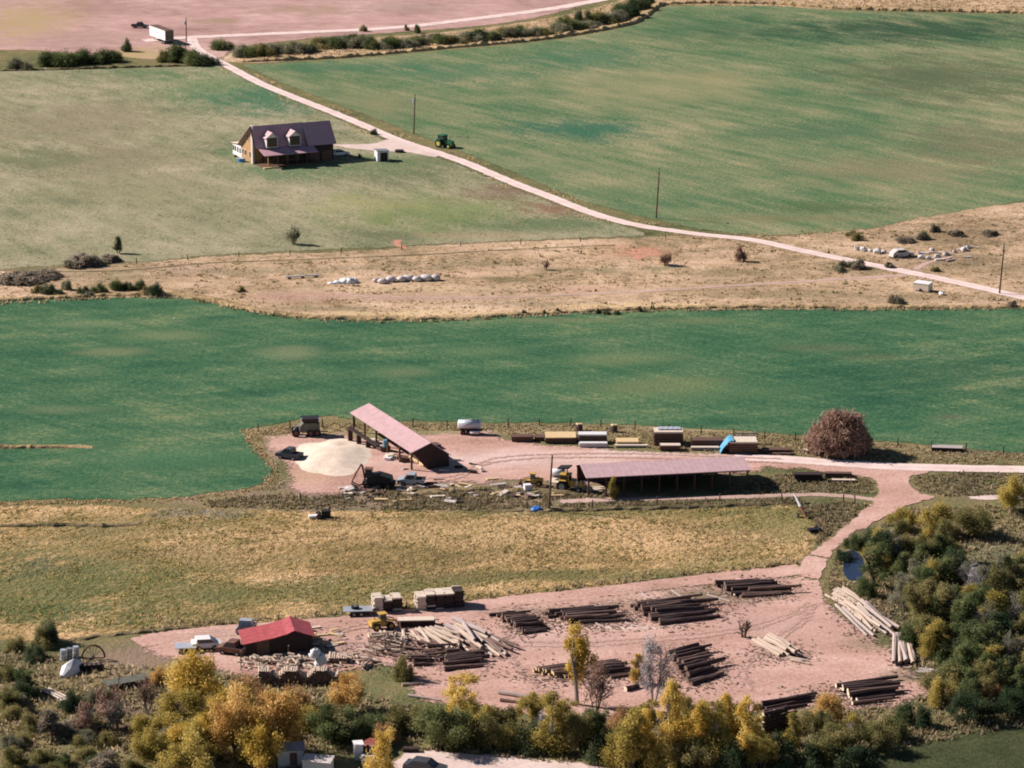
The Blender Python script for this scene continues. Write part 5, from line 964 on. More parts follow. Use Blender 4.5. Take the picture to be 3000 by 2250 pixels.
rng = np.random.default_rng(91); cs = [(1530, 1832, 70, 30, 500), (1720, 1815, 130, 34, 900), (1980, 1795, 140, 40, 1100), (2210, 1728, 110, 30, 700), (2550, 1810, 90, 60, 500), (2660, 1915, 50, 50, 300), (2290, 1915, 90, 30, 400), (1700, 1980, 150, 30, 900), (2040, 1965, 100, 50, 900), (2500, 2045, 150, 30, 800), (1260, 1895, 190, 60, 1600), (900, 1930, 150, 50, 900)]; pts = []
for (x, y, sx, sy, n) in cs:
    for _ in range(n): pts.append(P(x + rng.normal(0, sx * 0.6), y + rng.normal(0, sy * 0.6)))
c = np.array([(p.x, p.y, 0.13) for p in pts]); n = len(c); a = rng.uniform(0, 6.28, n); l = rng.uniform(0.06, 0.3, n); w_ = rng.uniform(0.04, 0.12, n); dx = np.stack([np.cos(a) * l, np.sin(a) * l, rng.uniform(-0.02, 0.05, n)], 1); dy = np.stack([-np.sin(a) * w_, np.cos(a) * w_, np.zeros(n)], 1)
ob = bpy.data.objects.new('bark_litter', np_mesh('bark_litter', np.stack([c - dx - dy, c + dx - dy, c + dx + dy, c - dx + dy], 1).reshape(-1, 3), 4, leaf_mat('bark flecks', [(0.10, 0.06, 0.05), (0.22, 0.14, 0.11), (0.60, 0.46, 0.34)], 0.0), rng.beta(1.2, 2.2, n))); COL.objects.link(ob); tag(ob, 'bark and chip litter scattered round the log piles', 'bark litter', kind='stuff')

# ------------------------------------------------------------------ lumber stacks
def lumber(px, py, W, D, Hh, label, mat='oldwood', top=None, yaw=0.0, courses=5, name='lumber_stack', z=0.0):
    t = thing(name, label, 'lumber', (px, py), yaw, 'stacked sawn lumber', z)
    b = MB()
    for k in range(3): b.box((W * (k - 1) * 0.38, D / 2, 0.06), (0.14, D, 0.12))
    b.build('bearer', M['darkwood'], t); ch_ = (Hh - 0.12) / courses
    for c in range(courses):
        m = MB(); nb = max(3, int(D / 0.3)); bw = D / nb; dx = R.uniform(-0.06, 0.06)
        for i in range(nb): m.box((dx + R.uniform(-0.05, 0.05), (i + 0.5) * bw, 0.12 + (c + 0.42) * ch_), (W * R.uniform(0.96, 1.0), bw * 0.93, ch_ * 0.78))
        m.build('board_course', M[top] if (top and c == courses - 1) else M[mat], t)
    return t
lumber(1530, 1296, 3.2, 1.6, 0.9, 'dark lumber stack at the left end of the row', 'oldwood', yaw=0.02)
lumber(1590, 1292, 2.4, 1.6, 0.6, 'low dark lumber stack beside the orange topped stack', 'oldwood')
lumber(1643, 1300, 4.7, 3.2, 1.0, 'wide lumber stack with orange boards on top', 'oldwood', 'freshwood', 0.02)
t = lumber(1737, 1300, 4.3, 1.6, 1.5, 'lumber stack with white top and dark band', 'oldwood', 'white', 0.0)
lumber(1738, 1312, 4.2, 0.9, 0.75, 'low white lumber bundle in front of the dark banded stack', 'white', 'white')
lumber(1838, 1308, 3.4, 2.2, 0.75, 'low stack of orange boards right of the white bundle', 'freshwood', 'freshwood')
lumber(1850, 1312, 5.0, 0.7, 0.4, 'thin pale beam bundle before the orange boards', 'palewood', 'palewood')
lumber(1958, 1306, 4.4, 2.4, 2.2, 'tallest lumber stack with cream top and white roofing sheet', 'oldwood', 'palewood', 0.0, 7)
lumber(1963, 1322, 3.0, 1.2, 0.95, 'low cream topped stack in front of the tallest stack', 'oldwood', 'palewood')
lumber(2072, 1312, 4.8, 1.6, 1.2, 'brown stack behind a low bundle left of the blue tarp', 'oldwood')
lumber(2065, 1320, 4.2, 0.8, 0.5, 'low pale bundle in front of the brown stack', 'greywood', 'palewood')
lumber(2178, 1330, 4.2, 3.0, 1.9, 'tall stack half covered by a sky blue tarp', 'oldwood', 'palewood', 0.0, 6)
lumber(2275, 1328, 4.2, 1.3, 0.55, 'low brown stack right of the blue tarp', 'oldwood')
lumber(2290, 1334, 4.0, 0.5, 0.3, 'thin brown bundle at the right end of the row', 'oldwood')
lumber(2368, 1412, 4.0, 1.4, 1.15, 'dark lumber stack between the long shed and the junction', 'darkwood', yaw=-0.03)
lumber(2455, 1402, 3.9, 1.0, 0.8, 'brown beam stack right of the dark one near the junction', 'oldwood', yaw=-0.05)
lumber(2472, 1414, 3.4, 0.7, 0.4, 'low beam bundle nearest the road junction', 'oldwood', 'palewood', yaw=-0.05)
lumber(1220, 1838, 4.6, 1.4, 0.95, 'dark beam stack with pale top beside the yellow loader', 'darkwood', 'palewood', 0.06)
lumber(2775, 1324, 4.6, 1.6, 0.65, 'dark flat lumber stack by the field fence', 'darkwood', 'greywood', -0.12)
lumber(1272, 1318, 2.4, 1.6, 0.7, 'small brown stack behind the pole barn corner', 'oldwood', yaw=0.5)
tp = thing('blue_tarp', 'sky blue tarp hanging over the end of the tall lumber stack', 'tarp', (2140, 1330), 0.0)
m = MB(); nx, ny = 7, 7
for i in range(nx):
    for j in range(ny):
        u, v = i / (nx - 1), j / (ny - 1); y = 3.1 * v - 0.15; s = u * 3.0
        if s < 0.8: x, z = 0.45 - s, 2.02
        else: x, z = -0.36 - (s - 0.8) * 0.55, max(0.06, 2.02 - (s - 0.8) * 0.93)
        m.v.append((x + 0.07 * math.sin(5 * v + i), y + 0.05 * math.sin(3 * i), z + 0.05 * math.sin(7 * v + 2 * i)))
for i in range(nx - 1):
    for j in range(ny - 1): m.f.append((i * ny + j, i * ny + j + 1, (i + 1) * ny + j + 1, (i + 1) * ny + j)); m.m.append(0)
m.build('sheet', M['bluetarp'], tp, True)
t = thing('roofing_sheet', 'white blue roofing sheet lying on the tallest lumber stack', 'sheet', (1962, 1300), 0, z=2.24); m = MB()
for k in range(9): m.box((-1.6 + k * 0.38, 0.6, 0.03 + 0.03 * (k % 2)), (0.38, 1.4, 0.04))
m.build('corrugated_sheet', M['tank'], t)
t = thing('wire_hurdle', 'pale grey panel standing behind the blue tarped stack', 'panel', (2186, 1300)); m = MB()
for k in range(8): m.box((-1.6 + k * 0.46, 0, 0.9), (0.05, 0.05, 1.5))
for z in (0.2, 0.7, 1.2, 1.62): m.box((0, 0, z), (3.4, 0.06, 0.16))
m.build('frame', M['greywood'], t)
for (x, y, lab) in [(1696, 1262, 'dark tree stump with orange board behind the lumber row'), (1798, 1265, 'dark stump topped with pale slab behind the lumber row')]:
    t = thing('cut_stump', lab, 'stump', (x, y)); m = MB(); m.cyl((0, 0, -0.02), (0.1, 0, 0.95), 0.55, 0.5, 10, 0, 1, 0.08); m.build('trunk', [BM['dark'], BM['cut']], t); m = MB(); m.box((0.1, 0, 1.06), (0.9, 0.7, 0.2), (0, 0.15, 0.4)); m.build('slab', M['freshwood'], t)
t = thing('slab_hut', 'heap of sawn rounds with a leaning plank beside the round bush', 'log rounds', (2385, 1328)); m = MB()
for i, (x, y, r, h) in enumerate([(-0.9, 0, 0.4, 0.5), (-0.3, -0.3, 0.35, 0.7), (0.35, 0, 0.4, 0.9), (1.0, -0.2, 0.5, 1.0), (0.1, 0.7, 0.45, 1.1), (-1.3, 0.5, 0.35, 0.5)]): m.cyl((x, y, 0), (x + 0.05, y, h), r, r * 0.95, 9, 0, 1, 0.07)
m.build('rounds', [BM['brown'], BM['palecut']], t); m = MB(); m.box((-0.7, 0.5, 1.35), (2.6, 0.3, 0.1), (0, 0.45, 0.3)); m.build('plank', M['palewood'], t)

# ------------------------------------------------------------------ slab wood stacks on the lane
def slab_stack(px, py, W, D, Hh, label, seed, peak=0.0):
    rg = random.Random(seed); t = thing('slab_wood_stack', label, 'wood stack', (px, py), math.radians(12), 'slab wood stacks'); m = MB(); rows = int(Hh / 0.2)
    for c in range(rows):
        z = 0.12 + c * 0.2; nb = int(D / 0.26)
        for i in range(nb):
            for sgm in range(int(W / 1.2)):
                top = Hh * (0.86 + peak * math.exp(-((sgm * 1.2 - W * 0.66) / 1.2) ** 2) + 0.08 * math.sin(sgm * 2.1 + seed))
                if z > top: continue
                m.box((sgm * 1.2 + 0.6 + rg.uniform(-0.12, 0.12), (i + 0.5) * 0.26, z + rg.uniform(-0.03, 0.03)), (1.16 * rg.uniform(0.85, 1.08), 0.25, 0.19), (rg.uniform(-0.1, 0.1), 0, rg.uniform(-0.04, 0.04)), 0 if (z > top - 0.22 or sgm == 0 or rg.random() < 0.04) else 1)  # top and left end coloured pale as sunlit, the rest dark as shaded
    o = m.build('slabs', [M['palewood'], M['shadedslab']], t); o['kind'] = 'stuff'; return t
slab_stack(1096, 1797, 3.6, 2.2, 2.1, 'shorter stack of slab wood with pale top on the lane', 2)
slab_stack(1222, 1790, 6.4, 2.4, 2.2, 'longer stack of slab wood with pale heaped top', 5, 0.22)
# firewood rows in front of the red shed
rg = random.Random(3)
def firewood(px, py, W, D, Hh, label, yaw, seed):
    rg = random.Random(seed); t = thing('firewood_row', label, 'firewood', (px, py), yaw, 'firewood before the red shed'); m = MB()
    for c in range(int(Hh / 0.26)):
        for i in range(int(W / 0.27)):
            if c > Hh / 0.26 * (0.75 + 0.3 * math.sin(i * 0.5 + seed)): continue
            m.cyl((i * 0.27 + rg.uniform(-0.06, 0.06), rg.uniform(-0.1, 0.1), 0.13 + c * 0.25), (i * 0.27 + rg.uniform(-0.1, 0.1), D + rg.uniform(-0.2, 0.2), 0.15 + c * 0.25 + rg.uniform(-0.05, 0.05)), rg.uniform(0.1, 0.16), None, 6, 0, 1)
    o = m.build('split_logs', [BM['tan'], BM['greycut']], t); o['kind'] = 'stuff'; return t  # log ends dark: the shade of the front put into their colour
firewood(760, 2008, 9.6, 1.6, 2.0, 'long dark fronted row of firewood below the red shed', 0.03, 1)
jumble('firewood_rounds', 'cream heap of sawn rounds at the left end below the red shed', (700, 1932), (770, 1962), 40, 0.7, 0.17, 'tan', 'palecut')
jumble('split_firewood_heap', 'cream heap of split firewood right under the red shed wall', (765, 1928), (915, 1962), 90, 0.8, 0.17, 'tan', 'palecut')
firewood(940, 1945, 3.4, 2.0, 0.9, 'dark firewood heap right of the white wrapped figure', 0.0, 4)
t = thing('sheet_wrapped_saw', 'white sheeting draped over an upright rack by the firewood', 'tarp', (932, 1972), 0.2); m = MB(); m.box((0, 0, 0.9), (0.7, 0.6, 1.8), (0, 0, 0.3), 0, 0.7); m.dome((-0.25, 0.1, 2.1), 0.8, 0.5, 1.0, 10, 5, 0, 0.18, 4); m.dome((0.3, -0.1, 1.2), 0.7, 0.5, 1.2, 10, 5, 0, 0.2, 5); m.build('sheet', M['whitetarp'], t, True); m = MB(); m.cyl((0.25, -0.3, -0.02), (0.28, -0.3, 1.6), 0.08); m.build('leg', M['freshwood'], t)
for i in range(26):                                           # sawn offcuts heaped behind the red shed
    x, y = R.uniform(875, 985), R.uniform(1840, 1895); o = MB(); L = R.uniform(0.6, 2.2); o.box((0, 0, 0.14), (L, R.uniform(0.2, 0.5), R.uniform(0.1, 0.28)), (R.uniform(-0.15, 0.15), R.uniform(-0.12, 0.12), 0)); ob = o.build('offcut_board', M[R.choice(['freshwood', 'palewood', 'greywood', 'freshwood', 'oldwood'])]); p = P(x, y); ob.location = (p.x, p.y, R.choice([0.02, 0.02, 0.28])); ob.rotation_euler = (0, 0, R.uniform(-0.6, 0.9)); tag(ob, 'sawn offcut board in the heap behind the red roofed shed', 'board', 'offcuts behind the red shed')

# ------------------------------------------------------------------ sawdust, rocks, mounds
def heap(name, label, cat, px, py, rx, ry_, rz_, mat, seed, kind=None):
    t = MB(); seg, rings = 30, 9; rg = random.Random(seed)
    for k in range(rings + 1):
        f = 1 - k / rings
        for q in range(seg):
            a = 2 * math.pi * q / seg; j = 1 + 0.28 * mnoise.noise(Vector((math.cos(a) * 1.5, math.sin(a) * 1.5, seed + f))) + 0.05 * rg.uniform(-1, 1)
            t.v.append((rx * f * j * math.cos(a), ry_ * f * j * math.sin(a), rz_ * (0.5 + 0.5 * math.cos(math.pi * f ** 1.15)) * (1 + (0.06 * rg.uniform(-1, 1) if f > 0.25 else 0)) - (0.06 if k == 0 else 0)))
    for k in range(rings):
        for q in range(seg): t.f.append((k * seg + q, k * seg + (q + 1) % seg, (k + 1) * seg + (q + 1) % seg, (k + 1) * seg + q)); t.m.append(0)
    t.f.append(tuple(rings * seg + q for q in range(seg))); t.m.append(0)
    o = t.build(name, mat, None, True); p = P(px, py); o.location = (p.x, p.y, 0.06); return tag(o, label, cat, kind=kind)
heap('sawdust_pile', 'large cream sawdust pile beside the pole barn', 'sawdust', 975, 1336, 6.2, 9.8, 1.0, M['sawdust'], 2)
heap('sawdust_patch', 'small pale sawdust patch below the grapple machine', 'sawdust', 1027, 1432, 1.5, 1.6, 0.3, M['sawdust'], 7)
osoil_m = ground_mat('orange soil patch', [(0.36, (0.46, 0.22, 0.14)), (0.64, (0.62, 0.34, 0.23))], edge=0.8)
for px_ in ([(1143, 702), (1163, 697), (1180, 712), (1197, 722), (1194, 736), (1170, 727), (1150, 716)], [(1835, 728), (1880, 722), (1925, 732), (1950, 748), (1900, 752), (1880, 765), (1840, 750)]):
    sheet('bare_soil_patch', px_, 0.045, osoil_m, jit=0.8)
def rock(px, py, s, label, group, mat='rock', name='rock', cat='rock', sy=None, sz=None):
    m = MB(); m.dome((0, 0, 0), s, sy or s * 0.8, sz or s * 0.7, 9, 5, 0, 0.16, int(px * 7 + py), True); o = m.build(name, M[mat]); p = P(px, py); o.location = (p.x, p.y, (sz or s * 0.7) * 0.55); o.rotation_euler = (0, 0, R.uniform(0, 3)); return tag(o, label, cat, group)
for i, x in enumerate((1098, 1124, 1148, 1172, 1198, 1222, 1248, 1275)):
    t = thing('wrapped_bale', ['leftmost, smallest', 'second', 'third', 'fourth', 'fifth', 'sixth', 'seventh', 'last, grey'][i] + ' bale in the row of wrapped bales on the strip', 'bale', (x + R.uniform(-4, 4), 829 - i * 1.4 + R.uniform(-3, 3)), R.uniform(-0.6, 0.6), 'row of wrapped bales')
    rb = [0.55, 0.7, 0.78, 0.74, 0.8, 0.72, 0.84, 0.8][i]; m = MB(); m.dome((0, 0, rb * 0.62), rb * R.uniform(1.1, 1.5), rb * R.uniform(0.9, 1.15), rb * 0.75, 11, 8, 0, 0.09, i + 3, True); m.build('wrap', M['dullwrap'] if i < 7 else M['rock'], t, True)
t = thing('tarped_heap', 'low white covered heap left of the wrapped bales', 'heap', (1008, 830), 0.1); m = MB()
for k, (x, y, sx, sz) in enumerate([(-2.2, 0, 0.9, 0.3), (-1.1, 0.3, 1.0, 0.5), (0.1, 0.5, 1.2, 0.8), (1.2, 0.2, 1.1, 0.95), (2.0, 0.6, 0.7, 0.8)]): m.dome((x, y, 0.0), sx, sx * 0.8, sz, 10, 4, 0, 0.2, k + 40)
m.build('sheet', M['whitetarp'], t, True)
t = thing('white_pipe', 'long white pipe resting on blocks on the straw strip', 'pipe', (835, 818), yaw_of((835, 818), (932, 812))); m = MB(); m.cyl((0, 0, 0.42), (6.6, 0, 0.42), 0.16, 0.16, 8); m.build('pipe', M['white'], t)
for x in (0.8, 3.3, 5.8): m = MB(); m.box((x, 0, 0.12), (0.5, 0.6, 0.28)); m.build('block', M['oldwood'], t)
for i, (x, y, s) in enumerate([(2510, 732, 0.7), (2530, 735, 0.8), (2550, 738, 0.6), (2570, 742, 0.9), (2590, 741, 0.6), (2700, 758, 0.8), (2720, 760, 0.6), (2745, 757, 0.8), (2770, 748, 0.7), (2795, 740, 0.5), (2823, 735, 0.8), (2835, 728, 0.6), (2690, 745, 0.5), (2640, 752, 0.6), (2730, 735, 0.6)]):
    rock(x, y, s, 'pale boulder in the rubble beyond the farm road', 'rubble boulders')
t = thing('wrecked_car', 'pale wrecked car body lying in the rubble beyond the road', 'car', (2640, 752), 0.35); m = MB(); m.prism([(-2.2, 0.2), (2.2, 0.2), (2.3, 0.75), (1.3, 0.95), (0.6, 1.5), (-1.2, 1.5), (-2.0, 0.95)], -0.85, 0.85); m.build('body', M['rock'], t)
for x in (-1.4, 1.4):
    for y in (-0.86, 0.86): m = MB(); m.cyl((x, y - 0.08, 0.3), (x, y + 0.08, 0.3), 0.3, None, 10); m.build('wheel', M['rust'], t)
m = MB(); m.box((-0.3, 0, 1.22), (1.6, 1.74, 0.4)); m.build('window', M['blacksteel'], t)
for i in range(12):
    x, y = R.uniform(2690, 2860), R.uniform(725, 765); o = MB(); o.box((0, 0, 0.15), (R.uniform(1, 3.2), R.uniform(0.2, 0.6), 0.22), (0.1, R.uniform(-0.1, 0.1), 0)); ob = o.build('scrap_beam', M[R.choice(['greywood', 'rock', 'oldwood', 'palewood'])]); p = P(x, y); ob.location = (p.x, p.y, 0.04); ob.rotation_euler = (0, 0, R.uniform(-0.5, 0.8)); tag(ob, 'grey scrap beam strewn over the rubble beyond the farm road', 'beam', 'scrap beams in the rubble')
t = thing('white_box', 'white lidded box trailer below the farm road at the right', 'box', (2703, 852), -0.55); m = MB(); m.box((0, 0, 0.85), (3.0, 1.9, 1.3)); m.build('body', M['palewood'], t); m = MB(); m.box((0, 0, 1.56), (3.1, 2.0, 0.12), (0.06, 0, 0)); m.build('lid', M['white'], t)
for y in (-0.95, 0.95): m = MB(); m.cyl((0, y - 0.08, 0.3), (0, y + 0.08, 0.3), 0.3, None, 10); m.build('wheel', M['tyre'], t)
rock(2758, 864, 0.6, 'small white block right of the white box trailer', None, 'white', 'white_block', 'block')
rock(512, 934, 0.18, 'tiny white marker stone in the green field', None, 'white', 'marker_stone', 'stone')
rock(135, 203, 0.35, 'tiny white stone at the hedge corner above the pasture', None, 'white', 'marker_stone', 'stone')
for i in range(110):                                          # scrap in the weeds south of the barn
    if i < 34: x, y = R.uniform(1000, 1400), R.uniform(1428, 1470)
    elif i < 56: x, y = R.uniform(1440, 1640), R.uniform(1418, 1462)
    elif i > 80: x, y = (R.uniform(1440, 1660), R.uniform(1400, 1460)) if i % 2 else (R.uniform(1010, 1420), R.uniform(1425, 1475))
    else: x, y = R.uniform(1180, 1420), R.uniform(1350, 1385) if R.random() < 0.4 else R.uniform(1418, 1440)
    o = MB(); o.box((0, 0, 0.12), (R.uniform(0.5, 2.2), R.uniform(0.25, 0.8), R.uniform(0.12, 0.4)), (R.uniform(-0.2, 0.2), R.uniform(-0.2, 0.2), 0)); ob = o.build('scrap_piece', M[R.choice(['greywood', 'oldwood', 'rust', 'palewood', 'darkwood', 'freshwood', 'rock'])]); p = P(x, y); ob.location = (p.x, p.y, 0.04); ob.rotation_euler = (0, 0, R.uniform(-1, 1))
    tag(ob, ['scrap piece in the weedy ground below the pole barn', 'scrap piece in the litter left of the long shed', 'scrap piece on the bare ground between barn and weeds'][0 if i < 34 or i > 80 and i % 2 == 0 else 1 if i < 56 or i > 80 else 2], 'scrap', 'scrap litter ' + 'abc'[0 if i < 34 or i > 80 and i % 2 == 0 else 1 if i < 56 or i > 80 else 2])

# ------------------------------------------------------------------ vehicles and machines
def wheel(parent, x, y, r, w, rim='greysteel', n=14):
    m = MB(); m.cyl((x, y - w / 2, r), (x, y + w / 2, r), r, None, n); o = m.build('wheel', M['tyre'], parent)
    m = MB(); m.cyl((x, y - w / 2 - 0.02, r), (x, y + w / 2 + 0.02, r), r * 0.55, None, 10); m.build('rim', M[rim], o); return o
def car(name, label, px, py, yaw, paint, pickup=False, L=4.6):
    t = thing(name, label, 'pickup' if pickup else 'car', (px, py), yaw); h = L / 2; wd = 0.9
    if pickup: body = [(-h, 0.45), (h, 0.4), (h + 0.05, 0.85), (0.95, 1.05), (0.55, 1.0), (-h, 1.0)]; cab = [(-0.75, 1.0), (1.0, 1.02), (0.45, 1.68), (-0.6, 1.7)]
    else: body = [(-h, 0.4), (h, 0.35), (h + 0.05, 0.75), (1.1, 0.95), (-h + 0.1, 1.0)]; cab = [(-h + 0.5, 0.97), (1.25, 0.95), (0.5, 1.45), (-1.2, 1.48)]
    m = MB(); m.prism(body, -wd, wd); b = m.build('body', M[paint], t)
    m = MB(); m.prism(cab, -wd * 0.88, wd * 0.88); c = m.build('cabin', M[paint], t)
    m = MB(); mx = (cab[0][0] + cab[1][0]) / 2; m.prism([(x * 0.86 + mx * 0.14, z * 0.8 + 1.25 * 0.2) for x, z in cab], -wd * 0.895, wd * 0.895); m.build('side_window', M['glass'], c)
    (x1, z1), (x2, z2) = cab[1], cab[2]; m = MB(); m.face([(x1 - 0.03, -0.7, z1 + 0.09), (x1 - 0.03, 0.7, z1 + 0.09), (x2 + 0.07, 0.65, z2 - 0.04), (x2 + 0.07, -0.65, z2 - 0.04)]); m.build('windscreen', M['glass'], c)
    if pickup: m = MB(); m.box((-h / 2 - 0.35, 0, 1.02), (h - 0.4, 1.5, 0.06)); m.build('cargo_bed', M['blacksteel'], t)
    for x in (-h + 0.85, h - 0.85):
        for y in (-wd + 0.08, wd - 0.08): wheel(t, x, y, 0.34, 0.22)
    for y in (-0.6, 0.6): m = MB(); m.box((h + 0.03, y, 0.68), (0.06, 0.3, 0.14)); m.build('headlight', M['white'], t)
    return t
car('parked_car', 'white car parked in the shade beside the farmhouse', 993, 457, 0.5, 'white')
car('pickup_truck', 'pickup with pale hood and dark bed parked below the pole barn', 1205, 1420, math.pi - 0.1, 'greypaint', True, 3.8)
car('parked_pickup', 'dark pickup parked behind the white trailer', 410, 82, math.radians(-15), 'darkpaint', True)
car('dark_pickup', 'small dark vehicle beside the sawdust pile', 848, 1344, math.radians(155), 'darkpaint', True, 3.8)
car('white_car', 'white topped car parked left of the red shed', 604, 1900, math.radians(12), 'white', False, 3.6)
car('street_car', 'dark car cut by the bottom edge on the street', 1245, 2262, math.radians(-18), 'darkpaint')
car('red_pickup', 'old rusty red truck parked against the red shed', 682, 1915, math.radians(160), 'rust', True, 3.6)
car('maroon_car', 'maroon car half hidden by the upright yellow tree', 1095, 2205, math.radians(60), 'red')
car('spare_car', 'dark vehicle roof showing behind the red shed', 722, 1852, math.radians(80), 'greypaint', True, 3.6)
# semi trailer
t = thing('semi_trailer', 'white box trailer parked by the upper farm road', 'trailer', (474, 122), yaw_of((432, 110), (490, 131)))
m = MB(); m.box((0, 0, 2.45), (11.6, 2.5, 2.7)); m.build('box', M['white'], t); m = MB(); m.box((0, 0, 3.84), (11.7, 2.56, 0.08)); m.build('roof', M['oldwood'], t)
for y in (-0.62, 0.62): m = MB(); m.box((5.83, y, 2.45), (0.05, 1.2, 2.55)); m.build('rear_door', M['olivesteel'], t)
m = MB(); m.box((0, 0, 1.0), (11.0, 1.0, 0.2)); m.build('chassis', M['blacksteel'], t)
for x in (3.2, 4.5):
    for y in (-1.05, 1.05): wheel(t, x, y, 0.5, 0.3)
for y in (-0.8, 0.8): m = MB(); m.box((-3.6, y, 0.5), (0.12, 0.12, 1.0)); m.build('landing_leg', M['blacksteel'], t)
m = MB()
for k in range(6): m.box((-1.6 + k * 0.5, -1.262, 2.6), (0.34, 0.02, 0.22))
m.build('faded_marking', M['tank'], t)
# green tractor
def tractor(name, label, px, py, yaw, paint, rim, canopy=True, s=1.0):
    t = thing(name, label, 'tractor', (px, py), yaw); t.scale = (s, s, s)
    m = MB(); m.prism([(0.1, 0.75), (2.1, 0.7), (2.15, 1.35), (1.9, 1.5), (0.1, 1.6)], -0.36, 0.36); m.build('hood', M[paint], t)
    m = MB(); m.box((-0.7, 0, 0.85), (1.8, 0.7, 0.5)); m.build('chassis', M['blacksteel'], t)
    m = MB(); m.prism([(-1.2, 1.1), (0.1, 1.1), (0.0, 2.35), (-1.15, 2.35)], -0.62, 0.62); c = m.build('cab', M['glass'], t)
    m = MB(); m.box((-0.58, 0, 2.42), (1.5, 1.5, 0.16)); m.build('cab_roof', M[paint], c)
    for x in (-1.18, 0.08):
        for y in (-0.63, 0.63): m = MB(); m.box((x, y, 1.7), (0.08, 0.08, 1.3)); m.build('cab_post', M[paint], c)
    for y in (-0.85, 0.85):
        wheel(t, -0.8, y, 0.82, 0.45, rim); wheel(t, 1.6, y * 0.85, 0.45, 0.28, rim)
        m = MB(); m.box((-0.8, y, 1.68), (1.2, 0.48, 0.08)); m.build('fender', M[paint], t)
    m = MB(); m.cyl((1.3, 0.15, 1.45), (1.3, 0.15, 2.2), 0.05); m.build('exhaust', M['blacksteel'], t); return t
tractor('farm_tractor', 'green tractor standing in the hay field beside the farm road', 1303, 432, math.radians(-40), 'green', 'lime', s=1.15)
tr = tractor('canopy_tractor', 'yellow and black tractor with raised roof beside the long shed', 1668, 1438, math.radians(-20), 'yellow', 'greysteel', s=1.0)
for x, y in ((-1.1, 0.4), (-0.2, -0.4)): m = MB(); m.box((x, y, 2.9), (0.12, 0.12, 1.0)); m.build('canopy_post', M['blacksteel'], tr)
m = MB(); m.box((-0.7, 0, 3.45), (1.7, 1.6, 0.18), (0, -0.12, 0)); m.build('canopy', M['blacksteel'], tr)
# wheel loader
def loader(name, label, px, py, yaw, s=1.0, cabw='yellow'):
    t = thing(name, label, 'loader', (px, py), yaw); t.scale = (s, s, s)
    m = MB(); m.prism([(-2.2, 0.7), (1.4, 0.7), (1.4, 1.1), (0.1, 1.3), (-0.4, 1.7), (-2.2, 1.6)], -0.7, 0.7); m.build('body', M['yellow'], t)
    m = MB(); m.box((-0.1, 0, 1.9), (1.1, 1.1, 1.3), taper=0.9); c = m.build('cab', M['glass'], t); m = MB(); m.box((-0.1, 0, 2.62), (1.3, 1.3, 0.14)); m.build('cab_roof', M[cabw], c)
    for y in (-0.75, 0.75): m = MB(); m.tube([(0.6, y, 1.7), (1.9, y, 1.35), (2.6, y, 0.6)], [0.12, 0.12, 0.1], 5); m.build('lift_arm', M['yellow'], t)
    m = MB(); m.prism([(2.5, 0.15), (3.4, 0.1), (3.4, 0.2), (2.75, 0.35), (2.65, 1.0), (2.5, 1.0)], -1.1, 1.1); m.build('bucket', M['rust'], t)
    for x in (-1.4, 1.0):
        for y in (-0.9, 0.9): wheel(t, x, y, 0.65, 0.42, 'yellow')
    m = MB(); m.cyl((-1.3, 0.3, 1.6), (-1.3, 0.3, 2.2), 0.06); m.build('exhaust', M['blacksteel'], t); return t
loader('yellow_loader', 'small yellow loader behind the great log heap', 1122, 1842, math.radians(25), 0.78)
loader('yellow_forklift', 'yellow loader with dark arm left of the utility pole', 1560, 1422, math.radians(172), 0.68)
# tank trailer
t = thing('tank_trailer', 'pale grey tank trailer beside the fence behind the barn', 'trailer', (1376, 1272), math.radians(-3)); m = MB()
m.cyl((-1.6, 0, 1.55), (1.6, 0, 1.55), 0.72, None, 18); m.build('tank', M['tank'], t, True)
for sx in (-1, 1): m = MB(); m.dome((sx * 1.6, 0, 1.55), 0.22, 0.72, 0.72, 14, 6, 0, 0, 0, True); m.build('tank_end', M['white'], t, True)
m = MB(); m.cyl((0.3, 0, 2.2), (0.3, 0, 2.42), 0.25, None, 10); m.build('hatch', M['greysteel'], t)
m = MB(); m.box((0, 0, 0.72), (3.9, 1.0, 0.16)); m.box((-2.2, 0, 0.6), (0.9, 0.14, 0.12)); m.build('chassis', M['rust'], t)
for x in (-1.0, -0.2, 1.2):
    for y in (-0.6, 0.6): wheel(t, x, y, 0.36, 0.22, 'rust')
m = MB(); m.cyl((0.1, -0.95, 0.55), (1.5, -0.95, 0.55), 0.24, None, 10); m.build('side_tank', M['white'], t, True)
# old thresher
t = thing('old_thresher', 'old dark threshing machine at the corner of the green field', 'machine', (905, 1275), math.radians(8)); m = MB()
m.prism([(-1.4, 0.7), (1.6, 0.6), (1.6, 1.9), (0.9, 2.1), (-0.9, 2.1), (-1.4, 1.6)], -0.9, 0.9); m.build('body', M['olivesteel'], t)
m = MB(); m.box((0.2, 0, 2.5), (2.2, 1.6, 0.6), (0, 0, 0), 0, 1.25); m.build('hopper', M['blacksteel'], t)
for sx in (-1.15, 1.5): m = MB(); m.box((sx, -0.9, 2.75), (0.25, 0.1, 0.3)); m.build('lamp', M['white'], t)
m = MB(); m.tube([(-1.2, 0.2, 1.6), (-2.0, 0.2, 1.2), (-2.3, 0.2, 0.5)], [0.16, 0.16, 0.2], 6); m.build('chute', M['greysteel'], t)
wheel(t, -2.0, -0.8, 0.62, 0.28, 'rust'); wheel(t, -2.0, 0.8, 0.62, 0.28, 'rust')
for x in (0.2, 1.2):
    for y in (-0.95, 0.95): wheel(t, x, y, 0.55, 0.3, 'rust')
m = MB(); m.box((2.2, 0, 0.5), (1.4, 0.12, 0.12)); m.build('drawbar', M['rust'], t)
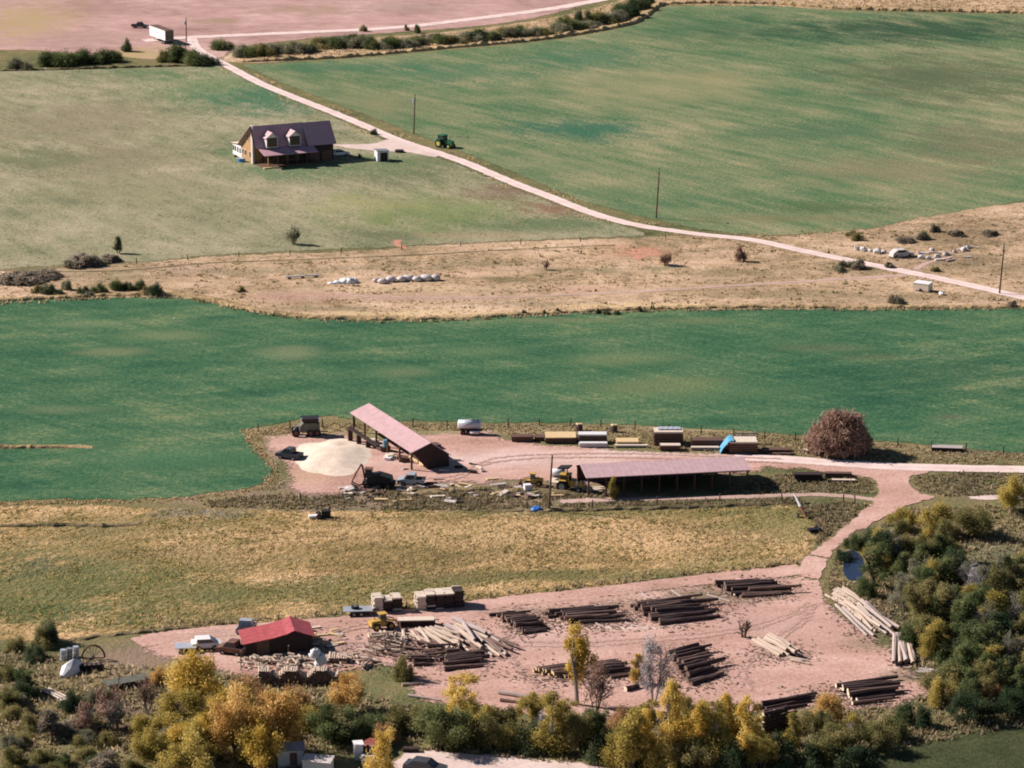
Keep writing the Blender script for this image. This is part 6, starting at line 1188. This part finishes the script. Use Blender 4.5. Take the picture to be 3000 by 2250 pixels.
# conveyor running from the barn to the sawdust pile
t = thing('sawdust_conveyor', 'dark sawdust conveyor sloping from the barn to the pile', 'conveyor', (1104, 1322), yaw_of((1104, 1322), (1020, 1290))); m = MB(); Lc = dist((1104, 1322), (1020, 1290))
m.box((Lc * 0.46, 0, 1.5), (Lc * 1.02, 0.7, 0.22), (0, -0.16, 0)); m.build('belt_frame', M['darkwood'], t)
for x in (0.3, 0.62, 0.92): m = MB(); m.box((Lc * x, 0, 0.35 + x * Lc * 0.075), (0.14, 0.8, 0.9 + x * Lc * 0.15)); m.build('leg', M['post'], t)
# grapple loader (dark) with folded boom
t = thing('grapple_loader', 'dark grapple loader with folded boom in front of the pole barn', 'loader', (1082, 1428), math.radians(175)); m = MB()
m.box((-1.4, 0, 0.75), (4.6, 1.6, 0.5)); m.prism([(-3.4, 0.9), (0.3, 0.9), (0.2, 1.9), (-1.4, 2.2), (-3.2, 1.7)], -1.0, 1.0); m.build('body', M['blacksteel'], t)
m = MB(); m.box((0.0, 0.2, 2.2), (1.0, 1.0, 1.2)); m.build('cab', M['glass'], t); m = MB(); m.box((0.0, 0.2, 2.86), (1.15, 1.15, 0.12)); m.build('cab_roof', M['rust'], t)
m = MB(); m.tube([(0.6, 0, 1.2), (0.95, 0, 3.2), (1.15, 0, 3.5)], [0.16, 0.15, 0.1], 6); m.build('boom', M['rust'], t); m = MB(); m.tube([(1.1, 0, 3.4), (1.9, 0, 2.0), (2.4, 0, 1.0)], [0.13, 0.11, 0.1], 6); m.build('dipper', M['rust'], t)
for y in (-0.3, 0.3): m = MB(); m.tube([(2.4, y * 0.4, 1.0), (2.5, y * 1.6, 0.6), (1.6, y * 1.3, 0.25), (0.9, y, 0.5)], [0.12, 0.12, 0.1, 0.06], 5); m.build('grapple_tine', M['rust'], t)
for x in (-2.8, -1.4, 0.2):
    for y in (-1.0, 1.0): wheel(t, x, y, 0.5, 0.35, 'rust')
# saw and junk under the barn
t = thing('saw_carriage', 'pale saw carriage of fresh timber under the pole barn', 'saw', (1236, 1372), by); m = MB(); m.box((-3.0, 0.8, 0.55), (5.2, 0.9, 0.9)); m.build('timber_deck', M['freshwood'], t)
for x in (-5.2, -3.0, -0.8): m = MB(); m.box((x, 0.8, 0.05), (0.2, 1.1, 0.3)); m.build('bearer', M['post'], t)
for (x, y, s, mt, lab) in [(1092, 1300, 0.9, 'palewood', 'pale timber block under the upper end of the barn'), (1120, 1318, 0.8, 'sawdust', 'cream block pile between the barn posts'), (1143, 1342, 0.8, 'palewood', 'pale rounds beside the blue barrel in the barn'), (1138, 1348, 0.6, 'white', 'white drum lying before the barn posts'), (1168, 1346, 0.6, 'palewood', 'pale round beside the fourth barn post'), (1182, 1352, 0.9, 'oldwood', 'brown timber frame near the lower barn end'), (1345, 1372, 0.5, 'darkwood', 'dark block at the tip of the barn shadow'), (1338, 1350, 0.5, 'palewood', 'pale slab heap right of the barn shadow'), (1385, 1386, 0.55, 'darkwood', 'dark wedge farthest right of the barn shadow')]:
    t = thing('timber_block', lab, 'block', (x, y), R.uniform(-0.4, 0.8)); m = MB()
    for k in range(4): m.box((R.uniform(-0.3, 0.3), (k % 2 - 0.5) * s * 0.8, 0.15 * s + (k // 2) * 0.42 * s), (s * R.uniform(1.2, 1.9), s * 0.7, s * 0.4), (R.uniform(-0.1, 0.1), 0, R.uniform(-0.2, 0.2)))
    m.build('beams', M[mt], t)
t = thing('blue_barrel', 'sky blue barrel standing on a bench inside the pole barn', 'barrel', (1130, 1322)); m = MB(); m.cyl((0, 0, 0.75), (0, 0, 1.75), 0.42, 0.42, 14); m.build('drum', M['bluetarp'], t, False); m = MB(); m.box((0, 0, 0.37), (1.4, 0.9, 0.75)); m.build('bench', M['oldwood'], t)
t = thing('white_bin', 'white bin left of the utility pole', 'bin', (1545, 1440)); m = MB(); m.box((0, 0, 0.5), (0.9, 0.8, 1.0), (0, 0, 0.3), 0, 1.1); m.build('bin', M['white'], t); m = MB(); m.box((0, 0, 1.04), (1.05, 0.95, 0.08), (0, 0, 0.3)); m.build('lid', M['white'], t)
t = thing('blue_tank', 'blue plastic heap in the weeds by the utility pole', 'tarp', (1570, 1496)); m = MB(); m.dome((0, 0, 0), 0.9, 0.7, 0.6, 10, 4, 0, 0.25, 3); m.build('tarp', M['blue'], t, True)
t = thing('blue_pool', 'small blue paddling pool beside the house wall', 'pool', (708, 474)); m = MB(); m.cyl((0, 0, 0.02), (0, 0, 0.75), 0.8, 0.85, 14); m.build('tub', M['blue'], t); m = MB(); m.cyl((0, 0, 0.76), (0, 0, 0.8), 0.7, None, 14); m.build('water', M['tank'], t)
t = thing('stock_tank', 'low dark stock tank on the drive near the farmhouse', 'tank', (1170, 446)); m = MB(); m.cyl((0, 0, 0), (0, 0, 0.5), 1.0, 1.05, 14); m.build('tub', M['blacksteel'], t)
rock(690, 460, 0.45, 'small dark propane cylinder by the house wall', None, 'blacksteel', 'propane_cylinder', 'cylinder')
# white machinery beside the canopy tractor
t = thing('engine_stand', 'pale engine and pipes heaped before the long shed', 'machine', (1700, 1440), 0.1); m = MB(); m.box((0, 0, 0.6), (1.8, 1.0, 0.8)); m.build('block', M['greysteel'], t)
for k in range(3): m = MB(); m.cyl((-0.6 + k * 0.6, -0.3, 0.9), (-0.5 + k * 0.6, -0.4, 1.7), 0.18, 0.12, 8); m.build('pipe', M['white'], t)
m = MB(); m.cyl((1.2, -0.6, 0.5), (1.2, -0.9, 0.5), 0.5, None, 14); m.build('flywheel', M['greysteel'], t)
t = thing('white_tank', 'white tank standing behind the yellow tractor', 'tank', (1635, 1402)); m = MB(); m.cyl((-1.0, 0, 0.9), (1.0, 0, 0.9), 0.55, None, 12); m.build('tank', M['white'], t, True)
for x in (-0.6, 0.6): m = MB(); m.box((x, 0, 0.25), (0.2, 0.8, 0.5)); m.build('leg', M['rust'], t)
t = thing('lumber_cart', 'pale board heap at the corner of the long shed', 'lumber', (1745, 1438), 0.2); m = MB()
for k in range(5): m.box((R.uniform(-0.2, 0.2), k * 0.3 - 0.6, 0.2 + 0.05 * k), (2.2, 0.26, 0.1), (0, R.uniform(-0.1, 0.1), R.uniform(-0.1, 0.1)))
m.build('boards', M['palewood'], t)
# tilted beam rig in the meadow
t = thing('tilted_hoist', 'old hoist with two raised beams at the meadow edge', 'hoist', (930, 1518), math.radians(10)); m = MB(); m.box((-0.3, 0, 0.3), (1.8, 0.9, 0.35)); m.build('base', M['white'], t)
for y in (-0.25, 0.25): m = MB(); m.tube([(0.3, y, 0.4), (-0.7, y, 2.9)], [0.12, 0.1], 4); m.build('beam', M['greywood'], t)
m = MB(); m.box((1.2, 0.2, 0.55), (1.2, 0.9, 0.9)); m.build('engine', M['blacksteel'], t); m = MB(); m.cyl((1.7, 0.2, 0.9), (1.7, 0.2, 1.7), 0.07); m.build('exhaust', M['blacksteel'], t)
wheel(t, 0.2, -0.6, 0.4, 0.2, 'rust'); wheel(t, 0.2, 0.6, 0.4, 0.2, 'rust')
# auger leaning by the meadow corner
t = thing('leaning_auger', 'white and red auger leaning beside the meadow corner', 'auger', (2362, 1520), math.radians(100)); m = MB(); m.tube([(0, 0, 0.3), (1.2, 0.5, 1.4)], [0.16, 0.16], 7); m.build('red_tube', M['red'], t); m = MB(); m.tube([(1.2, 0.5, 1.4), (2.6, 1.1, 2.9)], [0.22, 0.1], 7); m.build('white_tube', M['white'], t); wheel(t, 0.8, -0.2, 0.35, 0.15, 'rust'); wheel(t, 0.8, 1.0, 0.35, 0.15, 'rust'); m = MB(); m.box((0.8, 0.4, 0.5), (0.1, 1.2, 0.1)); m.build('axle', M['rust'], t)
t = thing('scrap_mower', 'dark mower lying by the curve of the road', 'mower', (2385, 1558), 0.4); m = MB(); m.box((0, 0, 0.35), (1.8, 0.9, 0.3)); m.build('deck', M['blacksteel'], t); m = MB(); m.tube([(-0.8, 0, 0.4), (-1.3, 0.1, 1.0)], [0.06, 0.05], 5); m.build('handle', M['greysteel'], t); wheel(t, 0.5, -0.5, 0.3, 0.15); wheel(t, 0.5, 0.5, 0.3, 0.15)
# flat trailers
def flatbed(name, label, px, py, yaw, L, mat):
    t = thing(name, label, 'trailer', (px, py), yaw); m = MB()
    for k in range(8): m.box((0, -0.9 + k * 0.257, 0.72), (L, 0.24, 0.09))
    m.build('deck', M[mat], t); m = MB(); m.box((0, 0, 0.6), (L * 0.96, 0.9, 0.16)); m.box((L * 0.6, 0, 0.55), (L * 0.3, 0.12, 0.12)); m.build('chassis', M['blacksteel'], t)
    for x in (-0.5, 0.4):
        for y in (-1.0, 1.0): wheel(t, x, y, 0.34, 0.22)
    return t
ft = flatbed('flat_trailer', 'grey flat trailer left of the shorter slab wood stack', 1048, 1800, 0.1, 3.6, 'greypaint')
m = MB(); m.cyl((-0.3, 0.1, 0.8), (-0.3, 0.1, 1.1), 0.5, None, 14); o = m.build('spare_wheel', M['tyre'], ft); m = MB(); m.cyl((-0.3, 0.1, 0.81), (-0.3, 0.1, 1.11), 0.22, None, 10); m.build('rim', M['greysteel'], o)
flatbed('grey_trailer', 'pale grey flat trailer hitched left of the white topped car', 544, 1908, 0.1, 2.6, 'tank')
flatbed('hay_wagon', 'long dark wagon frame in the weeds at the lower corner', 372, 2008, math.radians(28), 5.4, 'olivesteel')
# covered boat, hoop frame and barrels in the lower left corner
t = thing('covered_boat', 'white tarpaulin stretched over a pointed frame in the weeds', 'tarp', (205, 1972), math.radians(60)); m = MB()
pf = [(-1.7, 0.35, 0.2), (-0.6, 0.95, 1.3), (0.8, 0.8, 1.6), (2.2, 0.35, 0.9)]
for x, wv, z in pf: m.v += [(x, -wv, 0.03), (x, -wv * 0.7, z * 0.75), (x, 0, z), (x, wv * 0.7, z * 0.75), (x, wv, 0.03)]
for k in range(3):
    for c in range(4): m.f.append((k * 5 + c, k * 5 + c + 1, (k + 1) * 5 + c + 1, (k + 1) * 5 + c)); m.m.append(0)
m.f.append((0, 1, 2, 3, 4)); m.m.append(0); m.f.append((19, 18, 17, 16, 15)); m.m.append(0); m.build('sheet', M['whitetarp'], t)
t = thing('hoop_frame', 'dark iron hoop frame standing behind the white tarpaulin', 'hoop', (274, 1932), math.radians(5)); m = MB(); pts = [(1.35 * math.cos(a), 0, 0.25 + 1.55 * math.sin(a)) for a in [math.pi * k / 14 for k in range(15)]]; m.tube(pts, [0.13] * 15, 6); m.build('hoop', M['rust'], t)
m = MB(); m.box((0, 0, 0.2), (2.7, 0.12, 0.14)); m.build('crossbar', M['rust'], t)
for a in (0.8, 1.2, 1.57, 1.95, 2.35): m = MB(); m.tube([(0, 0, 0.2), (1.35 * math.cos(a), 0, 0.25 + 1.55 * math.sin(a))], [0.035, 0.035], 4); m.build('spoke', M['rust'], t)
for i, (x, y) in enumerate(((185, 1934), (203, 1930), (222, 1925))):
    t = thing('steel_drum', ['first', 'middle', 'last'][i] + ' of three grey drums behind the white tarpaulin', 'drum', (x, y), 0.3 * i, 'grey drums'); m = MB(); m.cyl((0, 0, 0), (0.06, 0, 1.35), 0.36, None, 12); m.build('barrel', M['tank' if i != 1 else 'greysteel'], t)
    for z in (0.4, 0.9): m = MB(); m.cyl((0.03, 0, z), (0.03, 0, z + 0.05), 0.385, None, 12); m.build('ring', M['rust'], t)
t = thing('machine_seat', 'dark implement heap under the iron hoop', 'implement', (262, 1962), 0.2); m = MB()
for k in range(6): m.cyl((-1.4 + k * 0.55, -0.4, 0.35), (-1.4 + k * 0.55, 0.4, 0.35), 0.38, None, 10)
m.build('roller', M['blacksteel'], t); m = MB(); m.box((0, 0, 0.6), (3.4, 0.5, 0.14)); m.build('frame', M['rust'], t)
yr = yaw_of((132, 2025), (235, 2078))
for i, (x, y) in enumerate(((145, 2032), (172, 2045), (198, 2060), (224, 2073))):
    t = thing('rail_hurdle', ['first', 'second', 'third', 'fourth'][i] + ' pale rail panel counted down the slope by the scrub', 'panel', (x, y), yr, 'pale rail panels'); m = MB()
    for yy in (-0.45, 0.0, 0.45): m.box((0, yy, 0.35), (1.6 + 0.2, 0.22, 0.08))
    m.build('rails', M['palewood'], t); m = MB()
    for xx in (-0.7, 0.7): m.box((xx, 0, 0.16), (0.14, 1.2, 0.32))
    m.build('bearer', M['greywood'], t)
# weathered slabs at the thicket edge
for i, (x, y, w_, l_) in enumerate(((2720, 1968, 1.6, 2.4), (2738, 1992, 1.4, 2.0))):
    t = thing('grey_slab_heap', ['upper', 'lower'][i] + ' heap of grey slabs at the thicket edge', 'slabs', (x, y), -0.7); m = MB()
    for k in range(7): m.box((R.uniform(-0.2, 0.2), (k - 3) * 0.24, 0.1 + 0.06 * (k % 3)), (l_, 0.22, 0.1), (0, R.uniform(-0.08, 0.08), R.uniform(-0.15, 0.15)))
    m.build('boards', M['greywood'], t)
# buildings cut by the bottom edge
t = thing('garden_hut', 'pale flat roofed hut cut by the bottom edge', 'hut', (932, 2262), math.radians(-12)); m = MB(); m.box((0, 0, 0.75), (3.1, 1.5, 1.5)); m.build('wall', M['white'], t); m = MB(); m.box((0, 0, 1.55), (3.3, 1.8, 0.1), (0.12, 0, 0)); m.build('roof', M['stone'], t)
t = thing('grey_cabin', 'grey cabin half hidden behind the amber tree', 'cabin', (850, 2236), math.radians(8)); m = MB(); m.box((0, 0, 1.0), (2.8, 2.2, 2.0)); m.build('wall', M['tank'], t); m = MB(); roof_plane(m, (-1.6, -1.3, 1.95), (1.6, -1.3, 1.95), (1.6, 0, 2.5), (-1.6, 0, 2.5)); roof_plane(m, (-1.6, 1.3, 1.95), (1.6, 1.3, 1.95), (1.6, 0, 2.5), (-1.6, 0, 2.5)); m.build('roof', [M['greysteel'], M['rib']], t)
m = MB(); m.box((0.3, -1.12, 0.9), (0.8, 0.06, 1.5)); m.build('door', M['oldwood'], t)
t = thing('trailer_home', 'pale box and green door beside the upright yellow tree', 'shed', (1050, 2222), math.radians(10)); m = MB(); m.box((0, 0, 0.9), (0.9, 1.2, 1.8)); m.build('wall', M['tank'], t); m = MB(); m.box((0.48, -0.2, 0.95), (0.06, 0.9, 1.8)); m.build('door', M['green'], t); m = MB(); m.box((0, 0, 1.84), (1.1, 1.4, 0.08)); m.build('roof', M['white'], t)
t = thing('white_crate', 'white crate at the foot of the upright yellow tree', 'crate', (1080, 2234), -0.1); m = MB(); m.box((0, 0, 0.4), (1.5, 1.0, 0.8)); m.build('box', M['white'], t); m = MB(); m.box((0, 0, 0.83), (1.6, 1.1, 0.07)); m.build('lid', M['stone'], t)
lumber(1203, 2206, 1.8, 0.8, 0.5, 'small dark stack at the left end of the street', 'darkwood')

# ------------------------------------------------------------------ poles and fences
def upole(px, py, h, label, lean=(0, 0), can=False, arm=True):
    t = thing('utility_pole', label, 'pole', (px, py)); m = MB(); m.tube([(0, 0, -0.2), (lean[0] * 0.5, lean[1] * 0.5, h * 0.5), (lean[0], lean[1], h)], [0.17, 0.145, 0.11], 8); m.build('shaft', M['pole'], t)
    if arm:
        m = MB(); m.box((lean[0], lean[1], h - 0.5), (0.1, 1.6, 0.12)); ar = m.build('crossarm', M['pole'], t)
        for y in (-0.7, 0, 0.7): m = MB(); m.cyl((lean[0], lean[1] + y, h - 0.44), (lean[0], lean[1] + y, h - 0.28), 0.05, None, 6); m.build('insulator', M['white'], ar)
    if can: m = MB(); m.cyl((lean[0] - 0.35, lean[1], h - 1.9), (lean[0] - 0.35, lean[1], h - 1.0), 0.24, None, 10); m.build('transformer', M['tank'], t)
    return t
upole(1212, 393, 9.2, 'utility pole with grey transformer beside the farm road', (0.4, 0), True)
upole(1922, 640, 10.2, 'utility pole standing in the hay field above the farm road', (0.55, 0))
upole(2928, 860, 9.2, 'utility pole beside the farm road near the right edge', (0.5, 0))
upole(1608, 1496, 8.0, 'utility pole left of the long shed', (0.45, 0), False, False)
upole(546, 122, 6.6, 'utility pole by the upper road beside the white trailer', (0.1, 0), True)
for i, (x, y, h) in enumerate(((706, 1965, 2.4), (760, 1975, 1.8), (896, 2015, 2.0), (845, 1925, 1.4))):
    t = thing('stake', ['tall dark stake left of the firewood rows', 'dark stake in the middle of the firewood rows', 'thin stake at the right of the long firewood row', 'short pale stake against the red shed'][i], 'stake', (x, y)); m = MB(); m.cyl((0, 0, -0.1), (0.04, 0, h), 0.06, 0.05, 6); m.build('stick', M['fencepost'], t); m = MB(); m.cyl((0.04, 0, h), (0.04, 0, h + 0.1), 0.075, 0.05, 6); m.build('cap', M['greywood'], t)
def fence(label, pts, spacing, h):
    w_ = densify([P(*p) for p in pts], spacing, closed=False); o0 = w_[0]; t = thing('wire_fence', label, 'fence', (o0.x, o0.y, 0)); pm = None; tops = []
    for p in w_:
        hh = h * R.uniform(0.9, 1.1)
        if pm is None: m = MB(); m.cyl((0, 0, -0.1), (0, 0, 1), 0.1, 0.09, 6); pm = m.mesh('post', M['fencepost'])
        o = child('post', pm, t); o.location = (p.x - o0.x, p.y - o0.y, 0); o.rotation_euler = (R.gauss(0, 0.03), R.gauss(0, 0.04), 0); o.scale = (1, 1, hh)
    for z in (0.4, 0.75, 1.1):
        m = MB()
        for a, b in zip(w_, w_[1:]): m.cyl((a.x - o0.x, a.y - o0.y, z), (b.x - o0.x, b.y - o0.y, z), 0.006, None, 3)
        m.build('wire', M['wire'], t)
    return t
fence('post and wire fence along the green field behind the lumber row', [(755, 1268), (850, 1256), (1040, 1250), (1210, 1250), (1310, 1254), (1580, 1248), (1760, 1254), (1960, 1264), (2150, 1278), (2330, 1290), (2630, 1306), (2830, 1322), (3050, 1336)], 4.6, 1.35)
fence('post and wire fence below the long shed and weedy bank', [(880, 1470), (1165, 1496), (1350, 1494), (1545, 1494), (1735, 1490), (1925, 1482), (2108, 1472), (2290, 1468), (2470, 1475), (2505, 1478)], 9.0, 1.4)
fence('sparse fence along the upper side of the straw strip', [(400, 772), (700, 752), (1000, 742), (1350, 722), (1700, 708), (1950, 700)], 9.0, 1.0)
# utility wires along the road

# ------------------------------------------------------------------ tell look-alike plants apart by their order in the row
WORDS = ['first', 'second', 'third', 'fourth', 'fifth', 'sixth', 'seventh', 'eighth', 'ninth', 'tenth', 'eleventh', 'twelfth', 'thirteenth', 'fourteenth', 'fifteenth', 'sixteenth', 'seventeenth', 'eighteenth', 'nineteenth', 'twentieth']
bylab = {}
for o in COL.objects:
    if o.parent is None and o.get('category') in ('shrub', 'tree'): bylab.setdefault(o['label'], []).append(o)
bpy.context.view_layer.update()
for lab, obs in bylab.items():
    if len(obs) > 1:
        obs.sort(key=lambda o: o.location.x / o.location.y)
        for k, o in enumerate(obs): o['label'] = (WORDS[k] if k < 20 else 'last') + ' ' + lab + ', counted from left'
